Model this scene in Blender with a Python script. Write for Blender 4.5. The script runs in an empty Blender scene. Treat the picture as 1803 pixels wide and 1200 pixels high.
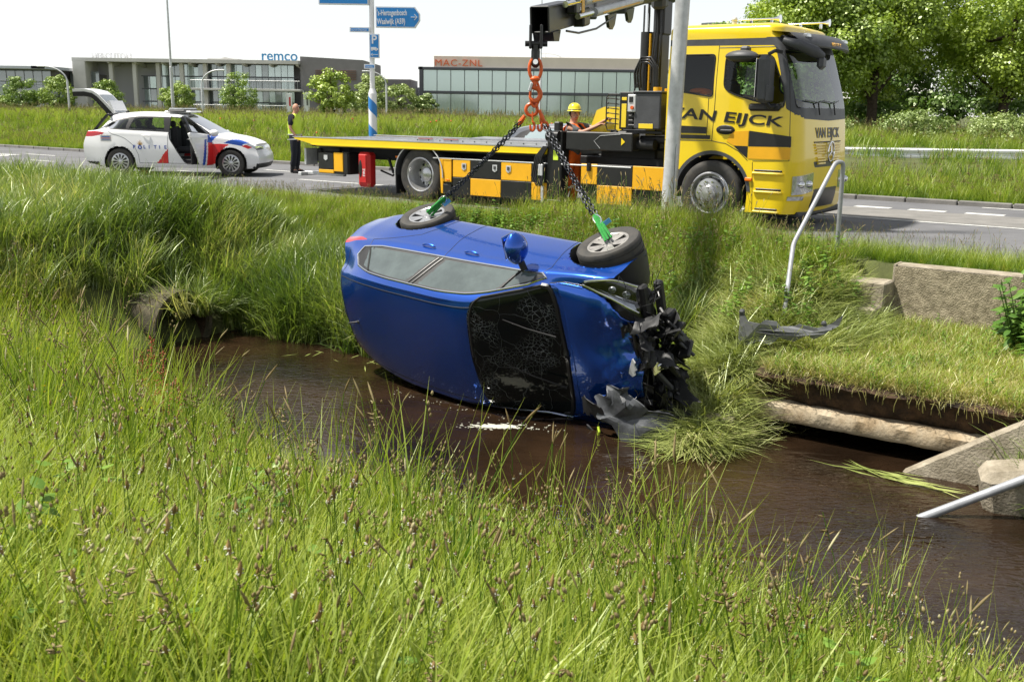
import bpy, bmesh, math, random
import numpy as np
from math import sin, cos, pi, radians, sqrt, atan2
from mathutils import Vector, Matrix, Euler
from mathutils.geometry import tessellate_polygon
random.seed(7); RNG = np.random.default_rng(7)
SC = bpy.context.scene
COL = SC.collection
# ---------------------------------------------------------------- camera
cam_d = bpy.data.cameras.new('camera'); CAM = bpy.data.objects.new('camera', cam_d); COL.objects.link(CAM)
cam_d.sensor_width = 36; cam_d.lens = 35.94; cam_d.clip_start = 0.05; cam_d.clip_end = 3000
CAM.matrix_world = Matrix.Translation((0, 0, 1.75)) @ Matrix.Rotation(radians(90 - 12.8), 4, 'X') @ Matrix.Rotation(0.0145, 4, 'Z')
cam_d.dof.use_dof = True; cam_d.dof.focus_distance = 11.5; cam_d.dof.aperture_fstop = 8
SC.camera = CAM
# ---------------------------------------------------------------- light
SUN_EL, SUN_AZ = radians(63), radians(-93)       # azimuth from +Y towards +X
sun_dir = Vector((sin(SUN_AZ) * cos(SUN_EL), cos(SUN_AZ) * cos(SUN_EL), sin(SUN_EL)))
W = bpy.data.worlds.new('World'); SC.world = W; W.use_nodes = True
nt = W.node_tree; nt.nodes.clear()
sky = nt.nodes.new('ShaderNodeTexSky'); sky.sky_type = 'NISHITA'; sky.sun_disc = False
sky.sun_elevation = SUN_EL; sky.sun_rotation = SUN_AZ; sky.dust_density = 0.25; sky.air_density = 1.0; sky.ozone_density = 1.0
hsv = nt.nodes.new('ShaderNodeHueSaturation'); hsv.inputs['Saturation'].default_value = 0.22; hsv.inputs['Value'].default_value = 1.0
bgn = nt.nodes.new('ShaderNodeBackground'); bgn.inputs[1].default_value = 0.083
wo = nt.nodes.new('ShaderNodeOutputWorld')
nt.links.new(sky.outputs[0], hsv.inputs['Color']); nt.links.new(hsv.outputs[0], bgn.inputs[0]); nt.links.new(bgn.outputs[0], wo.inputs[0])
sl = bpy.data.lights.new('sun', 'SUN'); sl.energy = 4.1; sl.angle = radians(3.0); sl.color = (1.0, 0.95, 0.86)
so = bpy.data.objects.new('sun', sl); COL.objects.link(so); so.location = (-20, 0, 30)
so.rotation_euler = sun_dir.to_track_quat('Z', 'Y').to_euler()
SC.view_settings.view_transform = 'Standard'; SC.view_settings.look = 'None'; SC.view_settings.gamma = 1.0
SC.view_settings.use_curve_mapping = False; SC.view_settings.exposure = 1.0
SC.render.engine = 'CYCLES'
SC.cycles.use_denoising = True; SC.cycles.max_bounces = 7; SC.cycles.transparent_max_bounces = 12
SC.cycles.caustics_reflective = False; SC.cycles.caustics_refractive = False; SC.cycles.sample_clamp_indirect = 6
# ---------------------------------------------------------------- frames
AL = radians(35); T = Vector((cos(AL), -sin(AL), 0)); N = Vector((sin(AL), cos(AL), 0))
def wp(s, d, z=0.0): return Vector((T.x * s + N.x * d, T.y * s + N.y * d, z))
def sdn(x, y): return T.x * x + T.y * y, N.x * x + N.y * y
# ---------------------------------------------------------------- materials
def _nt(name):
    m = bpy.data.materials.new(name); m.use_nodes = True
    return m, m.node_tree.nodes, m.node_tree.links, m.node_tree.nodes['Principled BSDF']
def mat(name, col, rough=0.6, metal=0.0, var=0.0, vscale=4.0, col2=None, bump=0.0, bscale=40.0, coat=0.0, spec=0.5, trans=0.0, ior=1.45, emit=None, dirt=0.0, aniso=None, detail=6):
    m, n, l, b = _nt(name)
    b.inputs['Base Color'].default_value = (*col, 1); b.inputs['Roughness'].default_value = rough; b.inputs['Metallic'].default_value = metal
    b.inputs['Specular IOR Level'].default_value = spec; b.inputs['Coat Weight'].default_value = coat; b.inputs['Coat Roughness'].default_value = 0.04
    b.inputs['Transmission Weight'].default_value = trans; b.inputs['IOR'].default_value = ior
    if var > 0 or col2 or bump > 0:
        tc = n.new('ShaderNodeTexCoord')
    if var > 0 or col2:
        nz = n.new('ShaderNodeTexNoise'); nz.inputs['Scale'].default_value = vscale; nz.inputs['Detail'].default_value = detail; nz.inputs['Roughness'].default_value = 0.65
        l.new(tc.outputs['Object'], nz.inputs['Vector'])
        cr = n.new('ShaderNodeValToRGB'); cr.color_ramp.elements[0].position = 0.36; cr.color_ramp.elements[1].position = 0.66
        c2 = col2 or tuple(c * (1 - var) for c in col)
        cr.color_ramp.elements[0].color = (*c2, 1); cr.color_ramp.elements[1].color = (*col, 1)
        l.new(nz.outputs['Fac'], cr.inputs[0]); l.new(cr.outputs[0], b.inputs['Base Color'])
        if aniso:
            mp = n.new('ShaderNodeMapping'); mp.inputs['Scale'].default_value = aniso
            l.new(tc.outputs['Object'], mp.inputs['Vector']); l.new(mp.outputs[0], nz.inputs['Vector'])
    if bump > 0:
        nb = n.new('ShaderNodeTexNoise'); nb.inputs['Scale'].default_value = bscale; nb.inputs['Detail'].default_value = 5
        l.new(tc.outputs['Object'], nb.inputs['Vector'])
        bp = n.new('ShaderNodeBump'); bp.inputs['Strength'].default_value = bump; bp.inputs['Distance'].default_value = 0.02
        l.new(nb.outputs['Fac'], bp.inputs['Height']); l.new(bp.outputs[0], b.inputs['Normal'])
    return m
def leafmat(name, ca, cb, cc=None, transl=0.42, gloss=0.10, nscale=0.9, rough=0.45, tip=None):
    """foliage: diffuse + translucent, colour varies per clump, per place and along the blade"""
    m = bpy.data.materials.new(name); m.use_nodes = True; n = m.node_tree.nodes; l = m.node_tree.links; n.clear()
    oi = n.new('ShaderNodeObjectInfo'); ge = n.new('ShaderNodeNewGeometry'); nz = n.new('ShaderNodeTexNoise')
    nz.inputs['Scale'].default_value = nscale; nz.inputs['Detail'].default_value = 3; l.new(ge.outputs['Position'], nz.inputs['Vector'])
    n2 = n.new('ShaderNodeTexNoise'); n2.inputs['Scale'].default_value = 11.0; n2.inputs['Detail'].default_value = 1; l.new(ge.outputs['Position'], n2.inputs['Vector'])
    ad = n.new('ShaderNodeMath'); ad.operation = 'MULTIPLY_ADD'; ad.inputs[1].default_value = 0.35; l.new(oi.outputs['Random'], ad.inputs[0]); l.new(nz.outputs['Fac'], ad.inputs[2])
    ad2 = n.new('ShaderNodeMath'); ad2.operation = 'MULTIPLY_ADD'; ad2.inputs[1].default_value = 0.55; l.new(n2.outputs['Fac'], ad2.inputs[0]); l.new(ad.outputs[0], ad2.inputs[2])
    cr = n.new('ShaderNodeValToRGB'); e = cr.color_ramp.elements; e[0].position = 0.62; e[1].position = 1.25 if False else 1.0
    e[0].color = (*ca, 1); e[1].color = (*cb, 1)
    if cc: x = e.new(0.97); x.color = (*cb, 1); e[-1].color = (*cc, 1)
    sc = n.new('ShaderNodeMath'); sc.operation = 'MULTIPLY'; sc.inputs[1].default_value = 0.84; l.new(ad2.outputs[0], sc.inputs[0]); l.new(sc.outputs[0], cr.inputs[0])
    src = cr.outputs[0]
    if tip:
        uv = n.new('ShaderNodeUVMap'); sx = n.new('ShaderNodeSeparateXYZ'); l.new(uv.outputs[0], sx.inputs[0])
        mr = n.new('ShaderNodeMapRange'); mr.inputs[1].default_value = 0.45; mr.inputs[2].default_value = 1.0; l.new(sx.outputs[1], mr.inputs[0])
        mx = n.new('ShaderNodeMix'); mx.data_type = 'RGBA'; l.new(mr.outputs[0], mx.inputs[0]); l.new(src, mx.inputs[6]); mx.inputs[7].default_value = (*tip, 1); src = mx.outputs[2]
    df = n.new('ShaderNodeBsdfDiffuse'); tr = n.new('ShaderNodeBsdfTranslucent'); gl = n.new('ShaderNodeBsdfGlossy'); gl.inputs['Roughness'].default_value = rough
    gl.inputs['Color'].default_value = (0.75, 0.8, 0.6, 1)
    l.new(src, df.inputs[0])
    br = n.new('ShaderNodeMix'); br.data_type = 'RGBA'; br.blend_type = 'MULTIPLY'; br.inputs[0].default_value = 1; l.new(src, br.inputs[6]); br.inputs[7].default_value = (1.0, 1.0, 0.55, 1)
    l.new(br.outputs[2], tr.inputs[0])
    m1 = n.new('ShaderNodeMixShader'); m1.inputs[0].default_value = transl; l.new(df.outputs[0], m1.inputs[1]); l.new(tr.outputs[0], m1.inputs[2])
    m2 = n.new('ShaderNodeMixShader'); m2.inputs[0].default_value = gloss; l.new(m1.outputs[0], m2.inputs[1]); l.new(gl.outputs[0], m2.inputs[2])
    out = n.new('ShaderNodeOutputMaterial'); l.new(m2.outputs[0], out.inputs[0])
    return m
def glassmat(name, tint=(0.75, 0.85, 0.82), refl=1.45, clear=0.8):
    """thin pane: transparent tint with fresnel reflection"""
    m = bpy.data.materials.new(name); m.use_nodes = True; n = m.node_tree.nodes; l = m.node_tree.links; n.clear()
    tr = n.new('ShaderNodeBsdfTransparent'); tr.inputs[0].default_value = (*tint, 1)
    gl = n.new('ShaderNodeBsdfGlossy'); gl.inputs['Roughness'].default_value = 0.01
    fr = n.new('ShaderNodeFresnel'); fr.inputs[0].default_value = refl
    mx = n.new('ShaderNodeMixShader'); l.new(fr.outputs[0], mx.inputs[0]); l.new(tr.outputs[0], mx.inputs[1]); l.new(gl.outputs[0], mx.inputs[2])
    out = n.new('ShaderNodeOutputMaterial'); l.new(mx.outputs[0], out.inputs[0])
    return m
M = {}
M['yellow'] = mat('yellow_paint', (0.83, 0.60, 0.012), 0.32, coat=0.5, var=0.06, vscale=2, bump=0.02, bscale=3)
M['amber'] = mat('amber_yellow_film', (0.82, 0.42, 0.012), 0.4, var=0.12, vscale=3)
M['black'] = mat('black_paint', (0.018, 0.018, 0.018), 0.35, var=0.3, vscale=6, bump=0.03, bscale=30)
M['plastic'] = mat('black_plastic', (0.022, 0.022, 0.023), 0.55, var=0.25, vscale=12, bump=0.08, bscale=80)
M['darkgrey'] = mat('dark_grey_plastic', (0.07, 0.072, 0.078), 0.5, var=0.25, vscale=5, bump=0.05)
M['greyplastic'] = mat('grey_plastic', (0.16, 0.165, 0.175), 0.42, var=0.35, vscale=7, bump=0.08, bscale=25)
M['tyre'] = mat('tyre_rubber', (0.03, 0.03, 0.029), 0.75, var=0.35, vscale=10, bump=0.1, bscale=120, col2=(0.055, 0.05, 0.043))
M['rim'] = mat('rim_silver', (0.55, 0.55, 0.55), 0.28, metal=0.75, var=0.15, vscale=9)
M['rimdirty'] = mat('rim_dusty', (0.42, 0.40, 0.37), 0.4, metal=0.5, var=0.35, vscale=12)
M['steel'] = mat('galvanised_steel', (0.60, 0.61, 0.62), 0.45, metal=0.30, var=0.22, vscale=9, bump=0.04, bscale=60)
M['alu'] = mat('aluminium_deck', (0.50, 0.51, 0.53), 0.4, metal=0.5, var=0.2, vscale=3)
M['chrome'] = mat('chrome', (0.75, 0.75, 0.75), 0.12, metal=1.0)
M['white'] = mat('white_paint', (0.80, 0.80, 0.80), 0.3, coat=0.5, var=0.04, vscale=1.5)
M['red'] = mat('red_plastic', (0.55, 0.02, 0.02), 0.4, var=0.2, vscale=6)
M['redlamp'] = mat('red_lens', (0.45, 0.008, 0.008), 0.12, coat=1.0)
M['orangelamp'] = mat('orange_lens', (0.85, 0.20, 0.01), 0.2, coat=0.6)
M['lamp'] = mat('lamp_lens', (0.62, 0.64, 0.66), 0.08, metal=0.65, var=0.4, vscale=18, coat=1.0)
M['blue'] = mat('blue_metallic', (0.004, 0.075, 0.44), 0.24, metal=0.7, coat=1.0, var=0.08, vscale=1.5)
M['glassdark'] = mat('sky_pale_side_glass', (0.10, 0.125, 0.12), 0.07, spec=0.9, var=0.35, vscale=3.5, coat=0.6)  # base colour lightened to stand in for sky reflected in the glass
M['glass'] = glassmat('clear_glass')
M['glassw'] = glassmat('windscreen_glass', (0.62, 0.70, 0.70), 2.1)
M['glasst'] = glassmat('tinted_glass', (0.16, 0.19, 0.18))
M['orange'] = mat('orange_workwear', (0.85, 0.14, 0.01), 0.8, var=0.25, vscale=9, bump=0.3, bscale=14)
M['hiviz'] = mat('fluorescent_yellow', (0.62, 0.82, 0.06), 0.7, var=0.15, vscale=9, bump=0.25, bscale=14)
M['reflect'] = mat('reflective_tape', (0.55, 0.56, 0.56), 0.4, metal=0.2)
M['skin'] = mat('skin', (0.50, 0.26, 0.17), 0.55, var=0.12, vscale=14)
M['navy'] = mat('navy_cloth', (0.012, 0.014, 0.022), 0.85, var=0.3, vscale=9, bump=0.25, bscale=14)
M['greycloth'] = mat('grey_cloth', (0.11, 0.115, 0.12), 0.85, var=0.2, vscale=9, bump=0.25, bscale=14)
M['helmet'] = mat('yellow_helmet', (0.82, 0.70, 0.03), 0.3, coat=0.3)
M['hookorange'] = mat('orange_hook_paint', (0.80, 0.13, 0.02), 0.38, var=0.3, vscale=25)
M['chain'] = mat('chain_steel', (0.035, 0.038, 0.045), 0.38, metal=0.6, var=0.3, vscale=30)
M['green'] = mat('green_sling', (0.03, 0.30, 0.05), 0.7, var=0.35, vscale=20, bump=0.3, bscale=60)
M['bluetag'] = mat('blue_tag', (0.10, 0.33, 0.62), 0.4)
M['signblue'] = mat('sign_blue', (0.02, 0.24, 0.62), 0.4)
M['signwhite'] = mat('sign_white', (0.78, 0.79, 0.80), 0.45)
M['darkconc'] = mat('dark_mottled_concrete', (0.12, 0.10, 0.065), 0.95, vscale=6, col2=(0.035, 0.035, 0.018), bump=0.6, bscale=40)  # darker, mottled version of the concrete for the culvert ring
M['concrete'] = mat('weathered_concrete', (0.40, 0.35, 0.27), 0.9, vscale=5, col2=(0.20, 0.17, 0.12), bump=0.5, bscale=45, detail=9)
M['beamc'] = mat('stained_beam_concrete', (0.50, 0.42, 0.30), 0.85, vscale=4, col2=(0.30, 0.22, 0.13), bump=0.35, bscale=30, detail=9)
M['exposed'] = mat('exposed_aggregate', (0.42, 0.36, 0.25), 0.95, vscale=14, col2=(0.20, 0.17, 0.11), bump=1.0, bscale=70, detail=10)
M['soil'] = mat('dark_soil', (0.095, 0.055, 0.028), 0.95, vscale=7, col2=(0.018, 0.012, 0.008), bump=1.0, bscale=22, detail=10)
M['asphalt'] = mat('asphalt', (0.15, 0.15, 0.155), 0.85, vscale=0.9, col2=(0.105, 0.105, 0.11), bump=0.25, bscale=90, detail=10)
M['paving'] = mat('light_paving', (0.22, 0.21, 0.195), 0.9, vscale=2.0, col2=(0.15, 0.145, 0.135), bump=0.3, bscale=50)
M['marking'] = mat('road_marking', (0.66, 0.66, 0.63), 0.7, vscale=6, col2=(0.40, 0.40, 0.38), detail=10)
M['bark'] = mat('bark', (0.09, 0.065, 0.045), 0.95, vscale=9, col2=(0.035, 0.026, 0.018), bump=0.8, bscale=18)
M['bcon'] = mat('building_concrete', (0.62, 0.61, 0.58), 0.9, var=0.18, vscale=0.5)
M['bdark'] = mat('dark_cladding', (0.22, 0.21, 0.215), 0.7, var=0.15, vscale=0.6)
M['bframe'] = mat('dark_window_frame', (0.085, 0.09, 0.105), 0.5)
M['bcore'] = mat('grey_core_wall', (0.42, 0.42, 0.44), 0.8)
M['bbeige'] = mat('beige_cladding', (0.74, 0.66, 0.57), 0.9, var=0.10, vscale=0.4)
M['brick'] = mat('dark_brick_infill', (0.20, 0.07, 0.045), 0.9, var=0.2, vscale=1)
M['wood'] = mat('brown_louvre', (0.20, 0.13, 0.095), 0.8, var=0.2, vscale=1)
M['bgrey'] = mat('grey_render', (0.50, 0.53, 0.57), 0.85, var=0.1, vscale=0.4)
M['pane'] = mat('office_glass', (0.52, 0.62, 0.62), 0.12, metal=0.55, spec=0.8, var=0.18, vscale=0.25, coat=0.5)
M['panedark'] = mat('dark_office_glass', (0.30, 0.35, 0.36), 0.08, metal=0.5, spec=1.0, var=0.4, vscale=0.25, coat=1.0)
M['blind'] = mat('pale_coated_glass', (0.66, 0.78, 0.77), 0.2, metal=0.45)
M['mac'] = mat('orange_letters', (0.75, 0.16, 0.05), 0.6)
M['remco'] = mat('blue_letters', (0.05, 0.22, 0.42), 0.6)
M['ghost'] = mat('pale_letters', (0.72, 0.73, 0.75), 0.6)
M['seat'] = mat('seat_fabric', (0.02, 0.02, 0.022), 0.9)
M['polblue'] = mat('police_blue', (0.01, 0.07, 0.38), 0.4)
M['polred'] = mat('police_red', (0.62, 0.02, 0.02), 0.4)
M['gold'] = mat('gold_emblem', (0.50, 0.30, 0.08), 0.5)
M['greycar'] = mat('grey_car_paint', (0.10, 0.105, 0.115), 0.3, metal=0.4, coat=1)
# foliage
M['grass'] = leafmat('meadow_grass', (0.072, 0.165, 0.012), (0.285, 0.425, 0.032), (0.50, 0.50, 0.11), tip=(0.40, 0.46, 0.07), gloss=0.05, transl=0.5)
M['reed'] = leafmat('reed_leaf', (0.085, 0.155, 0.022), (0.290, 0.380, 0.075), (0.50, 0.50, 0.20), gloss=0.10, rough=0.42, transl=0.5)
M['cut'] = leafmat('cut_grass', (0.22, 0.28, 0.06), (0.50, 0.54, 0.18), (0.68, 0.63, 0.34), transl=0.25, gloss=0.14, rough=0.4)
M['dry'] = leafmat('dry_grass', (0.24, 0.23, 0.06), (0.46, 0.40, 0.14), (0.58, 0.49, 0.25), transl=0.3)
M['weed'] = leafmat('weed_leaf', (0.06, 0.15, 0.015), (0.17, 0.30, 0.03), transl=0.3, gloss=0.08)
M['seedhead'] = leafmat('seed_head', (0.19, 0.135, 0.06), (0.36, 0.29, 0.15), (0.46, 0.42, 0.24), transl=0.2, gloss=0.03)
M['rail'] = mat('dull_rail_steel', (0.36, 0.37, 0.39), 0.5, metal=0.3, var=0.25, vscale=9)
M['plantain'] = leafmat('plantain_head', (0.13, 0.08, 0.03), (0.34, 0.22, 0.09), transl=0.05, gloss=0.03)
M['petal'] = leafmat('white_petal', (0.60, 0.60, 0.52), (0.75, 0.74, 0.66), transl=0.3, gloss=0.03)
M['yflower'] = leafmat('yellow_petal', (0.75, 0.50, 0.01), (0.80, 0.60, 0.02), transl=0.2, gloss=0.05)
M['sorrel'] = leafmat('red_sorrel', (0.34, 0.07, 0.04), (0.52, 0.17, 0.10), transl=0.25, gloss=0.03)
M['poppy'] = leafmat('red_poppy', (0.75, 0.05, 0.01), (0.8, 0.10, 0.02), transl=0.3)
M['leaf1'] = leafmat('young_tree_leaf', (0.13, 0.23, 0.02), (0.36, 0.47, 0.07), nscale=2.0, transl=0.3)
M['leaf2'] = leafmat('lime_tree_leaf', (0.13, 0.24, 0.02), (0.38, 0.50, 0.05), nscale=0.6, transl=0.42)
M['leaf3'] = leafmat('bush_leaf', (0.15, 0.23, 0.045), (0.36, 0.44, 0.14), nscale=1.5, transl=0.3)
M['leaf4'] = leafmat('dark_tree_leaf', (0.07, 0.15, 0.02), (0.20, 0.32, 0.045), nscale=0.8, transl=0.35)
# ---------------------------------------------------------------- mesh builder
class MB:
    def __init__(s): s.v = []; s.f = []; s.m = []; s.M = Matrix.Identity(4); s.mi = 0; s.nv = 0
    def add(s, vs, fs, mi=None, out=False):
        vs = [s.M @ Vector(p) for p in vs]; b = s.nv
        if out:
            c = sum(vs, Vector()) / len(vs)
            nf = []
            for f in fs:
                p = [vs[i] for i in f]; nn = (p[1] - p[0]).cross(p[2] - p[0]); fc = sum(p, Vector()) / len(p)
                nf.append(tuple(f) if nn.dot(fc - c) >= 0 else tuple(reversed(f)))
            fs = nf
        s.v += vs; s.nv += len(vs); s.f += [tuple(b + i for i in f) for f in fs]; s.m += [s.mi if mi is None else mi] * len(fs); return s
    def box(s, c, size, b=0.0, R=None, mi=None):
        hx, hy, hz = size[0] / 2, size[1] / 2, size[2] / 2; c = Vector(c); R = R or Matrix.Identity(3)
        if b <= 0:
            vs = [c + R @ Vector((x * hx, y * hy, z * hz)) for x in (-1, 1) for y in (-1, 1) for z in (-1, 1)]
            return s.add(vs, [(0, 1, 3, 2), (4, 6, 7, 5), (0, 4, 5, 1), (2, 3, 7, 6), (0, 2, 6, 4), (1, 5, 7, 3)], mi, True)
        b = min(b, hx * .99, hy * .99, hz * .99); vs = []; ix = {}
        for x in (-1, 1):
            for y in (-1, 1):
                for z in (-1, 1):
                    for k, q in enumerate(((hx, hy - b, hz - b), (hx - b, hy, hz - b), (hx - b, hy - b, hz))):
                        ix[x, y, z, k] = len(vs); vs.append(c + R @ Vector((x * q[0], y * q[1], z * q[2])))
        fs = []
        for g in (-1, 1):
            fs.append([ix[g, -1, -1, 0], ix[g, 1, -1, 0], ix[g, 1, 1, 0], ix[g, -1, 1, 0]])
            fs.append([ix[-1, g, -1, 1], ix[1, g, -1, 1], ix[1, g, 1, 1], ix[-1, g, 1, 1]])
            fs.append([ix[-1, -1, g, 2], ix[1, -1, g, 2], ix[1, 1, g, 2], ix[-1, 1, g, 2]])
        for p in (-1, 1):
            for q in (-1, 1):
                fs.append([ix[p, q, -1, 0], ix[p, q, 1, 0], ix[p, q, 1, 1], ix[p, q, -1, 1]])
                fs.append([ix[p, -1, q, 0], ix[p, 1, q, 0], ix[p, 1, q, 2], ix[p, -1, q, 2]])
                fs.append([ix[-1, p, q, 1], ix[1, p, q, 1], ix[1, p, q, 2], ix[-1, p, q, 2]])
                for r in (-1, 1): fs.append([ix[p, q, r, 0], ix[p, q, r, 1], ix[p, q, r, 2]])
        return s.add(vs, fs, mi, True)
    def tube(s, pts, r, n=8, caps=True, mi=None, close=False):
        pts = [Vector(p) for p in pts]; k = len(pts); rr = r if isinstance(r, (list, tuple)) else [r] * k
        tan = []
        for i in range(k):
            a = pts[(i - 1) % k] if close or i > 0 else pts[i]; b = pts[(i + 1) % k] if close or i < k - 1 else pts[i]
            t = (b - a); tan.append(t.normalized() if t.length > 1e-9 else Vector((0, 0, 1)))
        u = tan[0].orthogonal().normalized(); vs = []
        for i in range(k):
            u = (u - tan[i] * u.dot(tan[i])); u = u.normalized() if u.length > 1e-6 else tan[i].orthogonal().normalized(); w = tan[i].cross(u)
            for j in range(n):
                a = 2 * pi * j / n; vs.append(pts[i] + (u * cos(a) + w * sin(a)) * rr[i])
        fs = []
        for i in range(k if close else k - 1):
            i2 = (i + 1) % k
            for j in range(n): fs.append((i * n + j, i * n + (j + 1) % n, i2 * n + (j + 1) % n, i2 * n + j))
        if caps and not close: fs.append(tuple(reversed(range(n)))); fs.append(tuple((k - 1) * n + j for j in range(n)))
        return s.add(vs, fs, mi)
    def cyl(s, a, b, r, r2=None, n=16, mi=None): return s.tube([a, b], [r, r if r2 is None else r2], n, True, mi)
    def lathe(s, prof, n=32, axis='Y', mi=None, c=(0, 0, 0)):
        vs = []; k = len(prof); c = Vector(c)
        for (r, h) in prof:
            for j in range(n):
                a = 2 * pi * j / n
                p = {'Y': (r * cos(a), h, r * sin(a)), 'Z': (r * cos(a), r * sin(a), h), 'X': (h, r * cos(a), r * sin(a))}[axis]
                vs.append(c + Vector(p))
        fs = [(i * n + j, i * n + (j + 1) % n, (i + 1) * n + (j + 1) % n, (i + 1) * n + j) for i in range(k - 1) for j in range(n)]
        return s.add(vs, fs, mi)
    def prism(s, poly, t0, t1, plane='XZ', mi=None):
        """2-D outline extruded along the third axis"""
        def P(a, b, c): return {'XZ': (a, c, b), 'XY': (a, b, c), 'YZ': (c, a, b)}[plane]
        n = len(poly); vs = [P(a, b, t0) for a, b in poly] + [P(a, b, t1) for a, b in poly]
        tri = tessellate_polygon([[Vector((a, b, 0)) for a, b in poly]])
        fs = [tuple(t) for t in tri] + [tuple(n + i for i in reversed(t)) for t in tri] + [(i, (i + 1) % n, n + (i + 1) % n, n + i) for i in range(n)]
        return s.add(vs, fs, mi)
    def grid(s, P, mi=None, closev=False):
        P = np.asarray(P); a, b = P.shape[:2]; vs = [tuple(q) for q in P.reshape(-1, 3)]
        fs = [(i * b + j, i * b + (j + 1) % b, (i + 1) * b + (j + 1) % b, (i + 1) * b + j) for i in range(a - 1) for j in range(b if closev else b - 1)]
        return s.add(vs, fs, mi)
    def ball(s, c, r, n=12, mi=None):
        r = r if isinstance(r, (tuple, list)) else (r, r, r); c = Vector(c)
        vs = [c + Vector((r[0] * sin(pi * i / n) * cos(2 * pi * j / (2 * n)), r[1] * sin(pi * i / n) * sin(2 * pi * j / (2 * n)), r[2] * cos(pi * i / n))) for i in range(n + 1) for j in range(2 * n)]
        m_ = 2 * n
        return s.add(vs, [(i * m_ + j, i * m_ + (j + 1) % m_, (i + 1) * m_ + (j + 1) % m_, (i + 1) * m_ + j) for i in range(n) for j in range(m_)], mi)
    def mesh(s, name, mats, smooth=30):
        me = bpy.data.meshes.new(name); me.from_pydata([tuple(p) for p in s.v], [], s.f)
        for m in (mats if isinstance(mats, (list, tuple)) else [mats]): me.materials.append(m)
        if isinstance(mats, (list, tuple)) and len(mats) > 1: me.polygons.foreach_set('material_index', s.m)
        if smooth:
            me.shade_smooth(); me.set_sharp_from_angle(angle=radians(smooth))
        me.update(); return me
    def obj(s, name, mats, parent=None, smooth=30, loc=None, **kw):
        return link(name, s.mesh(name, mats, smooth), parent, loc, **kw)
def link(name, me, parent=None, loc=None, rot=None, mw=None, label=None, cat=None, group=None, kind=None):
    o = bpy.data.objects.new(name, me); COL.objects.link(o)
    if parent: o.parent = parent
    if loc is not None: o.location = loc
    if rot is not None: o.rotation_euler = rot
    if mw is not None: o.matrix_world = mw
    return tag(o, label, cat, group, kind)
def tag(o, label=None, cat=None, group=None, kind=None):
    if label: o['label'] = label
    if cat: o['category'] = cat
    if group: o['group'] = group
    if kind: o['kind'] = kind
    return o
def thing(name, label, cat, loc=(0, 0, 0), rotz=0, group=None, mw=None):
    o = bpy.data.objects.new(name, None); COL.objects.link(o); o.empty_display_size = 0.2
    if mw is not None: o.matrix_world = mw
    else: o.location = loc; o.rotation_euler = (0, 0, rotz)
    return tag(o, label, cat, group)
def copy_tree(o, parent=None):
    kids = list(o.children); c = o.copy(); COL.objects.link(c); c.parent = parent
    c.matrix_parent_inverse = o.matrix_parent_inverse.copy()
    for ch in kids: copy_tree(ch, c)
    return c
def npmesh(name, V, F, mats, smooth=True, mi=None, uv=None, angle=40):
    """V (n,3), F (m,4) or list of arrays"""
    me = bpy.data.meshes.new(name); V = np.asarray(V, np.float32); F = np.asarray(F, np.int32)
    me.vertices.add(len(V)); me.vertices.foreach_set('co', V.ravel()); k = F.shape[1]
    me.loops.add(F.size); me.loops.foreach_set('vertex_index', F.ravel())
    me.polygons.add(len(F)); me.polygons.foreach_set('loop_start', np.arange(0, F.size, k, dtype=np.int32)); me.polygons.foreach_set('loop_total', np.full(len(F), k, np.int32))
    for m in (mats if isinstance(mats, (list, tuple)) else [mats]): me.materials.append(m)
    if mi is not None: me.polygons.foreach_set('material_index', np.asarray(mi, np.int32))
    if uv is not None:
        ul = me.uv_layers.new(name='UVMap'); ul.data.foreach_set('uv', np.asarray(uv, np.float32)[F.ravel()].ravel())
    me.update(calc_edges=True); me.validate()
    if smooth:
        me.shade_smooth()
        if angle: me.set_sharp_from_angle(angle=radians(angle))
    return me
def text_mesh(txt, size, ext=0.004, bold=0.0, sx=1.0, shear=0.0, space=1.0, align='LEFT'):
    cu = bpy.data.curves.new('txt', 'FONT'); cu.body = txt; cu.size = size; cu.extrude = ext; cu.offset = bold; cu.shear = shear; cu.space_character = space; cu.align_x = align
    cu.resolution_u = 3
    o = bpy.data.objects.new('txt', cu); COL.objects.link(o); dg = bpy.context.evaluated_depsgraph_get(); dg.update()
    me = bpy.data.meshes.new_from_object(o.evaluated_get(dg)); bpy.data.objects.remove(o); bpy.data.curves.remove(cu)
    if sx != 1.0:
        for v in me.vertices: v.co.x *= sx
    return me
def text(name, txt, size, material, parent, origin, xdir, ydir, ext=0.004, label=None, fn=None, **kw):
    me = text_mesh(txt, size, ext, **kw); me.materials.clear(); me.materials.append(material)
    X = Vector(xdir).normalized(); Y = Vector(ydir).normalized(); Z = X.cross(Y)
    R = Matrix((X, Y, Z)).transposed().to_4x4(); R.translation = Vector(origin); me.transform(R)
    if fn:
        for v in me.vertices: v.co = fn(v.co)
    return link(name, me, parent, label=label)
def pchip(xs, ys, x):
    xs = np.asarray(xs, float); ys = np.asarray(ys, float); h = np.diff(xs); d = np.diff(ys) / h
    m = np.zeros_like(ys); m[1:-1] = np.where(d[:-1] * d[1:] > 0, 2 * d[:-1] * d[1:] / (d[:-1] + d[1:] + 1e-12), 0); m[0] = d[0]; m[-1] = d[-1]
    x = np.clip(x, xs[0], xs[-1]); i = np.clip(np.searchsorted(xs, x, side='right') - 1, 0, len(xs) - 2); t = (x - xs[i]) / h[i]
    return (2 * t**3 - 3 * t**2 + 1) * ys[i] + (t**3 - 2 * t**2 + t) * h[i] * m[i] + (-2 * t**3 + 3 * t**2) * ys[i + 1] + (t**3 - t**2) * h[i] * m[i + 1]
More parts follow.
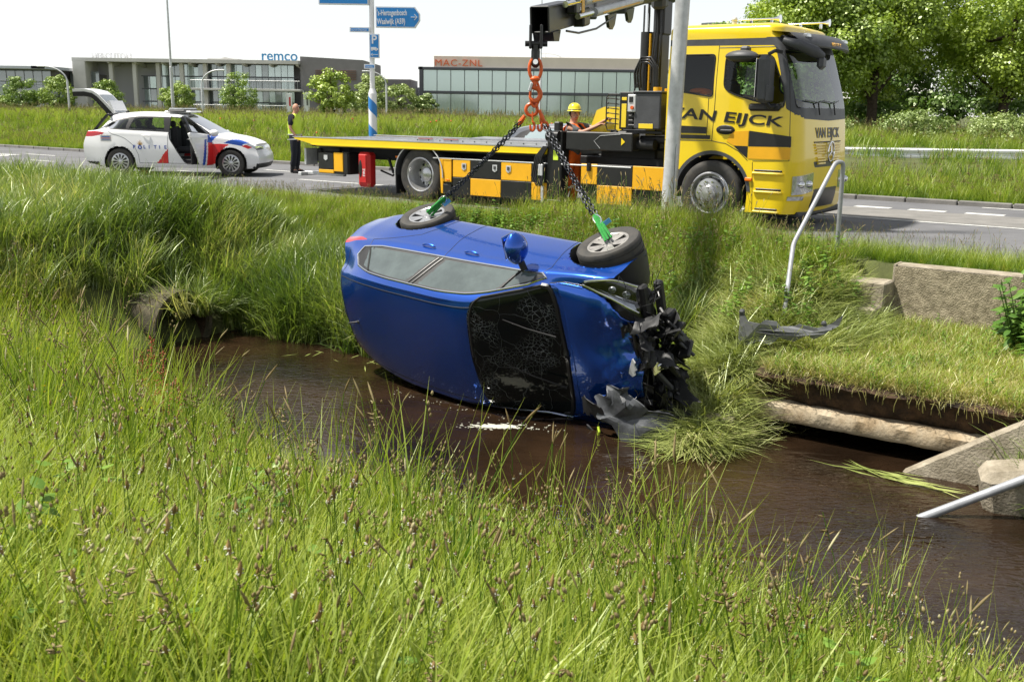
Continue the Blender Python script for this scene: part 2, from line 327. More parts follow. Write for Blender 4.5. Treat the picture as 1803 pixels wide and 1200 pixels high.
def inpoly(px, py, poly):
    r = np.zeros(px.shape, bool); n = len(poly)
    for i in range(n):
        x1, y1 = poly[i]; x2, y2 = poly[(i + 1) % n]
        c = ((y1 > py) != (y2 > py)); xi = (x2 - x1) * (py - y1) / ((y2 - y1) if y2 != y1 else 1e-12) + x1
        r ^= c & (px < xi)
    return r
def snap(U, V, polys, du, dv, k=0.5):
    """pull grid params onto polygon outlines closer than about half a cell, for clean cut lines"""
    bd = np.full(U.shape, 1e9); bu = U.copy(); bv = V.copy()
    for poly in polys:
        n = len(poly)
        for i in range(n):
            x1, y1 = poly[i]; x2, y2 = poly[(i + 1) % n]; ex, ey = (x2 - x1) / du, (y2 - y1) / dv; L = ex * ex + ey * ey + 1e-12
            t = np.clip(((U - x1) / du * ex + (V - y1) / dv * ey) / L, 0, 1); qu = x1 + t * (x2 - x1); qv = y1 + t * (y2 - y1)
            d = np.hypot((U - qu) / du, (V - qv) / dv); c = (d < k) & (d < bd); bd[c] = d[c]; bu[c] = qu[c]; bv[c] = qv[c]
    return bu, bv
def noise1(x, seed=0):
    x = np.asarray(x, float); i = np.floor(x).astype(int); f = x - i; f = f * f * (3 - 2 * f)
    def h(k): return np.modf(np.abs(np.sin(k * 127.1 + seed * 311.7) * 43758.5453))[0]
    return h(i) * (1 - f) + h(i + 1) * f
def noise2(x, y, seed=0):
    x, y = np.broadcast_arrays(np.asarray(x, float), np.asarray(y, float)); i = np.floor(x); j = np.floor(y); fx = x - i; fy = y - j; fx = fx * fx * (3 - 2 * fx); fy = fy * fy * (3 - 2 * fy)
    def h(a, b): return np.modf(np.abs(np.sin(a * 127.1 + b * 311.7 + seed * 74.7) * 43758.5453))[0]
    return (h(i, j) * (1 - fx) + h(i + 1, j) * fx) * (1 - fy) + (h(i, j + 1) * (1 - fx) + h(i + 1, j + 1) * fx) * fy
def fbm(x, y, seed=0, o=4):
    return sum(noise2(np.asarray(x) * 2**k, np.asarray(y) * 2**k, seed + k) * 0.5**k for k in range(o)) / sum(0.5**k for k in range(o))
def sstep(a, b, x): t = np.clip((x - a) / (b - a), 0, 1); return t * t * (3 - 2 * t)
# ================================================================ GROUND
ZW = -1.33
def dnear(s): return 5.3 + np.clip(-6.0 - s, 0, 5.5) * 0.30
def dfar(s): return 9.35 - 1.0 * sstep(-4.75, -3.95, s) * (1 - sstep(-3.6, -3.1, s)) - 0.7 * sstep(-1.5, -0.9, s)
def ground_h(s, d):
    s, d = np.broadcast_arrays(np.asarray(s, float), np.asarray(d, float))
    dn = dnear(s); df = dfar(s)
    zn = -(ZW * -1) * np.clip((d - 1.4) / (dn - 1.4), -0.0, 1.35)
    top = 12.7
    zf = ZW + (0 - ZW) * np.power(np.clip((d - df) / (top - df), 0, 1), 0.8) - np.clip(df - d, 0, 1) * 1.6
    led = sstep(-3.9, -3.35, s) * (1 - sstep(-1.35, -0.9, s))
    zl = np.where(d < 10.25, -1.85, np.where(d < 12.62, -0.74 + 0.05 * noise2(s * 2, d * 2, 3), 0.0 - 0.02))
    zf = zf * (1 - led) + zl * led
    zd = ZW + (-11.20 - s) * 0.95
    zd = np.clip(zd, -2, -0.05)
    z = np.maximum(np.maximum(zn, zf), np.maximum(zd, -1.85))
    dirt = (fbm(s * 0.9, d * 0.9, 5) - 0.5) * 0.16 * ((d < 12.6) | (d > 22.6)) * (1 - led * (d > 9))
    z = z + dirt
    road = sstep(12.9, 13.7, d) * (1 - sstep(22.1, 22.6, d))
    z = z * (1 - road) + (-0.06) * road
    L = sstep(2, -16, s)
    berm = (0.25 + 0.60 * L) * sstep(22.6, 27.5, d) * (1 - 0.35 * sstep(45, 70, d))
    return z + berm
def axis(fine0, fine1, step, lo, hi, g=1.12):
    a = list(np.arange(fine0, fine1, step)); x = fine1; st = step
    while x < hi: a.append(x); st *= g; x += st
    a.append(hi); x = fine0; st = step; b = []
    while x > lo: st *= g; x -= st; b.append(max(x, lo))
    return np.array(sorted(set(b)) + a)
sa = axis(-17, 3, 0.13, -420, 420); da = axis(-1.0, 14.0, 0.12, -60, 700)
S_, D_ = np.meshgrid(sa, da, indexing='ij'); Z_ = ground_h(S_, D_)
V = np.stack([T.x * S_ + N.x * D_, T.y * S_ + N.y * D_, Z_], -1).reshape(-1, 3)
na, nb = len(sa), len(da); I = np.arange(na * nb).reshape(na, nb)
F = np.stack([I[:-1, :-1], I[1:, :-1], I[1:, 1:], I[:-1, 1:]], -1).reshape(-1, 4)
M['ground'] = mat('grassy_soil', (0.10, 0.12, 0.03), 0.95, vscale=1.2, col2=(0.045, 0.05, 0.018), bump=0.6, bscale=20, detail=10)
link('ground', npmesh('ground', V, F, M['ground'], angle=None), kind='structure')
# water
def water_mat():
    m, n, l, b = _nt('brown_ditch_water')
    tc = n.new('ShaderNodeTexCoord'); ns = n.new('ShaderNodeTexNoise'); ns.inputs['Scale'].default_value = 0.8; ns.inputs['Detail'].default_value = 6; l.new(tc.outputs['Object'], ns.inputs['Vector'])
    cr = n.new('ShaderNodeValToRGB'); e = cr.color_ramp.elements; e[0].position = 0.35; e[1].position = 0.7; e[0].color = (0.010, 0.006, 0.0035, 1); e[1].color = (0.036, 0.020, 0.0105, 1)
    l.new(ns.outputs['Fac'], cr.inputs[0]); l.new(cr.outputs[0], b.inputs['Base Color'])
    b.inputs['Roughness'].default_value = 0.02; b.inputs['IOR'].default_value = 1.33; b.inputs['Specular IOR Level'].default_value = 0.75
    mp = n.new('ShaderNodeMapping'); mp.inputs['Rotation'].default_value = (0, 0, -AL); mp.inputs['Scale'].default_value = (1.0, 1.9, 1); l.new(tc.outputs['Object'], mp.inputs[0])
    n1 = n.new('ShaderNodeTexNoise'); n1.inputs['Scale'].default_value = 2.6; n1.inputs['Detail'].default_value = 3; n1.inputs['Distortion'].default_value = 0.8; l.new(mp.outputs[0], n1.inputs['Vector'])
    n2 = n.new('ShaderNodeTexNoise'); n2.inputs['Scale'].default_value = 11; n2.inputs['Detail'].default_value = 3; n2.inputs['Distortion'].default_value = 0.6; l.new(mp.outputs[0], n2.inputs['Vector'])
    msk = n.new('ShaderNodeTexNoise'); msk.inputs['Scale'].default_value = 0.55; l.new(tc.outputs['Object'], msk.inputs['Vector'])
    mr = n.new('ShaderNodeMapRange'); mr.inputs[1].default_value = 0.40; mr.inputs[2].default_value = 0.62; l.new(msk.outputs['Fac'], mr.inputs[0])
    mu = n.new('ShaderNodeMath'); mu.operation = 'MULTIPLY'; l.new(n2.outputs['Fac'], mu.inputs[0]); l.new(mr.outputs[0], mu.inputs[1])
    m3 = n.new('ShaderNodeMath'); m3.operation = 'MULTIPLY_ADD'; m3.inputs[1].default_value = 1.1; l.new(mu.outputs[0], m3.inputs[0]); l.new(n1.outputs['Fac'], m3.inputs[2])
    bp = n.new('ShaderNodeBump'); bp.inputs['Strength'].default_value = 0.24; bp.inputs['Distance'].default_value = 0.09; l.new(m3.outputs[0], bp.inputs['Height']); l.new(bp.outputs[0], b.inputs['Normal'])
    return m
M['water'] = water_mat()
wb = MB(); wb.add([wp(-14, 3.5, ZW), wp(20, 3.5, ZW), wp(20, 12.3, ZW), wp(-14, 12.3, ZW)], [(0, 1, 2, 3)])
wb.obj('ditch_water', M['water'], kind='structure', smooth=0)
# road
def strip(name, s0, s1, d0, d1, z, m, parent=None, **kw):
    b = MB(); n = 24
    P = [[wp(s0 + (s1 - s0) * i / n, d, z) for d in (d0, d1)] for i in range(n + 1)]
    b.grid(np.array([[tuple(p) for p in r] for r in P])); return b.obj(name, m, parent, smooth=0, **kw)
road = strip('road', -140, 120, 13.75, 21.9, 0.0, M['asphalt'], kind='structure')
strip('footway', -140, 120, 21.9, 22.5, 0.03, M['paving'], road)
strip('median_strip', -6.6, 60, 18.05, 19.9, 0.006, M['paving'], road)
def mark(s0, s1, d0, d1, z=0.006, zz=None): return strip('road_marking', s0, s1, d0, d1, z, M['marking'], road)
for k in range(34): mark(-47 + k * 1.15, -47 + k * 1.15 + 0.55, 14.15, 14.42)           # block line by the near edge
for k in range(14): mark(-70 + k * 3.6, -70 + k * 3.6 + 1.3, 17.42, 17.55)
mark(-18.6, -11.0, 17.42, 17.56)
for k in range(12): mark(-66 + k * 4.0, -66 + k * 4.0 + 1.8, 19.35, 19.5)
mark(-8.5, 60, 17.86, 18.0, 0.006); mark(-4, 60, 21.5, 21.62, 0.006)
for k in range(30): mark(-7.0 + k * 1.0, -7.0 + k * 1.0 + 0.66, 19.95, 20.25, 0.006)
# white splitter outline at the far left
isl = MB()
def quadline(a, b, w, z=0.008):
    a = Vector(a); b = Vector(b); t = (b - a).normalized(); q = Vector((-t.y, t.x, 0)) * w / 2
    isl.add([(*(a - q)[:2], z), (*(b - q)[:2], z), (*(b + q)[:2], z), (*(a + q)[:2], z)], [(0, 1, 2, 3)])
for a, b in (((-20.5, 36.0, 0), (-16.6, 34.6, 0)), ((-20.5, 32.2, 0), (-16.6, 34.0, 0)), ((-21, 33.2, 0), (-17.6, 33.9, 0))): quadline(a, b, 0.45)
isl.obj('road_marking', M['marking'], road, smooth=0)
tis = MB(); tis.prism([(-21.2, 35.4), (-17.8, 34.5), (-21.2, 33.8)], 0.0, 0.12, 'XY'); tis.obj('traffic_island', M['concrete'], kind='structure')
# kerb stones along the far edge, laid end to end
kb = MB(); kb.box((0, 0, 0), (0.97, 0.14, 0.12), 0.015); kme = kb.mesh('kerb_stone', M['paving'])
for k in range(150):
    p = wp(-62 + k, 21.83, 0.035); link('kerb_stone', kme, road, p, (0, 0, -AL))
# ================================================================ GRASS (instanced clumps on scattered points)
def blades(n, R, h0, h1, w, lean, curl, seg=4, seed=0, az=None, lstd=0.5):
    g = np.random.default_rng(seed); a = g.uniform(0, 2 * pi, n); r = R * np.sqrt(g.uniform(0, 1, n)); bx = r * np.cos(a); by = r * np.sin(a)
    h = g.uniform(h0, h1, n); az_ = g.uniform(0, 2 * pi, n) if az is None else az + g.normal(0, 0.5, n)
    ln = np.abs(g.normal(lean, lean * lstd, n)); cu = g.uniform(0.4, 1.4, n) * curl; ww = w * g.uniform(0.6, 1.25, n)
    t = np.linspace(0, 1, seg + 1); V = []; UV = []
    th = ln[:, None] + cu[:, None] * t[None, :]**1.5 * 1.6; th = np.minimum(th, 2.5)
    dl = h[:, None] / seg; hor = np.cumsum(np.sin(th) * dl, 1) - np.sin(th[:, :1]) * dl; ver = np.cumsum(np.cos(th) * dl, 1) - np.cos(th[:, :1]) * dl
    cx = bx[:, None] + hor * np.cos(az_)[:, None]; cy = by[:, None] + hor * np.sin(az_)[:, None]
    fa = az_ + pi / 2 + g.normal(0, 0.5, n)
    prof = np.array([0.75, 1.0, 0.9, 0.6, 0.06]) if seg == 4 else np.interp(t, [0, .3, .6, 1], [.75, 1, .8, .05])
    wx = np.cos(fa)[:, None] * ww[:, None] * prof / 2; wy = np.sin(fa)[:, None] * ww[:, None] * prof / 2
    A = np.stack([cx - wx, cy - wy, ver], -1); B = np.stack([cx + wx, cy + wy, ver + 0 * wx], -1)
    P = np.stack([A, B], 2).reshape(-1, 3); UV = np.stack([np.zeros((n, seg + 1, 2)) + [0, 1], np.broadcast_to(t[None, :, None], (n, seg + 1, 2))], -1).reshape(-1, 2)
    base = (np.arange(n) * (seg + 1) * 2)[:, None] + (np.arange(seg) * 2)[None, :]; base = base.ravel()
    return P, np.stack([base, base + 1, base + 3, base + 2], -1), UV
def merge(parts):
    Vs, Fs, Us, Ms = [], [], [], []; o = 0
    for (v, f, u, mi) in parts: Vs.append(v); Fs.append(f + o); Us.append(u); Ms.append(np.full(len(f), mi)); o += len(v)
    return np.concatenate(Vs), np.concatenate(Fs), np.concatenate(Us), np.concatenate(Ms)
def spindle(p0, p1, r, n=5, rings=4, g=None):
    p0 = np.array(p0, float); p1 = np.array(p1, float); ax = p1 - p0; u = np.cross(ax, [0.3, 0.2, 1.0]) + 1e-6; u /= np.linalg.norm(u); w = np.cross(ax, u); w /= np.linalg.norm(w)
    V = []; pr = [0.25, 0.9, 1.0, 0.75, 0.1]
    for i in range(rings + 1):
        for j in range(n): a = 2 * pi * j / n + i * .4; V.append(p0 + ax * i / rings + (u * cos(a) + w * sin(a)) * r * pr[i])
    F = [[i * n + j, i * n + (j + 1) % n, (i + 1) * n + (j + 1) % n, (i + 1) * n + j] for i in range(rings) for j in range(n)]
    return np.array(V), np.array(F), np.zeros((len(V), 2)) + 0.5
def stem(p, w=0.003):
    p = np.array(p, float); V = []; 
    for q in p:
        for j in range(3): a = 2 * pi * j / 3; V.append(q + np.array([cos(a), sin(a), 0]) * w / 2)
    k = len(p); F = [[i * 3 + j, i * 3 + (j + 1) % 3, (i + 1) * 3 + (j + 1) % 3, (i + 1) * 3 + j] for i in range(k - 1) for j in range(3)]
    return np.array(V), np.array(F), np.zeros((len(V), 2)) + [0, 0.4]
def stalk_parts(g, h, kind, bx=0, by=0, sc=1.0):
    """one flowering stalk: stem + head; slots 0 leaf, 1 head, 2 accent"""
    az = g.uniform(0, 6.28); ln = g.uniform(0.02, 0.25); pts = []
    for i in range(5):
        t = i / 4; pts.append((bx + cos(az) * ln * h * t**1.8, by + sin(az) * ln * h * t**1.8, h * t * (1 - 0.05 * t)))
    out = [(*stem(pts, 0.0035 * sc), 0)]; top = np.array(pts[-1]); dr = np.array(pts[-1]) - np.array(pts[-2]); dr /= np.linalg.norm(dr)
    if kind == 'plantain':
        L = g.uniform(0.022, 0.05) * sc; out.append((*spindle(top - dr * 0.003, top + dr * L, 0.0065 * sc, 6), 1))
        for _ in range(7):
            a = g.uniform(0, 6.28); q = top + dr * L * g.uniform(0.0, 0.45); e = q + np.array([cos(a), sin(a), g.uniform(-.2, .5)]) * 0.012 * sc
            out.append((*spindle(q, e, 0.0022 * sc, 3, 1 and 4), 2))
    elif kind == 'cocksfoot':
        for _ in range(int(g.integers(4, 8))):
            t = g.uniform(-0.13, 0.02) * h; a = g.uniform(0, 6.28); q = top + dr * t; e = q + np.array([cos(a) * g.uniform(.005, .03), sin(a) * g.uniform(.005, .03), 0.02]) * sc
            out.append((*spindle(e, e + dr * 0.020 * sc + np.array([cos(a), sin(a), 0]) * 0.006, 0.0058 * sc, 5), 1))
    elif kind == 'timothy':
        L = g.uniform(0.05, 0.09) * sc; b = np.array([cos(az), sin(az), 0]) * 0.35; out.append((*spindle(top - dr * 0.005, top + (dr + b) * L * .85, 0.0042 * sc, 5), 1))
    elif kind == 'panicle':
        for k in range(12):
            t = -g.uniform(0, 0.24) * h; a = g.uniform(0, 6.28); q = top + dr * t; e = q + np.array([cos(a), sin(a), 0.35]) * g.uniform(0.01, 0.05) * sc * (0.4 + abs(t) * 3)
            out.append((*spindle(q, e, 0.0035 * sc, 3), 1))
    return out
PROTO = {}
def proto_coll(name, builders):
    c = bpy.data.collections.new(name)
    for i, (V, F, U, mi, mats) in enumerate(builders):
        me = npmesh(f'{name}_{i}', V, F, mats, mi=mi, uv=U, angle=None); o = bpy.data.objects.new(f'{name}_{i:02d}', me); c.objects.link(o)
    PROTO[name] = c; return c
def mk(parts, mats): v, f, u, mi = merge(parts); return (v, f, u, mi, mats)
GM = [M['grass'], M['seedhead'], M['petal']]
B_ = lambda *a, **k: (*blades(*a, **k), 0)
proto_coll('meadow_tuft', [mk([B_(34, 0.11, 0.16, 0.48, 0.0080, 0.15, 0.40, seed=i), B_(12, 0.11, 0.10, 0.25, 0.011, 0.35, 0.7, seed=50 + i)], GM) for i in range(7)])
def with_stalks(i, kinds, base, n, hh, mats, sc=1.0):
    g = np.random.default_rng(900 + i); parts = list(base)
    for _ in range(n): parts += stalk_parts(g, g.uniform(*hh), kinds[int(g.integers(len(kinds)))], g.uniform(-.1, .1), g.uniform(-.1, .1), sc)
    return mk(parts, mats)
proto_coll('flower_tuft', [with_stalks(i, [['plantain'], ['cocksfoot'], ['timothy'], ['panicle'], ['plantain'], ['timothy', 'cocksfoot']][i], [B_(10, 0.08, 0.2, 0.45, 0.005, 0.15, 0.3, seed=80 + i)], 3, (0.40, 0.68), [M['grass'], M['plantain'] if i in (0, 4) else M['seedhead'], M['petal']], 1.0) for i in range(6)])
proto_coll('wide_tuft', [mk([B_(12, 0.09, 0.30, 0.62, 0.0105, 0.16, 0.5, seed=700 + i), B_(8, 0.09, 0.2, 0.4, 0.014, 0.3, 0.8, seed=720 + i)], GM) for i in range(6)])
proto_coll('edge_tuft', [with_stalks(60 + i, [['timothy'], ['timothy', 'cocksfoot'], ['timothy'], ['panicle'], ['timothy']][i], [B_(15, 0.10, 0.35, 0.85, 0.0075, 0.12, 0.28, seed=600 + i)], 1 if i else 2, (0.65, 0.95), [M['grass'], M['seedhead'], M['petal']], 1.1) for i in range(5)])
proto_coll('reed_tuft', [mk([B_(20, 0.12, 0.35, 0.85, 0.013, 0.22, 0.75, seed=120 + i), B_(26, 0.13, 0.3, 0.75, 0.006, 0.1, 0.3, seed=140 + i), B_(10, 0.12, 0.6, 0.95, 0.016, 0.08, 0.55, seed=160 + i)], [M['reed']]) for i in range(7)])
proto_coll('bank_tuft', [with_stalks(20 + i, ['panicle', 'timothy'], [B_(44, 0.14, 0.2, 0.6, 0.006, 0.16, 0.4, seed=180 + i)], 2 if i % 2 else 0, (0.5, 0.8), [M['grass'], M['seedhead'], M['petal']], 1.2) for i in range(6)])
proto_coll('cut_tuft', [mk([B_(38, 0.16, 0.22, 0.58, 0.0085, 1.36, 0.16, seed=200 + i, az=0.4 * i, lstd=.13), B_(8, 0.12, 0.1, 0.25, 0.006, 0.5, 0.6, seed=220 + i)], [M['cut']]) for i in range(7)])
proto_coll('dry_tuft', [mk([B_(38, 0.10, 0.06, 0.24, 0.005, 0.5, 0.8, seed=240 + i), (*blades(11, 0.10, 0.08, 0.24, 0.006, 0.3, 0.6, seed=260 + i), 1)], [M['dry'], M['grass']]) for i in range(5)])
proto_coll('far_tuft', [with_stalks(40 + i, ['panicle'], [B_(26, 0.22, 0.25, 0.62, 0.013, 0.12, 0.3, seg=3, seed=280 + i)], 1 if i > 2 else 0, (0.5, 0.85), [M['grass'], M['seedhead'], M['petal']], 2.0) for i in range(5)])
def leafblade(c, az, tilt, L, w):
    """an ovate leaf: 3x2 quads folded along its midrib"""
    c = np.array(c, float); d = np.array([cos(az) * cos(tilt), sin(az) * cos(tilt), sin(tilt)]); s = np.array([-sin(az), cos(az), 0]); n = np.cross(d, s)
    ts = [0, .3, .65, 1]; ws = [.15, .9, .85, .05]; V = []
    for t, q in zip(ts, ws):
        b = c + d * L * t + n * (-0.18 * L * t * t)
        V += [b - s * w * q / 2 - n * 0.12 * w * q, b, b + s * w * q / 2 - n * 0.12 * w * q]
    F = []
    for i in range(3): a = i * 3; F += [[a, a + 1, a + 4, a + 3], [a + 1, a + 2, a + 5, a + 4]]
    return np.array(V), np.array(F), np.tile([[0, .3]], (12, 1))
def weed(seed, n, h, L, w):
    g = np.random.default_rng(seed); parts = []
    for k in range(4):
        bx, by = g.uniform(-.08, .08, 2); hh = h * g.uniform(.6, 1); parts.append((*stem([(bx, by, 0), (bx * 1.4, by * 1.4, hh)], 0.005), 0))
        for q in range(n): z = hh * (q + 1) / n; parts.append((*leafblade((bx * 1.2, by * 1.2, z), g.uniform(0, 6.28), g.uniform(-.3, .5), L * g.uniform(.6, 1.1) * (1.2 - .5 * z / h), w * g.uniform(.7, 1.1)), 0))
    return mk(parts, [M['weed']])
proto_coll('weed_tuft', [weed(300 + i, 9, 0.30 + 0.06 * i, 0.10, 0.05) for i in range(4)] + [weed(310, 4, 0.15, 0.20, 0.08)])
def scatter(name, coll, S, D, scale, label, cat, seed=0, tilt=0.12, az=None, zoff=-0.02, zfn=None, kind='stuff'):
    g = np.random.default_rng(seed + 1000); n = len(S); Z = (zfn or ground_h)(S, D) + zoff
    P = np.stack([T.x * S + N.x * D, T.y * S + N.y * D, Z], -1)
    me = bpy.data.meshes.new(name); me.vertices.add(n); me.vertices.foreach_set('co', P.astype(np.float32).ravel())
    rot = np.stack([g.normal(0, tilt, n), g.normal(0, tilt, n), g.uniform(0, 2 * pi, n) if az is None else az + g.normal(0, .45, n)], -1)
    a = me.attributes.new('rot', 'FLOAT_VECTOR', 'POINT'); a.data.foreach_set('vector', rot.astype(np.float32).ravel())
    a = me.attributes.new('scl', 'FLOAT', 'POINT'); a.data.foreach_set('value', (scale * g.uniform(0.72, 1.25, n)).astype(np.float32))
    a = me.attributes.new('pick', 'INT', 'POINT'); a.data.foreach_set('value', g.integers(0, len(PROTO[coll].objects), n).astype(np.int32))
    o = link(name, me, label=label, cat=cat, kind=kind)
    ng = bpy.data.node_groups.new(name, 'GeometryNodeTree'); ng.interface.new_socket('Geometry', in_out='INPUT', socket_type='NodeSocketGeometry'); ng.interface.new_socket('Geometry', in_out='OUTPUT', socket_type='NodeSocketGeometry')
    ni = ng.nodes.new('NodeGroupInput'); no = ng.nodes.new('NodeGroupOutput'); ip = ng.nodes.new('GeometryNodeInstanceOnPoints'); ci = ng.nodes.new('GeometryNodeCollectionInfo')
    ci.inputs[0].default_value = PROTO[coll]; ci.inputs['Separate Children'].default_value = True; ci.inputs['Reset Children'].default_value = True
    ip.inputs['Pick Instance'].default_value = True
    def na_(nm, t): q = ng.nodes.new('GeometryNodeInputNamedAttribute'); q.data_type = t; q.inputs['Name'].default_value = nm; return q
    L = ng.links; L.new(ni.outputs[0], ip.inputs['Points']); L.new(ci.outputs[0], ip.inputs['Instance'])
    def outp(q): return [x for x in q.outputs if x.enabled and x.name == 'Attribute'][0]
    L.new(outp(na_('pick', 'INT')), ip.inputs['Instance Index']); L.new(outp(na_('rot', 'FLOAT_VECTOR')), ip.inputs['Rotation']); L.new(outp(na_('scl', 'FLOAT')), ip.inputs['Scale'])
    L.new(ip.outputs[0], no.inputs[0]); md = o.modifiers.new('scatter', 'NODES'); md.node_group = ng
    return o
CARM = Matrix(((.715, -.194, -.672, .358), (-.699, -.243, -.673, 11.201), (-.032, .95, -.309, -.253), (0, 0, 0, 1))).inverted()
def offcar(S, D, grow=0.12):
    X = T.x * S + N.x * D; Y = T.y * S + N.y * D; Z = ground_h(S, D) + 0.25; A = np.array(CARM)
    q = [A[i, 0] * X + A[i, 1] * Y + A[i, 2] * Z + A[i, 3] for i in range(3)]
    q2 = [A[i, 0] * X + A[i, 1] * Y + A[i, 2] * (Z - .25) + A[i, 3] for i in range(3)]
    return ~(((q[0] > -2.2) & (q[0] < 2.3) & (q[2] > -.25) & (q[2] < 1.9)) | ((q2[0] > -2.2) & (q2[0] < 2.32) & (q2[2] > -.05) & (q2[2] < 1.9)))
def rnd(n, s0, s1, d0, d1, seed, keep=None):
    g = np.random.default_rng(seed); S = g.uniform(s0, s1, n); D = g.uniform(d0, d1, n)
    if keep is not None: k = keep(S, D, g); S, D = S[k], D[k]
    return S, D
def view_keep(S, D, m=0.12, nearest=1.0):
    X = T.x * S + N.x * D; Y = T.y * S + N.y * D
    return (Y > nearest) & (np.abs(X) < (0.5 + m) * Y + 0.8)
# near bank meadow
def kn(S, D, g):
    return view_keep(S, D, 0.16, 1.15) & (D < dnear(S) + 0.05)
def kn2(S, D, g): return kn(S, D, g) & (T.y * S + N.y * D > 2.1)
S, D = rnd(25000, -16.5, 2.6, -0.2, 9.2, 11, lambda S, D, g: kn(S, D, g) & (g.uniform(0, 1, len(S)) < np.where(T.y * S + N.y * D < 7, 1.0, 0.75)))
scatter('meadow_grass', 'meadow_tuft', S, D, .72 + .62 * fbm(S * 1.3, D * 1.3, 17), 'tall bright green meadow grass covering the near ditch bank in the foreground', 'grass', 1)
S, D = rnd(2600, -16.5, 2.6, 0.4, 9.0, 12, kn2)
scatter('flowering_grass', 'flower_tuft', S, D, 1.0, 'seed heads and plantain flowers scattered through the foreground meadow', 'wild flowers', 2)
S, D = rnd(6000, -16.5, 2.6, -0.2, 9.0, 15, lambda S, D, g: kn(S, D, g) & (fbm(S * 1.7, D * 1.7, 23) > .44))
scatter('broad_meadow_grass', 'wide_tuft', S, D, .70 + .55 * fbm(S, D, 29), 'broad fresh green grass blades among the finer foreground meadow', 'grass', 19)
S, D = rnd(700, -16.5, 2.6, -0.2, 9.0, 16, kn)
scatter('dead_grass', 'dry_tuft', S, D, 1.5, 'straw coloured dead grass between the green blades in the foreground', 'grass', 20)
S, D = rnd(1500, -11, 2.4, 2.9, 6.9, 14, lambda S, D, g: kn(S, D, g) & (D > dnear(S) - 1.9) & (fbm(S * 1.1, D * 1.1, 19) > .46))
scatter('tall_edge_grass', 'edge_tuft', S, D, 1.22, 'tall thin grass stems standing against the water along the near bank edge', 'grass', 15)
S, D = rnd(900, -16, 2.4, .6, 7, 13, lambda S, D, g: kn2(S, D, g) & (T.y * S + N.y * D > 2.7) & (fbm(S * .8, D * .8, 9) > 0.50))
scatter('broadleaf_weeds', 'weed_tuft', S, D, 1.0, 'low broadleaf weeds between the foreground grasses', 'weeds', 3)
# far bank: reeds left of the car
def kf(S, D, g): return view_keep(S, D) & (D > dfar(S) - 0.15) & (ground_h(S, D) > ZW - 0.12) & offcar(S, D)
cul = lambda S, D: (np.hypot(S + 10.9, D - 8.3) > 0.62)
S, D = rnd(9500, -19, -4.6, 8.2, 13.2, 21, lambda S, D, g: kf(S, D, g) & (D < 11.3) & cul(S, D) & (g.uniform(0, 1, len(S)) > sstep(-7.6, -5.6, S) * .85))
scatter('reed_bed', 'reed_tuft', S, D, 0.95 * (1 - .42 * sstep(9.9, 11.3, D)), 'dense reeds and long arching grass on the far bank left of the blue car', 'reeds', 4)
S, D = rnd(1500, -19, -11.3, 6.2, 9.5, 22, lambda S, D, g: view_keep(S, D) & (S < -11.75) & cul(S, D))
scatter('culvert_reeds', 'reed_tuft', S, D, 0.85, 'reeds growing round and over the round culvert mouth at the left end of the water', 'reeds', 5)
S, D = rnd(24, -11.5, -11.05, 8.3, 9.1, 34)
scatter('arching_reeds', 'reed_tuft', S, D, 0.75, 'long reed leaves arching over the dark culvert mouth', 'reeds', 17, tilt=.5, zfn=lambda S, D: -0.95 + 0 * S)
S, D = rnd(12500, -34, 3.5, 11.4, 13.95, 23, lambda S, D, g: view_keep(S, D) & ~((S > -4.4) & (S < -.9) & (D < 12.75)) & ~((S > -4.6) & (g.uniform(0, 1, len(S)) < .35)))
scatter('verge_grass', 'bank_tuft', S, D, 0.50, 'yellow green grass verge along the near edge of the road', 'grass', 6)
S, D = rnd(3600, -8.0, -3.6, 8.6, 12.4, 33, lambda S, D, g: kf(S, D, g) & ~((S > -5.3) & (D < 11.9)))
scatter('bank_grass', 'bank_tuft', S, D, 0.75, 'bright long grass on the bank right behind the blue car', 'grass', 16)
S, D = rnd(300, -9.0, -5.2, 12.5, 13.7, 35)
S2, D2 = rnd(90, -7.5, -5.6, 12.9, 13.65, 36); S = np.concatenate([S, S2]); D = np.concatenate([D, D2])
scatter('tall_verge_grass', 'bank_tuft', S, D, 0.95, 'taller flowering grass on the verge in front of the truck wheels', 'grass', 18)
S, D = rnd(700, -10.5, -3.4, 10.4, 12.6, 24, lambda S, D, g: kf(S, D, g))
scatter('bank_weeds', 'weed_tuft', S, D, 0.9, 'leafy weeds on the upper bank behind the blue car', 'weeds', 7)
# cut and flattened grass beside the wreck
S, D = rnd(6500, -5.9, -3.2, 8.0, 12.1, 25, lambda S, D, g: (D > dfar(S) - 0.30) & ((S > -5.3) | (D < 11.5)) & offcar(S, D))
scatter('cut_grass', 'cut_tuft', S, D, 0.9, 'flattened and cut pale green grass heaped down the bank by the car front', 'cut grass', 8, tilt=0.2, zoff=0.03)
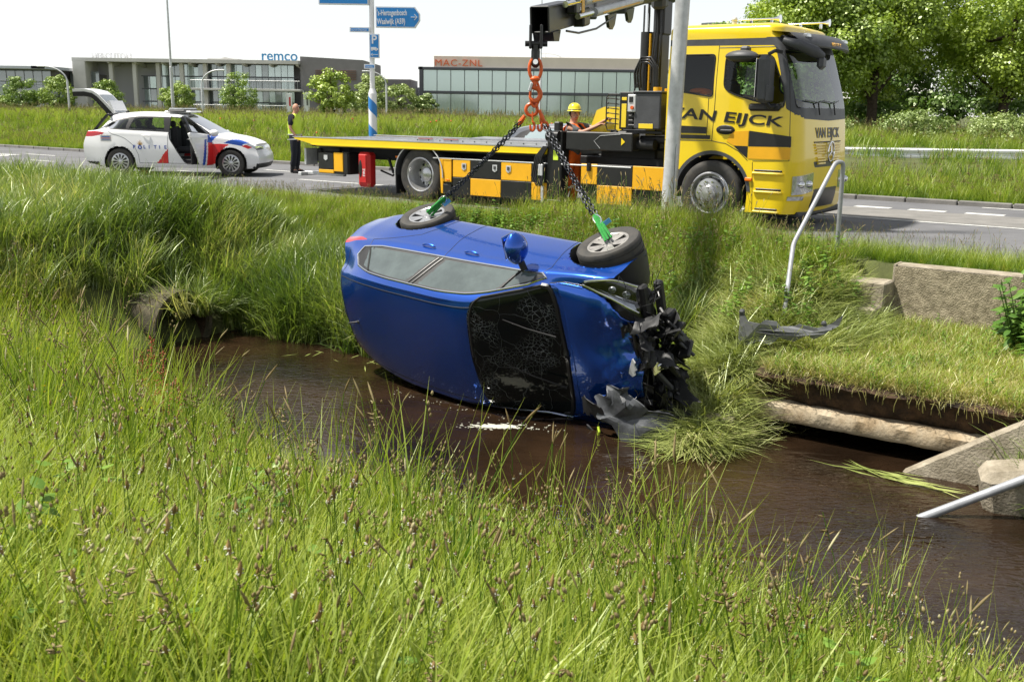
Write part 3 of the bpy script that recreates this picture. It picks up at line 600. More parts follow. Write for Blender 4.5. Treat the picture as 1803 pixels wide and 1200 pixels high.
# ledge
S, D = rnd(2600, -3.5, -0.8, 9.38, 12.35, 26)
LEDZ = lambda S, D: -0.70 + 0 * S
scatter('ledge_grass', 'dry_tuft', S, D, 1.0, 'short yellowing grass on the ledge below the concrete wall', 'grass', 9, zfn=LEDZ)
S, D = rnd(260, -3.5, -1.0, 9.4, 12.3, 27, lambda S, D, g: (fbm(S * 1.5, D * 1.5, 2) > .5) | (D < 9.9))
scatter('ledge_weeds', 'weed_tuft', S, D, 0.45, 'small green weeds along the eroded edge above the concrete beam', 'weeds', 10, zfn=LEDZ)
S, D = rnd(300, -1.45, 0.6, 8.15, 9.3, 28, lambda S, D, g: (S > -1.22) & (D > dfar(S) - .15))
scatter('edge_reeds', 'reed_tuft', S, D, 0.8, 'tall green reeds at the right end of the concrete culvert', 'reeds', 11)
S, D = rnd(150, -1.98, -0.9, 10.9, 12.3, 29, lambda S, D, g: S > -1.44 - (D - 11) * .28)
scatter('nettles', 'weed_tuft', S, D, 1.7, 'tall leafy nettles at the right edge above the sloping slab', 'nettles', 12, zfn=LEDZ)
# beyond the road
def kb_(S, D, g):
    X = T.x * S + N.x * D; Y = T.y * S + N.y * D
    return view_keep(S, D, 0.06) & ~((X > 6) & (Y > 24.5) & (Y < 34) & (g.uniform(0, 1, len(S)) < .88)) & (g.uniform(0, 1, len(S)) < np.clip(1.15 - (D - 22) / 60, 0.25, 1))
S, D = rnd(42000, -75, 34, 22.4, 60, 31, kb_)
scatter('far_meadow', 'far_tuft', S, D, 0.95, 'long grass bank beyond the road with pinkish seed heads along its top', 'grass', 13)
S, D = rnd(11000, -48, 14, 22.35, 24.5, 32, lambda S, D, g: view_keep(S, D, 0.06))
scatter('far_verge_grass', 'far_tuft', S, D, 0.55, 'short green verge at the far edge of the road', 'grass', 14)
# ================================================================ CULVERT, WALLS, RAILS
def sdM(s, d, z=0): m = Matrix((T, N, Vector((0, 0, 1)))).transposed().to_4x4(); m.translation = wp(s, d, z); return m
def rough_grid(f, a0, a1, na, b0, b1, nb, amp, sc, seed):
    A, B = np.meshgrid(np.linspace(a0, a1, na), np.linspace(b0, b1, nb), indexing='ij'); return A, B, (fbm(A * sc, B * sc, seed) - .5) * amp
# grass ledge: an overhanging slab of soil over the culvert opening
g = thing('soil_ledge', 'eroded ledge of dark soil over the long concrete beam', 'earth bank', mw=sdM(0, 0))
sb = MB(); ns = 60; S = np.linspace(-3.62, -0.7, ns)
rows = []
edge = 9.33 + 0.10 * (noise1(S * 3, 4) - .5) + 0.05 * (noise1(S * 11, 5) - .5)
for k, (dz, dd) in enumerate([(-0.70, 3.05), (-0.70, 1.2), (-0.70, 0.25), (-0.715, 0.06), (-0.75, 0.0), (-0.81, 0.07), (-0.88, 0.10), (-0.95, 0.12), (-1.00, 0.15), (-1.06, 0.30), (-1.10, 0.95), (-1.10, 1.2)]):
    a = 0.05 if 2 <= k <= 8 else 0.01
    rows.append(np.stack([S, edge * (dd < 1) + 9.35 * (dd >= 1) + dd + a * (fbm(S * 7, k * 1.7 + 0 * S, 8) - .5) * 2, dz + a * (fbm(S * 6, k * 1.3 + 0 * S, 12) - .5) + 0 * S], -1))
sb.grid(np.stack(rows)); sb.obj('soil_face', M['soil'], g, smooth=60)
# hanging roots and turf
rt = MB(); gg = random.Random(3)
for k in range(70):
    s = gg.uniform(-3.4, -1.45); d = 9.30 + gg.uniform(-.03, .03); z = -0.72 + gg.uniform(-.03, .01); L = gg.uniform(.03, .14); a = gg.uniform(-1, 1)
    rt.tube([(s, d, z), (s + a * L * .6, d - .03, z + .01), (s + a * L, d - .04, z - L * .5), (s + a * L * 1.1, d - .02, z - L)], 0.003, 4, False)
rt.obj('roots', M['dry'], g, kind='stuff')
# beam
bm_ = thing('concrete_beam', 'long pale concrete beam over the dark culvert opening', 'concrete beam', mw=sdM(-3.72, 9.40, -1.09))
b = MB(); n = 40; prof = [(-.075, -.085), (-.09, -.06), (-.095, .05), (-.07, .09), (.07, .09), (.09, .07), (.09, -.085)]; G = []
for i in range(n + 1):
    x = 2.9 * i / n; G.append([(x, p[0] + 0.010 * (noise2(x * 9, j, 1) - .5), p[1] + .012 * (noise2(x * 7, j, 2) - .5) + 0.02 * (i < 2)) for j, p in enumerate(prof)])
b.grid(np.array(G), closev=True); b.add(G[0], [tuple(range(7))]); b.obj('beam_body', M['beamc'], bm_, smooth=35)
# culvert side walls (dark inside)
cw = MB(); cw.box((-3.78, 10.4, -1.35), (0.16, 1.9, 1.0), 0.02); cw.box((-0.9, 10.4, -1.4), (0.16, 1.9, .6), .02)
c_ = cw.obj('culvert_side_wall', M['concrete']); c_.matrix_world = sdM(0, 0); tag(c_, 'low dark concrete side wall inside the culvert opening', 'wall')
# sloping slab
sl_ = thing('sloping_slab', 'pale concrete slab leaning from the beam down into the water', 'concrete slab', mw=sdM(0, 0))
P0 = Vector((-2.12, 9.06, -1.36)); P1 = Vector((-0.62, 9.20, -0.34)); ax = (P1 - P0).normalized(); up = Vector((0, 0, 1)); side = Vector((-ax.z, 0, ax.x)).normalized(); L = (P1 - P0).length
b = MB(); G = []
for i in range(31):
    c = P0 + ax * L * i / 30; hh = 0.335
    ring = [(-.055, 0), (-.075, -.02), (-.075, -hh), (.075, -hh), (.075, -.02), (.055, 0)]
    G.append([tuple(c + Vector((0, p[0], 0)) + side * (p[1] + .008 * (noise2(i * .5, j, 4) - .5))) for j, p in enumerate(ring)])
b.grid(np.array(G), closev=True); b.add(G[0], [tuple(range(6))]); b.add(G[-1], [tuple(range(6))]); b.obj('slab_body', M['concrete'], sl_, smooth=30)
# wall
wl = thing('retaining_wall', 'tall retaining wall of exposed pebble concrete under the road verge', 'retaining wall', mw=sdM(-3.17, 12.42, 0))
b = MB(); nx, nz = 70, 24; X, Z, R = rough_grid(None, 0, 4.6, nx, -0.95, 0.0, nz, 0.03, 9, 6)
b.grid(np.stack([X, R - 0.02, Z], -1)); b.obj('wall_face', M['exposed'], wl, smooth=60)
b = MB(); b.box((2.3, .14, -.03), (4.6, .24, .10), .015); b.obj('coping', M['concrete'], wl)
b = MB(); b.box((-.01, .12, -.45), (0.03, .28, .95), .005); b.obj('wall_end', M['concrete'], wl)
# stepped blocks
for k, (s, d, z, sx, sz, sy, lb) in enumerate([(-3.47, 12.24, -.16, .60, .62, .34, 'upper stepped concrete block at the left end of the pebble wall'), (-3.45, 11.90, -.42, .52, .50, .32, 'middle stepped concrete block half hidden in long grass'), (-3.52, 11.56, -.66, .46, .42, .32, 'lowest stepped concrete block down the grassy slope')]):
    b = MB(); b.box((0, 0, -sz / 2), (sx, sy, sz), .02); o = b.obj('concrete_step', M['concrete'], label=lb, cat='concrete step', group='concrete steps beside the wall'); o.matrix_world = sdM(s, d, z) @ Matrix.Rotation(.03 * (k - 1), 4, 'Z')
def rock(name, s, d, z, r, seed, label, m='concrete'):
    b = MB(); b.ball((0, 0, 0), 1, 9); g = random.Random(seed)
    o = []
    for v in b.v:
        q = v.normalized(); k = 1 + .45 * (noise2(q.x * 2.5 + 3, q.y * 2.5 + q.z * 3, seed) - .5); q = Vector((max(-.58, min(.62, q.x)), max(-.6, min(.55, q.y)), max(-.5, min(.52, q.z)))) * 1.35
        o.append(Vector((q.x * r[0], q.y * r[1], q.z * r[2])) * k)
    b.v = o; ob = b.obj(name, M[m], smooth=45, label=label, cat='stone'); ob.matrix_world = sdM(s, d, z) @ Matrix.Rotation(g.uniform(0, 3), 4, 'Z'); return ob
b = MB(); b.box((0, 0, 0), (.42, .36, .52), .07, Euler((.12, -.18, .3)).to_matrix()); b.box((.16, .1, -.12), (.3, .34, .36), .06, Euler((-.1, .2, .7)).to_matrix()); o = b.obj('boulder', M['concrete'], smooth=25, label='pale concrete boulder in the water beside the sloping slab', cat='stone'); o.matrix_world = sdM(-1.16, 8.66, -1.22)
rock('broken_concrete', -3.75, 8.85, -1.25, (.2, .16, .26), 5, 'broken concrete lump buried under reeds left of the beam')
rock('broken_concrete', -1.30, 9.6, -1.3, (.3, .3, .3), 7, 'dark wet concrete lump in the hollow behind the slab')
# bent railings
def pipe_rail(name, pts, r, label, m='rail', n=14):
    t = thing(name, label, 'railing', pts[0]); b = MB(); q = [Vector(p) - Vector(pts[0]) for p in pts]
    # smooth the corners
    out = [q[0]]
    for i in range(1, len(q) - 1):
        a, c = q[i - 1], q[i + 1]; ra = min(.07, (a - q[i]).length * .4); rc = min(.07, (c - q[i]).length * .4); A = q[i] + (a - q[i]).normalized() * ra; C_ = q[i] + (c - q[i]).normalized() * rc
        for k in range(6): u = k / 5; out.append(A * (1 - u)**2 + q[i] * 2 * u * (1 - u) + C_ * u * u)
    out.append(q[-1]); b.tube(out, r, n); b.obj('rail_pipe', M[m], t, smooth=50); return t
r1 = [wp(-3.80, 10.48, -0.62), wp(-4.14, 11.6, 0.26), wp(-4.03, 12.55, 1.17), wp(-3.97, 12.66, 1.17), wp(-3.98, 12.72, 0.0)]
t = pipe_rail('bent_railing', r1, 0.027, 'bent grey steel railing leaning down the bank in front of the truck')
b = MB(); b.cyl(Vector((0, 0, 0)), Vector((0, 0, .07)), .045, n=12); b.obj('foot_socket', M['steel'], t)
r2 = [Vector((3.22, 7.56, -1.36)), Vector((3.60, 7.55, -1.19)), Vector((4.70, 7.50, -.68)), Vector((4.95, 7.62, -.62))]
pipe_rail('fallen_railing', r2, 0.036, 'fallen grey steel railing end dipping into the water at the right edge')
# round culvert at the dam end
cv = thing('round_culvert', 'dark round concrete culvert mouth hidden by reeds at the left', 'culvert pipe', mw=sdM(-11.02, 8.35, -1.10))
b = MB(); b.lathe([(.40, -.2), (.40, -.12), (.455, -.12), (.46, -.15), (.46, -1.2)], 30, 'X'); b.obj('pipe_ring', M['darkconc'], cv); b = MB(); b.lathe([(.40, -1.2), (.40, -.19)], 30, 'X'); b.obj('pipe_bore', M['soil'], cv)  # bore takes the dark soil colour as painted shade inside the pipe
b = MB(); b.lathe([(.0, -1.19), (.41, -1.19)], 20, 'X'); b.obj('pipe_shade_disc', M['plastic'], cv)  # black disc added as the shaded depth of the pipe
# floating cut reeds on the water
b = MB(); gg = random.Random(8)
for k in range(34):
    s = gg.gauss(-2.1, .28); d = 8.78 + (s + 2.1) * -.12 + gg.gauss(0, .05); a = gg.gauss(-.15, .18); L = gg.uniform(.25, .6); w = gg.uniform(.006, .012); c = wp(s, d, ZW + .008 + gg.uniform(0, .02)); q = T * cos(a) + N * sin(a); r = Vector((-q.y, q.x, 0))
    b.add([c - q * L / 2, c + r * w, c + q * L / 2 + Vector((0, 0, gg.uniform(0, .03))), c - r * w], [(0, 1, 2, 3)])
b.obj('floating_reeds', M['cut'], label='loose cut reeds floating beside the foot of the sloping slab', cat='cut reeds', kind='stuff')
b = MB()
for k in range(40):
    s = gg.uniform(-9.5, -4.8); d = dfar(np.array([s]))[0] - gg.uniform(.1, .7); a = gg.uniform(0, 6); L = gg.uniform(.1, .35); w = gg.uniform(.004, .012); c = wp(s, d, ZW + .006); q = Vector((cos(a), sin(a), 0)); r = Vector((-q.y, q.x, 0))
    b.add([c - q * L / 2, c + r * w, c + q * L / 2, c - r * w], [(0, 1, 2, 3)])
b.obj('floating_leaves', M['cut'], label='scattered reed leaves floating along the far waterline', cat='cut reeds', kind='stuff')
# foam at the car
fo = MB(); gg = random.Random(4)
for k in range(260):
    a = gg.uniform(0, 6.28); r = abs(gg.gauss(0, 1)); x = -.12 + .19 * r * cos(a); y = 9.72 + .05 * r * sin(a); q = gg.uniform(.008, .028) / (.6 + r)
    fo.ball((x, y, ZW + .001), (q * 1.8, q, q * .22), 4)
for k in range(50):
    x = gg.uniform(-1.3, .6); y = 10.9 - (x + 1.3) * .75 + gg.gauss(0, .06); q = gg.uniform(.003, .009); fo.ball((x, y, ZW + .003), (q, q, q * .4), 3)
fo.obj('foam', M['petal'], label='white foam patch on the brown water below the car windscreen', cat='foam', kind='stuff')
# ================================================================ CAR BODIES (half-section loft, cut into panels in its own parameters)
class Car:
    """x forward, y left, z up, origin under mid wheelbase. Tables give centre height, belt, cant rail, half width..."""
    def __init__(s, **k): s.__dict__.update(k)
    def levels(s, x):
        x = np.asarray(x, float); zc = pchip(*s.zc, x); zb = pchip(*s.belt, x); zt = pchip(*s.cant, x); W_ = pchip(*s.W, x); yc = pchip(*s.yc, x); z0 = pchip(*s.z0, x)
        sh = s.shoulder
        Y = [W_ - .06, W_ - .008, W_, W_ - .012 - sh, W_ - .055, yc, yc - .075, yc * .52, 0 * x]
        Zs = [z0, z0 + .12, z0 * .4 + zb * .6 - .06, zb - .13, zb, zt, zt + .55 * (zc - zt), zt + .90 * (zc - zt), zc]
        return np.stack([np.broadcast_to(x, zc.shape)] * 9, -1), np.stack(Y, -1), np.stack(Zs, -1)
    def surf(s, X, V):
        """X base station, V level 0..8 (arrays)"""
        sh = X.shape; x = X.ravel(); v = V.ravel(); xr = np.clip(x, s.xt, s.xn); LX, LY, LZ = s.levels(xr)
        tt = np.clip((s.xt + s.tl - x) / s.tl, 0, 1.0); nn = np.clip((x - (s.xn - s.nl)) / s.nl, 0, 1.0)
        LX = LX + np.array(s.tailx)[None] * (tt**2)[:, None] + np.array(s.nosex)[None] * (nn**2)[:, None]
        i = np.clip(np.floor(v).astype(int), 0, 7); t = v - i; r = np.arange(len(x)); out = []
        for A in (LX, LY, LZ):
            p1 = A[r, i]; p2 = A[r, i + 1]; d = p2 - p1; dm = np.where(i > 0, p1 - A[r, np.maximum(i - 1, 0)], d); dp = np.where(i < 7, A[r, np.minimum(i + 2, 8)] - p2, d)
            if A is LY: dp = np.where(i == 7, d, dp)
            if A is LZ: dp = np.where(i == 7, -d, dp)
            def lim(a, b): return np.where(a * b > 0, 2 * a * b / (a + b + 1e-12), 0)
            m1 = np.where(i > 0, .5 * lim(dm, d) + .25 * (dm + d) * 1.0, d); m2 = .5 * lim(d, dp) + .25 * (d + dp)
            out.append((2 * t**3 - 3 * t**2 + 1) * p1 + (t**3 - 2 * t**2 + t) * m1 + (-2 * t**3 + 3 * t**2) * p2 + (t**3 - t**2) * m2)
        # closing caps beyond the end stations
        k = np.where(x < s.xt, (s.xt - x) / s.cap, np.where(x > s.xn, (x - s.xn) / s.cap, 0)); k = np.clip(k, 0, 1); ck = np.sqrt(np.clip(1 - k**2.4, 0, 1))
        out[1] = out[1] * ck; out[0] = out[0] + np.where(x < s.xt, -1, 1) * s.bulge * (1 - ck)
        return np.stack(out, -1).reshape(*sh, 3)
    def pt(s, x, v, side=1, off=0.0):
        a = np.array([x, x + 1e-3, x], float); b = np.array([v, v, v + 1e-3], float); P = s.surf(a, b); n = np.cross(P[1] - P[0], P[2] - P[0]); n /= np.linalg.norm(n) + 1e-12
        if n[1] < -1e-6 or (abs(n[1]) < 1e-6 and n[2] < 0): n = -n
        p = P[0] + n * off; return Vector((p[0], p[1] * side, p[2]))
    def build(s, masks, deletes, classify, nu, nv, arches, post=None):
        du = (s.xn - s.xt) / nu; dv = 8 / nv; us = np.concatenate([s.xt - s.cap + s.cap * np.linspace(0, 1, 9)[:-1], np.linspace(s.xt, s.xn, nu), s.xn + s.cap * np.linspace(0, 1, 9)[1:]])
        U, V = np.meshgrid(us, np.linspace(0, 8, nv + 1), indexing='ij'); U2, V2 = snap(U, V, masks, du, dv, .55); inb = (U > s.xt + du) & (U < s.xn - du); U = np.where(inb, U2, U); V = np.where(inb & (V > 0) & (V < 8), V2, V)
        P = s.surf(U, V); parts = {}
        for side in (1, -1):
            Q = P.copy(); Q[..., 1] *= side
            for (ax_, az_, R) in arches:
                r = np.hypot(Q[..., 0] - ax_, Q[..., 2] - az_); m = (np.abs(r - R) < du * .62) & (V < 4); k = np.where(m, R / np.maximum(r, 1e-6), 1)
                Q[..., 0] = ax_ + (Q[..., 0] - ax_) * k; Q[..., 2] = az_ + (Q[..., 2] - az_) * k
            if post: Q = post(Q, U, V, side)
            a, b = U.shape; I = np.arange(a * b).reshape(a, b); F = np.stack([I[:-1, :-1], I[1:, :-1], I[1:, 1:], I[:-1, 1:]], -1).reshape(-1, 4)
            if side < 0: F = F[:, ::-1]
            q = Q.reshape(-1, 3); cu = U.ravel()[F].mean(1); cv = V.ravel()[F].mean(1); cc = q[F].mean(1)
            kill = np.zeros(len(F), bool)
            for (ax_, az_, R) in arches: kill |= (np.hypot(cc[:, 0] - ax_, cc[:, 2] - az_) < R) & (cv < 4)
            lab = classify(cu, cv, cc, side)
            for nm in set(lab.tolist()):
                if nm is None or nm == '': continue
                sel = (lab == nm) & ~kill; f = F[sel]
                if len(f): parts.setdefault(nm, []).append((q, f))
        out = {}
        for nm, lst in parts.items():
            Vs, Fs, o = [], [], 0
            for q, f in lst:
                u, inv = np.unique(f, return_inverse=True); Vs.append(q[u]); Fs.append(inv.reshape(f.shape) + o); o += len(u)
            V_ = np.concatenate(Vs); F_ = np.concatenate(Fs)
            key = np.round(V_, 5); _, ix, inv = np.unique(key, axis=0, return_index=True, return_inverse=True); out[nm] = (V_[ix], inv.reshape(-1)[F_])
        return out
    def line(s, mb, pts, r, side=1, off=0.001, n=6, step=.03, close=False):
        P = []; pts = list(pts) + ([pts[0]] if close else [])
        for (a, b) in zip(pts[:-1], pts[1:]):
            L = math.hypot(b[0] - a[0], (b[1] - a[1]) * .2); k = max(1, int(L / step))
            for i in range(k): t = i / k; P.append(s.pt(a[0] + (b[0] - a[0]) * t, a[1] + (b[1] - a[1]) * t, side, off))
        if not close: P.append(s.pt(*pts[-1], side, off))
        mb.tube(P, r, n, True, close=close)
def car_wheel(parent, loc, mw, R=.32, w=.21, spokes=10, outer=1, rimm='rim', cover=False, rimr=.62):
    """axle along y, outer face towards +y*outer"""
    wt = bpy.data.objects.new('wheel', None); COL.objects.link(wt); wt.parent = parent; wt.location = loc; wt.rotation_euler = mw; o = outer
    b = MB(); h = w / 2; rr = R * rimr
    prof = [(rr, -h * .8), (R * .80, -h * 1.02), (R * .95, -h * .92), (R, -h * .70), (R, -h * .35), (R - .006, -h * .33), (R - .006, -h * .25), (R, -h * .23), (R, h * .23), (R - .006, h * .25), (R - .006, h * .33), (R, h * .35), (R, h * .70), (R * .95, h * .92), (R * .80, h * 1.02), (rr + .012, h * .86), (rr, h * .8)]
    b.lathe(prof, 64, 'Y'); b.obj('tyre', M['tyre'], wt, smooth=40)
    b = MB(); b.lathe([(rr + .010, o * h * .84), (rr - .004, o * h * .86), (rr - .016, o * h * .80), (rr - .022, o * h * .45), (rr - .03, -o * h * .6), (rr, -o * h * .8)], 48, 'Y')
    if not cover:
        for k in range(spokes):
            a = 2 * pi * k / spokes + (.10 if k % 2 else -.10) * (spokes == 10); da = .10 if spokes > 7 else .17; ca, sa_ = cos(a), sin(a)
            def q(r, t, y): return (r * ca - t * sa_, y, r * sa_ + t * ca)
            w0, w1 = .022, .034
            vs = [q(.045, -w0, o * h * .66), q(.045, w0, o * h * .66), q(rr - .012, w1, o * h * .80), q(rr - .012, -w1, o * h * .80), q(.045, -w0 * .7, o * h * .40), q(.045, w0 * .7, o * h * .40), q(rr - .012, w1 * .7, o * h * .55), q(rr - .012, -w1 * .7, o * h * .55)]
            b.add(vs, [(0, 1, 2, 3), (4, 7, 6, 5), (0, 4, 5, 1), (1, 5, 6, 2), (2, 6, 7, 3), (3, 7, 4, 0)], out=True)
        b.lathe([(.0, o * h * .70), (.03, o * h * .71), (.034, o * h * .66), (.07, o * h * .62), (.075, o * h * .45)], 28, 'Y')
    else:
        b.lathe([(0, o * h * .98), (.035, o * h * .98), (.05, o * h * .90), (rr * .55, o * h * .95), (rr * .98, o * h * .90), (rr + .008, o * h * .84)], 48, 'Y')
    b.obj('rim', M[rimm], wt, smooth=35)
    b = MB()
    if cover:
        for k in range(12):
            a = 2 * pi * k / 12; ca, sa_ = cos(a), sin(a); pts = [(.06, -.006), (.06, .006), (rr * .86, .026), (rr * .92, .0), (rr * .86, -.026)]
            vs = [(r * ca - t * sa_, o * h * (1.0 - .03), r * sa_ + t * ca) for r, t in pts]; b.add(vs, [(0, 1, 2, 3, 4)])
    else:
        for k in range(5):
            a = 2 * pi * k / 5; b.cyl((.052 * cos(a), o * h * .5, .052 * sin(a)), (.052 * cos(a), o * h * .67, .052 * sin(a)), .011, n=8)
        b.lathe([(0, -o * h * .3), (rr * .98, -o * h * .3)], 24, 'Y')
    b.obj('wheel_bolts' if not cover else 'cover_slots', M['plastic'], wt); return wt
# ---------------------------------------------------------------- blue wreck
KC = Car(xt=-2.0, xn=1.98, tl=.40, nl=.5, cap=.10, bulge=.05, shoulder=.018,
    zc=([-2.0, -1.93, -1.80, -1.4, -.6, .1, .34, .7, 1.12, 1.5, 1.85, 1.98], [1.30, 1.35, 1.385, 1.44, 1.48, 1.455, 1.41, 1.22, .985, .93, .82, .74]),
    belt=([-2.0, -1.6, -.8, 0, .8, 1.1, 1.5, 1.98], [1.0, 1.02, .985, .955, .915, .88, .81, .66]),
    cant=([-2.0, -1.80, -1.62, -1.3, -.8, -.2, .2, .55, .85, 1.05, 1.2, 1.5, 1.98], [1.12, 1.20, 1.28, 1.36, 1.405, 1.405, 1.35, 1.21, 1.05, .95, .905, .845, .70]),
    W=([-2.0, -1.8, -1.3, -.6, .6, 1.3, 1.7, 1.98], [.80, .855, .89, .885, .885, .885, .855, .76]),
    yc=([-2.0, -1.5, -.5, .2, .8, 1.1, 1.4, 1.98], [.56, .615, .64, .635, .70, .745, .72, .60]),
    z0=([-2.0, -1.7, 1.7, 1.98], [.27, .19, .19, .22]),
    tailx=[-.06, -.14, -.16, -.12, -.08, -.01, 0, .01, .02], nosex=[-.04, .02, .02, .0, -.03, -.03, 0, .05, .08])
Mw = Matrix(((.715, -.194, -.672, .358), (-.699, -.243, -.673, 11.201), (-.032, .95, -.309, -.253), (0, 0, 0, 1)))
_q = Mw.to_3x3(); _x = _q.col[0].normalized(); _y = (_q.col[1] - _x * _x.dot(_q.col[1])).normalized(); _z = _x.cross(_y); Mw = Matrix((_x, _y, _z)).transposed().to_4x4(); Mw.translation = (.358, 11.201, -.253)
wreck = thing('wrecked_car', 'wrecked dark blue hatchback lying on its side in the ditch water, hung from chains', 'car', mw=Mw)
DLO = [(-1.67, 4.50), (-1.60, 4.20), (-1.30, 4.10), (-.5, 4.08), (.5, 4.08), (.98, 4.12), (1.04, 4.5), (.86, 4.80), (.5, 4.88), (-.5, 4.9), (-1.25, 4.88), (-1.55, 4.78)]
WS = [(.42, 5.12), (.36, 5.6), (.30, 6.6), (.27, 8.01), (1.20, 8.01), (1.17, 6.6), (1.10, 5.5), (1.02, 5.12), (.7, 5.08)]
HOOD = [(1.07, 5.05), (1.17, 5.5), (1.24, 6.6), (1.26, 8.01), (2.3, 8.01), (2.3, 7.2), (1.90, 6.7), (1.76, 5.9), (1.58, 5.2), (1.40, 4.8), (1.2, 4.8)]
HLM = [(1.38, 4.66), (1.52, 4.25), (1.72, 3.85), (1.98, 3.55), (2.2, 3.55), (2.2, 7.2), (1.90, 6.7), (1.76, 5.9), (1.58, 5.2)]
TLM = [(-2.2, 3.1), (-2.2, 4.05), (-1.92, 4.0), (-1.66, 3.72), (-1.78, 3.28)]
RWM = [(-2.2, 5.05), (-2.2, 8.01), (-1.97, 8.01), (-1.97, 5.3)]
ROOFSEAM = [(-1.9, 6.2), (.36, 6.2)]
def cls_wreck(u, v, c, side):
    lab = np.full(u.shape, 'body_shell', dtype=object)
    lab[inpoly(u, v, HOOD)] = 'bonnet'; lab[inpoly(u, v, DLO)] = 'window_trim'
    for nm, pl in SIDEG: lab[inpoly(u, v, pl)] = nm
    lab[inpoly(u, v, WS)] = 'windscreen'; lab[inpoly(u, v, HLM)] = ''; lab[inpoly(u, v, TLM)] = 'tail_lamp'; lab[inpoly(u, v, RWM) & (u < -1.95)] = 'rear_window'
    lab[(u > 1.70) & (v < 4.0)] = ''; lab[(u > 1.86) & (v < 5.0)] = ''; lab[(u > 1.97)] = ''
    return lab
SIDEG = [('rear_door_glass', [(-1.50, 4.20), (-.44, 4.16), (-.62, 4.82), (-1.22, 4.80), (-1.44, 4.72)]), ('front_door_glass', [(-.28, 4.16), (.70, 4.16), (.56, 4.80), (-.42, 4.83)]), ('quarter_glass', [(.74, 4.17), (.93, 4.2), (.88, 4.6), (.62, 4.8)])]
def post_wreck(Q, U, V, side):
    # crumple: nose pushed back and waves across the bonnet
    f = sstep(1.45, 1.98, U); w = (fbm(Q[..., 1] * 3.1 + 5, U * 4.0, 3) - .5)
    Q[..., 2] += f * w * .30 - sstep(1.3, 1.7, U) * (V > 4.9) * .05 * np.exp(-((Q[..., 1] - .22) / .18)**2) + sstep(1.2, 1.98, U) * (V > 4.9) * np.exp(-((Q[..., 1] + .15) / .28)**2) * .05
    Q[..., 0] -= f * .10 * (.5 + fbm(Q[..., 1] * 2.5, 0 * U, 9)) * (V > 4.2)
    return Q
PW = KC.build([DLO, WS, HOOD, HLM, TLM] + [p for _, p in SIDEG], [], cls_wreck, 300, 96, [(-1.325, .33, .375), (1.325, .33, .375)], post_wreck)
def crackglass():
    m, n, l, b = _nt('cracked_windscreen'); b.inputs['Base Color'].default_value = (.006, .008, .008, 1); b.inputs['Roughness'].default_value = .08; b.inputs['Coat Weight'].default_value = .1; b.inputs['Specular IOR Level'].default_value = .3
    tc = n.new('ShaderNodeTexCoord'); nz = n.new('ShaderNodeTexNoise'); nz.inputs['Scale'].default_value = 3; l.new(tc.outputs['Object'], nz.inputs['Vector'])
    mv = n.new('ShaderNodeMix'); mv.data_type = 'VECTOR'; mv.inputs[0].default_value = .18; l.new(tc.outputs['Object'], mv.inputs[4]); l.new(nz.outputs['Color'], mv.inputs[5])
    def crack(sc, w0, off):
        ma = n.new('ShaderNodeMapping'); ma.inputs['Location'].default_value = off; l.new(mv.outputs[1], ma.inputs[0])
        vo = n.new('ShaderNodeTexVoronoi'); vo.feature = 'DISTANCE_TO_EDGE'; vo.inputs['Scale'].default_value = sc; l.new(ma.outputs[0], vo.inputs['Vector'])
        mr = n.new('ShaderNodeMapRange'); mr.inputs[1].default_value = 0; mr.inputs[2].default_value = w0; mr.inputs[3].default_value = 1; mr.inputs[4].default_value = 0; l.new(vo.outputs['Distance'], mr.inputs[0]); return mr.outputs[0]
    c1 = crack(4, .006, (0, 0, 0)); c2 = crack(30, .035, (3, 1, 2))
    ns = n.new('ShaderNodeTexNoise'); ns.inputs['Scale'].default_value = 2.3; ns.inputs['Detail'].default_value = 2; l.new(tc.outputs['Object'], ns.inputs['Vector'])
    m1 = n.new('ShaderNodeMapRange'); m1.inputs[1].default_value = .47; m1.inputs[2].default_value = .66; l.new(ns.outputs['Fac'], m1.inputs[0])
    mu = n.new('ShaderNodeMath'); mu.operation = 'MULTIPLY'; l.new(c2, mu.inputs[0]); l.new(m1.outputs[0], mu.inputs[1])
    mm = n.new('ShaderNodeMath'); mm.operation = 'MULTIPLY'; l.new(c1, mm.inputs[0]); mm.inputs[1].default_value = .35
    ad = n.new('ShaderNodeMath'); ad.operation = 'MAXIMUM'; l.new(mm.outputs[0], ad.inputs[0]); l.new(mu.outputs[0], ad.inputs[1])
    cr = n.new('ShaderNodeMix'); cr.data_type = 'RGBA'; l.new(ad.outputs[0], cr.inputs[0]); cr.inputs[6].default_value = (.006, .008, .008, 1); cr.inputs[7].default_value = (.34, .37, .37, 1); l.new(cr.outputs[2], b.inputs['Base Color'])
    bp = n.new('ShaderNodeBump'); bp.inputs['Strength'].default_value = .6; bp.inputs['Distance'].default_value = .01; l.new(ad.outputs[0], bp.inputs['Height']); l.new(bp.outputs[0], b.inputs['Normal'])
    return m
M['crack'] = crackglass()
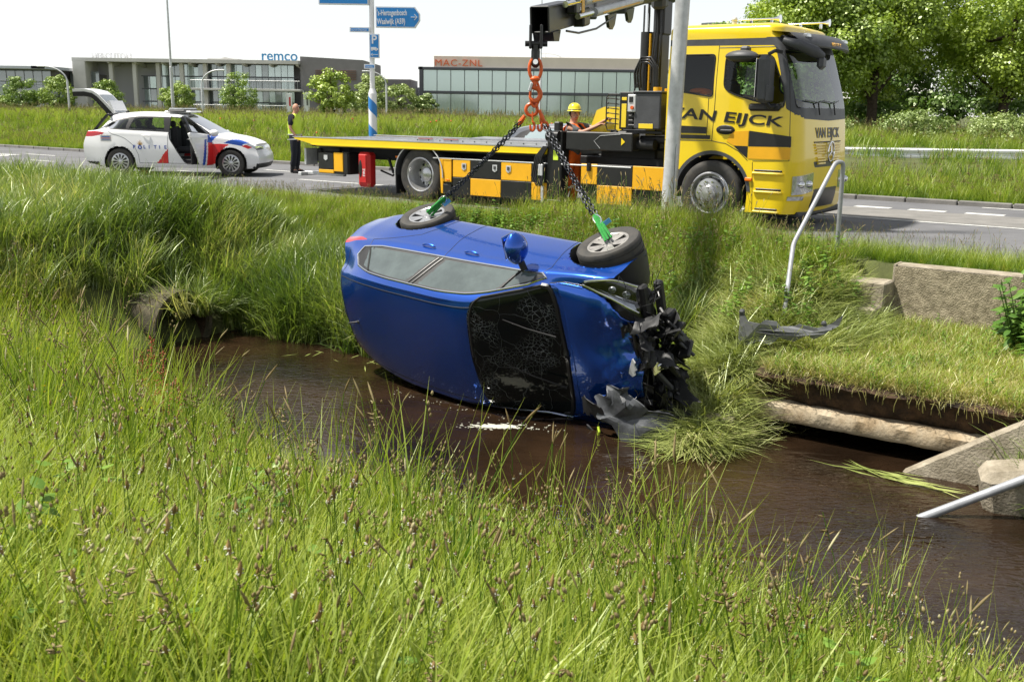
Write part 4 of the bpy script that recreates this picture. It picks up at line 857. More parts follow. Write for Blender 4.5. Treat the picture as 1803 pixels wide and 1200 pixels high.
def wetblue():
    m, n, l, b = _nt('wet_blue_paint'); tc = n.new('ShaderNodeTexCoord')
    b.inputs['Metallic'].default_value = .68; b.inputs['Roughness'].default_value = .25; b.inputs['Coat Weight'].default_value = 1; b.inputs['Coat Roughness'].default_value = .03
    nz = n.new('ShaderNodeTexNoise'); nz.inputs['Scale'].default_value = 5; nz.inputs['Detail'].default_value = 10; nz.inputs['Roughness'].default_value = .7; l.new(tc.outputs['Object'], nz.inputs['Vector'])
    cr = n.new('ShaderNodeValToRGB'); e = cr.color_ramp.elements; e[0].position = .3; e[1].position = .74; e[0].color = (.004, .075, .44, 1); e[1].color = (.010, .075, .38, 1); l.new(nz.outputs['Fac'], cr.inputs[0])
    # scratches: stretched noise lines, bare primer showing
    mp = n.new('ShaderNodeMapping'); mp.inputs['Scale'].default_value = (26, 3.0, 3.0); mp.inputs['Rotation'].default_value = (0, 0, .25); l.new(tc.outputs['Object'], mp.inputs[0])
    n2 = n.new('ShaderNodeTexNoise'); n2.inputs['Scale'].default_value = 1.4; n2.inputs['Detail'].default_value = 5; l.new(mp.outputs[0], n2.inputs['Vector'])
    mr = n.new('ShaderNodeMapRange'); mr.inputs[1].default_value = .735; mr.inputs[2].default_value = .77; l.new(n2.outputs['Fac'], mr.inputs[0])
    mx = n.new('ShaderNodeMix'); mx.data_type = 'RGBA'; l.new(mr.outputs[0], mx.inputs[0]); l.new(cr.outputs[0], mx.inputs[6]); mx.inputs[7].default_value = (.30, .36, .45, 1); l.new(mx.outputs[2], b.inputs['Base Color'])
    return m
M['wetblue'] = wetblue()
mm_ = {'body_shell': 'wetblue', 'bonnet': 'wetblue', 'window_trim': 'plastic', 'windscreen': 'crack', 'rear_door_glass': 'glassdark', 'front_door_glass': 'glassdark', 'quarter_glass': 'glassdark', 'tail_lamp': 'redlamp', 'rear_window': 'glassdark'}
def put_parts(PWd, mp_, parent, split=()):
    for nm, (v_, f_) in PWd.items():
        cy = v_[f_].mean(1)[:, 1]; sides = [f_[cy < 0], f_[cy > 0]] if nm in split else [f_]
        for ff in sides:
            if len(ff):
                u, inv = np.unique(ff, return_inverse=True); o = link(nm, npmesh(nm, v_[u] + (np.array([0, 0, .012]) if nm == 'bonnet' else 0), inv.reshape(ff.shape), M[mp_[nm]], angle=35), parent)
                if nm == 'bonnet': o['label'] = 'crumpled blue bonnet bent at its front edge'; md = o.modifiers.new('s', 'SOLIDIFY'); md.thickness = .012; md.offset = -1
                if nm == 'windscreen' and mp_[nm] == 'crack': o['label'] = 'cracked black windscreen'
GLS = ('window_trim', 'blue_stripe', 'red_stripe', 'quarter_glass', 'rear_door_glass', 'front_door_glass', 'head_lamp', 'tail_lamp')
put_parts(PW, mm_, wreck, GLS)
# trims and seams
b = MB()
for sd in (1, -1): b = MB(); KC.line(b, DLO, .0115, sd, .002, close=True); b.obj('chrome_trim', M['chrome'], wreck)
b = MB()
for sd in (1, -1):
    KC.line(b, [(-.36, 4.05), (-.36, 3.4), (-.40, 2.4), (-.42, 1.2), (-.42, .6)], .0032, sd, 0)
    KC.line(b, [(.98, 4.06), (1.02, 3.4), (.98, 2.4), (.92, 1.2), (.90, .6)], .0032, sd, 0)
    KC.line(b, [(-1.53, 4.14), (-1.56, 3.6), (-1.30, 3.0), (-.98, 2.4), (-.86, 1.6), (-.84, .6)], .0032, sd, 0)
    KC.line(b, [(-.84, .6), (.90, .6)], .0032, sd, 0)
    KC.line(b, [(-1.90, 6.15), (.34, 6.15)], .004, sd, .0); KC.line(b, [(-1.88, 4.4), (-1.9, 5.2), (-1.90, 6.15), (-1.90, 8)], .004, sd, 0)
b.obj('panel_gaps', M['plastic'], wreck, kind='stuff')
for sd in (1, -1): b = MB(); KC.line(b, [(1.08, 5.1), (1.22, 4.83), (1.40, 4.80), (1.56, 5.12)], .013, sd, .004); b.obj('bonnet_gap', M['black'], wreck)
b = MB(); KC.line(b, [(.43, 5.16), (.40, 5.5), (.33, 6.6), (.30, 8)], .012, 1, .002); KC.line(b, [(1.17, 8), (1.14, 6.6), (1.07, 5.5), (1.00, 5.16)], .030, 1, -.012); KC.line(b, [(1.17, 8), (1.14, 6.6), (1.07, 5.5), (1.00, 5.16)], .030, -1, -.012); KC.line(b, [(.44, 5.16), (.7, 5.13), (1.0, 5.16)], .014, 1, .001); b.obj('windscreen_frame', M['black'], wreck, kind='stuff')
for sd in (1, -1):
    for (p, q) in (((-.40, 4.15), (-.56, 4.85)), ((-.34, 4.15), (-.50, 4.86)), ((.72, 4.15), (.60, 4.82)), ((-1.5, 4.2), (-1.30, 4.82))): b = MB(); KC.line(b, [p, q], .010, sd, .003); b.obj('pillar_seal', M['black'], wreck)
# door handles, antenna, mirrors
for sd in (1, -1):
    for xh in (-.78, -.14):
        b = MB(); P = [KC.pt(xh + .02 * k, 3.42, sd, .012 + .02 * sin(pi * k / 10)) for k in range(11)]; b.tube(P, [.006] + [.012] * 9 + [.006], 8); b.obj('door_handle', M['blue'], wreck)
b = MB(); P = KC.pt(-1.62, 8, 1, 0); b.tube([P, P + Vector((-.10, 0, .07))], [.012, .005], 8); b.ball(P, (.03, .02, .012), 6); b.obj('roof_antenna', M['plastic'], wreck)
def mirror(sd, parent, P, mshell, sc=1.0):
    b = MB(); n = 14; G = []
    for i in range(n + 1):
        t = i / n; w = math.sin(pi * min(1, t * .92 + .06))**.55; G.append([(P.x + (-.055 + .15 * (1 - abs(cos(a)) * .0) * .5 * (1 + sin(a)) * .8) * sc * w * 1.0, P.y + sd * (.06 + .19 * t) * sc, P.z + .085 * cos(a) * w * sc + .02) for a in np.linspace(0, 2 * pi, 17)[:-1]])
    b.grid(np.array(G), closev=True); b.add(G[0], [tuple(range(16))]); b.add(G[-1], [tuple(range(16))]); m_ = b.obj('wing_mirror', M[mshell], parent)
    b = MB(); b.tube([P + Vector((.02, 0, -.02)), P + Vector((.0, sd * .09 * sc, .0))], .022 * sc, 8); b.obj('mirror_arm', M['plastic'], m_)
    b = MB(); b.box((P.x - .052 * sc, P.y + sd * .16 * sc, P.z + .02), (.008, .15 * sc, .10 * sc), .004); b.obj('mirror_glass', M['chrome'], m_); return m_
mirror(1, wreck, KC.pt(.72, 4.1, 1, .0), 'blue', 1.6)
# wheels hang out of their arches
for (xw, sd, dy, tilt) in ((-1.325, 1, .045, (.05, .05, 0)), (1.36, 1, .085, (.10, .0, .12)), (-1.325, -1, 0, (0, 0, 0)), (1.325, -1, 0, (0, 0, 0))):
    car_wheel(wreck, (xw, sd * (.79 + dy), .33), tilt, .322, .205, 10, sd, 'rimdirty' if xw > 0 else 'rim')
b = MB()
for xw in (-1.325, 1.325):
    for sd in (1, -1): G = [[(xw + r * cos(a), sd * y, .33 + r * sin(a)) for a in np.linspace(-.5, pi + .5, 26)] for (r, y) in ((.375, .872), (.38, .60), (.36, .50), (.0, .50))]; b.grid(np.array(G))
b.obj('wheel_arch_liner', M['plastic'], wreck, kind='stuff')
b = MB(); b.box((0, 0, .22), (3.2, 1.5, .10), .03); b.box((.1, 0, .55), (2.6, 1.35, .5), .1); b.box((1.45, 0, .55), (.75, 1.15, .5), .06); b.box((-1.6, 0, .6), (.5, 1.2, .5), .1); b.obj('underbody_dark_fill', M['plastic'], wreck, kind='stuff')  # floor pan plus black filler boxes, painted shade behind the body gaps
# mud flap bolts and sill strip
# torn front: lamp, carrier, ducts, crumpled plastics
def sheet(mb, pts_u, pts_v, amp, seed, thick=.006, freq=4.0):
    """bent torn sheet between two rails of points"""
    A = [Vector(p) for p in pts_u]; B = [Vector(p) for p in pts_v]; n = 16; m_ = 12; G = np.zeros((n + 1, m_ + 1, 3))
    def rail(R, t): k = t * (len(R) - 1); i = min(int(k), len(R) - 2); f = k - i; return R[i] * (1 - f) + R[i + 1] * f
    for i in range(n + 1):
        for j in range(m_ + 1):
            t = i / n; s_ = j / m_; t = min(1, max(0, t + .05 * (noise1(s_ * 11, seed + 8) - .5) * (i in (0, n)))); s_ = s_ * (1 - .30 * noise1(t * 14, seed)) + .16 * noise1(t * 11, seed + 3) * (1 - s_); p = rail(A, t) * (1 - s_) + rail(B, t) * s_
            q = (noise2(t * freq, s_ * freq, seed) - .5) * amp; r = (noise2(t * freq + 9, s_ * freq, seed + 5) - .5) * amp * .6; G[i, j] = (p.x + q, p.y + r, p.z + q * .6)
    G2 = G + np.array([thick, 0, -thick]); mb.grid(G); mb.grid(G2)
    ring = [G[i, 0] for i in range(n + 1)] + [G[n, j] for j in range(1, m_ + 1)] + [G[i, m_] for i in range(n - 1, -1, -1)] + [G[0, j] for j in range(m_ - 1, 0, -1)]
    mb.grid(np.array([ring, [p + np.array([thick, 0, -thick]) for p in ring]]), closev=True)
M['clearlens'] = glassmat('clear_lens', (.72, .74, .76), 1.7)
# head lamp on the raised side
G = np.zeros((25, 15, 3)); GI = np.zeros((25, 15, 3))
for i in range(25):
    t = i / 24
    for j in range(15):
        q = j / 14; x = 1.40 + .58 * t; lo = 4.62 - .98 * t**.6; hi = 4.68 + 1.95 * t**1.3 - .2 * t**4; v = lo + (hi - lo) * q
        p = KC.pt(min(x, 1.97), v, 1, .012); p.x += max(0, x - 1.97) * 1.2; p.x -= .05 * t * (1 - q); G[i, j] = p; GI[i, j] = p + Vector((-.035, -.03, -.03))
hb = MB(); hb.grid(GI); lampo = hb.obj('head_lamp', M['black'], wreck, label='loose silver head lamp exposed at the torn front corner')
b = MB(); b.grid(G); lz = b.obj('lamp_lens', M['clearlens'], lampo)
b = MB()
b.tube([Vector(G[i, 13]) for i in range(1, 24)], .011, 7); b.tube([Vector(G[i, 1]) for i in range(2, 25)], .010, 7); b.tube([Vector(GI[i, 8]) for i in range(6, 24)], .016, 7); b.obj('chrome_strip', M['chrome'], lampo)
for i in (14, 20): b = MB(); b.ball(GI[i, 5], (.045, .035, .03), 10); b.obj('reflector_bowl', M['lamp'], lampo)
b = MB(); b.grid(GI[3:24, 9:13] + np.array([.004, .01, .012])); b.obj('inner_reflector', M['lamp'], lampo)
# carrier frame, bars and hoses
b = MB(); gg = random.Random(21)
b.box((1.86, 0, .52), (.07, 1.35, .10), .02); b.box((1.90, 0, .34), (.09, 1.30, .08), .02); b.box((1.80, .45, .45), (.10, .08, .45), .02); b.box((1.80, -.45, .45), (.10, .08, .45), .02); b.box((1.72, 0, .50), (.05, .85, .48), .01)
b.obj('radiator_carrier', M['plastic'], wreck)
b = MB()
for k in range(22): b.box((1.757, 0, .30 + .019 * k), (.012, .82, .006))
b.obj('radiator_fins', M['greyplastic'], wreck, kind='stuff')
for (a_, b__, lb) in (((1.95, .32, .62), (2.06, .30, .30), None),):
    b = MB(); b.box((2.0, -.10, .62), (.05, .13, .20), .01); b.box((2.0, -.10, .62), (.07, .05, .10), .01); b.obj('bumper_bracket', M['chrome'], wreck)
b = MB(); R_ = Euler((.5, .3, .4)).to_matrix()
for (c, s_) in (((2.02, -.26, .42), (.05, .36, .04)), ((2.02, -.26, .60), (.05, .36, .04)), ((2.02, -.42, .51), (.05, .04, .20)), ((2.02, -.10, .51), (.05, .04, .20))): b.box(c, s_, .008, R_)
b.obj('plastic_duct', M['darkgrey'], wreck)
for k, (y, z, ry) in enumerate(((.30, .42, .2), (.02, .30, .5), (-.45, .44, .9), (-.62, .62, 1.2))):
    b = MB(); Rk = Euler((ry, .2 * k, .3 * k)).to_matrix(); b.box((2.06, y, z), (.10, .22, .12), .015, Rk); b.box((2.13, y - .06, z + .04), (.12, .05, .20), .01, Rk); b.tube([(1.95, y + .1, z), (2.10, y + .02, z + .08), (2.20, y - .12, z + .02)], .018, 7); b.obj('broken_bracket', M['black'], wreck)
# crumpled dark shreds along the nose
for k in range(58):
    y = .42 - 1.22 * k / 57 + gg.uniform(-.05, .05); x = 1.84 + gg.uniform(-.05, .30); z = gg.uniform(.26, .84); L = gg.uniform(.05, .20); a = gg.uniform(0, 6.3); e = gg.uniform(-.8, .8)
    d1 = Vector((cos(a) * cos(e), sin(a) * cos(e), sin(e))) * L; d2 = Vector((gg.uniform(-1, 1), gg.uniform(-1, 1), gg.uniform(-1, 1))).normalized() * L * .7; c = Vector((x, y, z)); b = MB()
    sheet(b, [c - d1 - d2, c - d2 * .8, c + d1 - d2], [c - d1 + d2, c + d2 * 1.1, c + d1 * .8 + d2], .07, k, .004, 3); b.obj('torn_plastic', M['plastic' if k % 4 else 'black'], wreck, smooth=25)
b = MB()
for k in range(16):
    p = Vector((1.82 + gg.uniform(0, .1), gg.uniform(-.6, .6), gg.uniform(.3, .8))); pts = [p]
    for q in range(5): p = p + Vector((gg.uniform(-.05, .08), gg.uniform(-.16, .16), gg.uniform(-.10, .10))); pts.append(p)
    b.tube(pts, gg.choice([.004, .006, .010]), 6)
b.tube([(1.98, -.05, .72), (1.99, -.30, .84), (1.96, -.56, .90), (1.92, -.80, .92)], .006, 6)
b.obj('loose_wiring', M['black'], wreck, kind='stuff')
M['torn'] = mat('torn_inner_plastic', (.11, .115, .125), .38, vscale=3.5, col2=(.025, .027, .03), bump=.3, bscale=9)
# hanging bumper skin at the lower front corner
b = MB(); sheet(b, [(1.46, -.42, 1.06), (1.62, -.56, 1.16), (1.90, -.78, 1.12), (2.20, -.98, .92)], [(1.80, -.16, .92), (2.06, -.32, .90), (2.36, -.48, .74), (2.44, -.92, .60)], .15, 31, .008, 5.0)
b.obj('torn_bumper_skin', M['torn'], wreck, label='torn grey inner side of the bumper hanging over the water', smooth=22)
b = MB(); sheet(b, [(1.40, -.66, 1.10), (1.62, -.86, 1.10), (1.92, -1.08, .96)], [(1.30, -.82, 1.04), (1.56, -1.0, 1.02), (1.95, -1.18, .86)], .08, 37, .01, 3)
b.obj('torn_bumper_corner', M['darkgrey'], wreck, smooth=35)
b = MB(); sheet(b, [(1.32, -.38, 1.02), (1.46, -.30, 1.12), (1.62, -.40, 1.10)], [(1.34, -.62, 1.06), (1.50, -.60, 1.10), (1.66, -.62, 1.08)], .05, 41, .006, 3)
b.obj('torn_grille_piece', M['plastic'], wreck, smooth=35)
b = MB(); b.tube([(2.04, -.48, .40), (2.16, -.66, .42), (2.18, -.86, .48), (2.08, -1.04, .58)], [.016, .02, .02, .012], 8); b.obj('bumper_lip', M['blue'], wreck)
b = MB(); b.tube([(1.58, -.62, 1.13), (1.60, -.66, 1.15), (1.58, -.72, 1.15), (1.53, -.75, 1.13)], .012, 8); b.obj('lamp_plug', M['hiviz'], wreck)
b = MB(); b.prism([(1.83, -.10), (1.86, -.02), (1.90, .07), (1.925, .03), (1.91, .0), (1.93, -.05), (1.90, -.06), (1.905, -.11), (1.87, -.13)], .845, .862, 'XY'); b.obj('bare_metal_tear', M['signwhite'], wreck)
# wipers
for (p0, p1) in (((1.12, -.35, 1.015), (.62, -.05, 1.30)), ((1.10, .22, 1.02), (.66, .42, 1.24))):
    b = MB(); b.tube([Vector(p0) + Vector((.03, 0, .02)), Vector(p0) * .5 + Vector(p1) * .5 + Vector((0, 0, .035)), Vector(p1) + Vector((0, 0, .015))], [.010, .007, .004], 6); b.obj('wiper', M['plastic'], wreck)
# ================================================================ RECOVERY TRUCK (x forward, y left/away, origin on the ground under the front axle)
TM = Matrix((T, N, Vector((0, 0, 1)))).transposed().to_4x4(); TM.translation = wp(-6.78, 16.25)
truck = thing('recovery_truck', 'yellow and black flatbed recovery truck standing on the road with its crane raised', 'truck', mw=TM)
XB, HW, CR = -.84, 1.17, .24
def xfr(z): return pchip([.2, .6, .95, 1.3, 1.8, 2.3, 2.72, 2.86, 3.08], [1.36, 1.44, 1.44, 1.42, 1.37, 1.24, 1.10, 1.00, .80], z)
XF0 = 1.44; Ls = XF0 - CR - XB; Lc = CR * pi / 2; Lf = 2 * (HW - CR); LT = 2 * Ls + 2 * Lc + Lf
def plan(p):
    p = np.asarray(p, float); x = np.zeros_like(p); y = np.zeros_like(p)
    a = p < Ls; x = np.where(a, XB + p, x); y = np.where(a, -HW, y)
    t = np.clip((p - Ls) / CR, 0, pi / 2); b = (p >= Ls) & (p < Ls + Lc); x = np.where(b, XF0 - CR + CR * np.sin(t), x); y = np.where(b, -HW + CR - CR * np.cos(t), y)
    c = (p >= Ls + Lc) & (p < Ls + Lc + Lf); yy = -HW + CR + (p - Ls - Lc); x = np.where(c, XF0, x); y = np.where(c, yy, y)
    t = np.clip((p - Ls - Lc - Lf) / CR, 0, pi / 2); d = (p >= Ls + Lc + Lf) & (p < LT - Ls); x = np.where(d, XF0 - CR + CR * np.cos(t), x); y = np.where(d, HW - CR + CR * np.sin(t), y)
    e = p >= LT - Ls; x = np.where(e, XB + (LT - p), x); y = np.where(e, HW, y)
    bow = .06 * (np.abs(y) / HW)**2 * sstep(XF0 - CR * 1.2, XF0, x)
    return x - bow, y
def cabsurf(p, z, off=0.0):
    p, z = np.broadcast_arrays(np.asarray(p, float), np.asarray(z, float)); x, y = plan(p); zz = np.minimum(z, 2.90)
    k = (xfr(zz) - XB) / (XF0 - XB); x = XB + (x - XB) * k; inw = .05 * sstep(2.0, 2.9, zz); y = y * (1 - inw / HW)
    r = np.clip((z - 2.90) / .5, 0, 1); sh = 1 - np.where(r > 0, r**2.2, 0); cx = .2; x = cx + (x - cx) * sh; y = y * sh; Z = np.where(z > 2.90, 2.90 + .19 * np.sqrt(np.clip(1 - (1 - r)**2, 0, 1)), z)
    if off:
        n = np.stack([np.where(np.abs(y) > HW - .12, 0, 1.0), np.where(np.abs(y) > HW - .12, np.sign(y), 0), 0 * x], -1); return np.stack([x, y, Z], -1) + n * off
    return np.stack([x, y, Z], -1)
def sp(x, z, near=True):
    xp = XB + (x - XB) * (XF0 - XB) / (float(xfr(min(z, 2.9))) - XB); p = xp - XB; return (p, z) if near else (LT - p, z)
def fp(y, z): return (Ls + Lc + y + HW - CR, z)
def rpoly(pts, r=.06, n=4):
    out = []; m_ = len(pts)
    for i in range(m_):
        a, q, c = [Vector((*pts[j % m_], 0)) for j in (i - 1, i, i + 1)]; ra = min(r, (a - q).length * .45); rc = min(r, (c - q).length * .45); A = q + (a - q).normalized() * ra; C_ = q + (c - q).normalized() * rc
        for k in range(n + 1): u = k / n; v = A * (1 - u)**2 + q * 2 * u * (1 - u) + C_ * u * u; out.append((v.x, v.y))
    return out
WBACK = rpoly([(-.70, 2.60), (-.06, 2.60), (-.06, 1.97), (-.70, 2.06)], .06)
WDOOR = rpoly([(.12, 2.58), (.86, 2.58), (1.10, 2.05), (1.10, 1.80), (.30, 2.00), (.12, 2.10)], .09)
ARCH = [(-.66, .0)] + [(.60 * cos(a), .50 + .60 * sin(a)) for a in np.linspace(pi - .1, .0, 20)] + [(.60, .0)]
SKIRT = [(-1.0, .0), (-1.0, .84), (-.50, .84), (-.50, .0)]
masks = {}
for nr in (True, False):
    for k, pl in (('wb', WBACK), ('wd', WDOOR), ('ar', ARCH), ('sk', SKIRT)): masks[k, nr] = [sp(x, z, nr) for x, z in pl]
# screens and dark fields on the front
c0 = Ls + Lc * .35; c1 = LT - c0
DARK = [(Ls - .10, 2.84), (Ls - .02, 2.70), (Ls + .00, 1.80), (Ls + Lc * .9, 1.66), (LT / 2, 1.63), (LT - Ls - Lc * .9, 1.66), (LT - Ls, 1.80), (LT - Ls + .02, 2.70), (LT - Ls + .10, 2.84)]
SCREEN = rpoly([(Ls + .15, 2.66), (LT - Ls - .15, 2.66), (LT - Ls - .20, 1.82), (Ls + .20, 1.82)], .06)
STRIPE = [(-.2, 2.74), (-.2, 2.83), (Ls + .05, 2.83), (Ls + .05, 2.72)]
LOWF = [(Ls + Lc * .8, .56), (Ls + Lc + .34, .60), (LT - Ls - Lc - .34, .60), (LT - Ls - Lc * .8, .56), (LT - Ls - Lc - .3, .30), (Ls + Lc + .3, .30)]
LOWF = rpoly([(Ls + Lc + .40, .60), (LT - Ls - Lc - .40, .60), (LT - Ls - Lc - .36, .30), (Ls + Lc + .36, .30)], .05)
GRL = [(Ls + Lc + .30, 1.02), (LT - Ls - Lc - .30, 1.02), (LT - Ls - Lc - .36, .93), (Ls + Lc + .36, .93)]
ps = np.linspace(0, LT, 190); zs = np.concatenate([np.linspace(.24, 2.90, 84), 2.90 + .5 * np.linspace(0, 1, 14)[1:]])
P_, Z2 = np.meshgrid(ps, zs, indexing='ij'); allp = list(masks.values()) + [DARK, SCREEN, STRIPE, LOWF, GRL] + [[(LT - a, b) for a, b in STRIPE]]
Pn, Zn = snap(P_, Z2, allp, ps[1], zs[1] - zs[0], .55); ok = Z2 < 2.88; Pn = np.where(ok, Pn, P_); Zn = np.where(ok, Zn, Z2)
Q = cabsurf(Pn, Zn); na_, nb_ = P_.shape; I = np.arange(na_ * nb_).reshape(na_, nb_); F = np.stack([I[:-1, :-1], I[1:, :-1], I[1:, 1:], I[:-1, 1:]], -1).reshape(-1, 4)
cp = Pn.ravel()[F].mean(1); cz = Zn.ravel()[F].mean(1); lab = np.full(len(F), 'cab_shell', dtype=object)
def setl(poly, nm): lab[inpoly(cp, cz, poly)] = nm
setl(DARK, 'screen_surround'); setl(STRIPE, 'roof_stripe'); setl([(LT - a, b) for a, b in STRIPE], 'roof_stripe')
setl(SCREEN, 'windscreen'); setl(LOWF, 'lower_intake'); setl(GRL, 'lower_intake')
for nr in (True, False):
    setl(masks['wb', nr], 'side_window'); setl(masks['wd', nr], 'side_window'); setl(masks['ar', nr], ''); setl(masks['sk', nr], '')
lab[(cz < .84) & ((cp < .40) | (cp > LT - .40))] = ''
cm = {'cab_shell': 'yellow', 'screen_surround': 'darkgrey', 'roof_stripe': 'darkgrey', 'windscreen': 'glassw', 'lower_intake': 'black', 'side_window': 'glass'}
for nm in cm:
    f = F[lab == nm]; f_list = [f] if nm not in ('side_window', 'roof_stripe', 'lower_intake') else []
    if not f_list:
        ctr = Q.reshape(-1, 3)[f].mean(1)
        if nm == 'lower_intake': f_list = [f[ctr[:, 2] > .8], f[ctr[:, 2] <= .8]]
        elif nm == 'roof_stripe': f_list = [f[ctr[:, 1] < 0], f[ctr[:, 1] > 0]]
        else: f_list = [f[(ctr[:, 1] < 0) == a & ((ctr[:, 0] < .03) == b)] if False else f[((ctr[:, 1] < 0) == a) & ((ctr[:, 0] < .03) == b)] for a in (True, False) for b in (True, False)]
    for ff in f_list:
        if not len(ff): continue
        u, inv = np.unique(ff, return_inverse=True); link(nm, npmesh(nm, Q.reshape(-1, 3)[u], inv.reshape(ff.shape), M[cm[nm]], angle=40), truck)
b = MB(); b.box((XB + .01, 0, 1.86), (.03, 2.24, 2.0), .01); b.obj('cab_back', M['yellow'], truck)
b = MB()   # rubber seals
for nr in (True, False):
    for k in ('wb', 'wd'):
        pl = masks[k, nr]; pts = [tuple(cabsurf(a, z)) for a, z in pl]; b.tube(pts, .013, 6, close=True)
b.tube([tuple(cabsurf(a, z)) for a, z in SCREEN], .012, 6, close=True); b.obj('window_seal', M['black'], truck, kind='stuff')
b = MB()
def cl(pts, r=.005, st=12, nr=True):
    P = []
    for (a, c) in zip(pts[:-1], pts[1:]):
        for i in range(st + (c == pts[-1])): t = i / st; q = sp(a[0] + (c[0] - a[0]) * t, a[1] + (c[1] - a[1]) * t, nr); P.append(tuple(cabsurf(*q)))
    b.tube(P, r, 5)
cl([(-.01, 2.73), (-.01, 1.95), (-.03, 1.30)]); cl([(1.17, 2.45), (1.22, 1.75), (1.25, 1.04)]); cl([(1.25, 1.04), (.66, 1.02)]); cl([(-.03, 1.30), (.2, 1.27), (.42, 1.16), (.58, 1.02)]); cl([(-.01, 2.70), (.9, 2.70), (1.13, 2.5)]); cl([(-.84, 1.30), (-.03, 1.30)])
cl([(-.12, 1.95), (-.12, 1.34)]); cl([(.66, 1.0), (.70, .26)])
b.obj('panel_gaps', M['black'], truck, kind='stuff')
# inside: dark floor, dash, seats, steering wheel
b = MB(); b.box((.2, 0, 1.12), (1.9, 2.2, .10), .02); b.box((1.12, 0, 1.50), (.26, 2.05, .42), .08); b.box((-.70, 0, 1.9), (.08, 2.2, 1.5), .02); b.box((.15, 0, 2.84), (1.8, 2.1, .05), .02); b.obj('cab_interior', M['seat'], truck)
for y in (-.65, .65):
    b = MB(); b.box((.25, y, 1.45), (.5, .5, .2), .06); b.box((.02, y, 1.85), (.16, .48, .75), .07); b.box((.0, y, 2.33), (.12, .28, .22), .05); b.obj('seat', M['seat'], truck)
b = MB(); b.lathe([(.20, -.015), (.215, 0), (.20, .015), (.185, 0), (.20, -.015)], 24, 'Z'); b.box((0, 0, 0), (.38, .05, .02)); o = b.obj('steering_wheel', M['seat'], truck); o.location = (.92, .60, 1.72); o.rotation_euler = (0, -.9, 0)
b = MB(); b.ball((-.42, -.85, 2.06), (.18, .14, .05), 8); b.ball((-.30, -.85, 2.03), (.12, .12, .05), 8); b.obj('work_jacket', M['orange'], truck)
# wheels
def hgv_wheel(x, y, front, outer=-1):
    wt = bpy.data.objects.new('wheel', None); COL.objects.link(wt); wt.parent = truck; wt.location = (x, y, .5); R = .5; w = .31; h = w / 2; o = outer
    b = MB(); rr = .315
    prof = [(rr, -h * .85), (R * .82, -h * 1.05), (R * .96, -h * .93), (R, -h * .75)] + [q for k in range(4) for q in ((R, -h * .62 + k * h * .40), (R - .012, -h * .60 + k * h * .40), (R - .012, -h * .54 + k * h * .40), (R, -h * .52 + k * h * .40))] + [(R, h * .75), (R * .96, h * .93), (R * .82, h * 1.05), (rr + .01, h * .88), (rr, h * .82)]
    b.lathe(prof, 72, 'Y'); b.obj('tyre', M['tyre'], wt, smooth=40)
    b = MB()
    if front:
        b.lathe([(rr + .012, o * h * .9), (rr - .004, o * h * .96), (rr - .02, o * h * .90), (rr - .03, o * h * .45), (.245, o * h * .55), (.225, o * h * .95), (.13, o * h * 1.0), (.125, o * h * 1.25), (.10, o * h * 1.42), (0, o * h * 1.46)], 56, 'Y')
    else:
        b.lathe([(rr + .012, o * h * .9), (rr - .004, o * h * .96), (rr - .02, o * h * .90), (rr - .05, o * h * .2), (.245, -o * h * .55), (.225, -o * h * .70), (.14, -o * h * .70), (.135, -o * h * .15), (.10, -o * h * .02), (0, o * h * .0)], 56, 'Y')
    b.obj('rim', M['rim'], wt, smooth=35); b = MB(); c = MB()
    for k in range(10):
        a = 2 * pi * k / 10; yy = (o * h * 1.00) if front else (-o * h * .69)
        b.cyl((.18 * cos(a), yy - o * .01, .18 * sin(a)), (.18 * cos(a), yy + o * .028, .18 * sin(a)), .016, n=8)
        a += pi / 10; r_ = .232 if front else .262
        if front: c.tube([(r_ * cos(a), o * h * .72, r_ * sin(a)), (r_ * cos(a), o * h * .86, r_ * sin(a))], .030, 12)
        else: c.tube([(.19 * cos(a) * 1.12, -o * h * .72, .19 * sin(a) * 1.12), (.19 * cos(a) * 1.12, -o * h * .66, .19 * sin(a) * 1.12)], .026, 12)
    b.obj('wheel_nuts', M['chrome'], wt, kind='stuff'); c.obj('rim_holes', M['black'], wt, kind='stuff'); return wt
hgv_wheel(0, -1.08, True); hgv_wheel(-5.94, -1.06, False); hgv_wheel(-5.94, -.72, False); hgv_wheel(0, 1.08, True, 1); hgv_wheel(-5.94, 1.06, False, 1)
# mudguards
def arc_guard(x, R, a0, a1, y0, y1, name, m, lip=None):
    b = MB(); A = np.linspace(a0, a1, 28); b.grid(np.array([[(x + r * cos(a), y, .5 + r * sin(a)) for a in A] for (r, y) in ((R, y0), (R, y1), (R - .015, y1), (R - .015, y0))])); o = b.obj(name, m, truck)
    b = MB(); b.tube([(x + (R + .005) * cos(a), y0 - .006, .5 + (R + .005) * sin(a)) for a in A], .012, 6); b.obj('guard_edge', lip or m, o)
    return o
arc_guard(-5.94, .585, -.05, pi + .05, -1.25, -.55, 'mudguard', M['darkgrey'], M['reflect'])
b = MB(); A = np.linspace(.08, pi - .12, 26); b.grid(np.array([[(r * cos(a), y, .50 + r * sin(a)) for a in A] for (r, y) in ((.60, -1.15), (.60, -.6))])); b.grid(np.array([[(r * cos(a), -1.178, .50 + r * sin(a)) for a in A] for r in (.60, .655)])); b.obj('wheel_arch_liner', M['darkgrey'], truck)
for x in (-6.56,): b = MB(); b.box((x, -.95, .36), (.03, .5, .5), .008); b.obj('mud_flap', M['plastic'], truck)
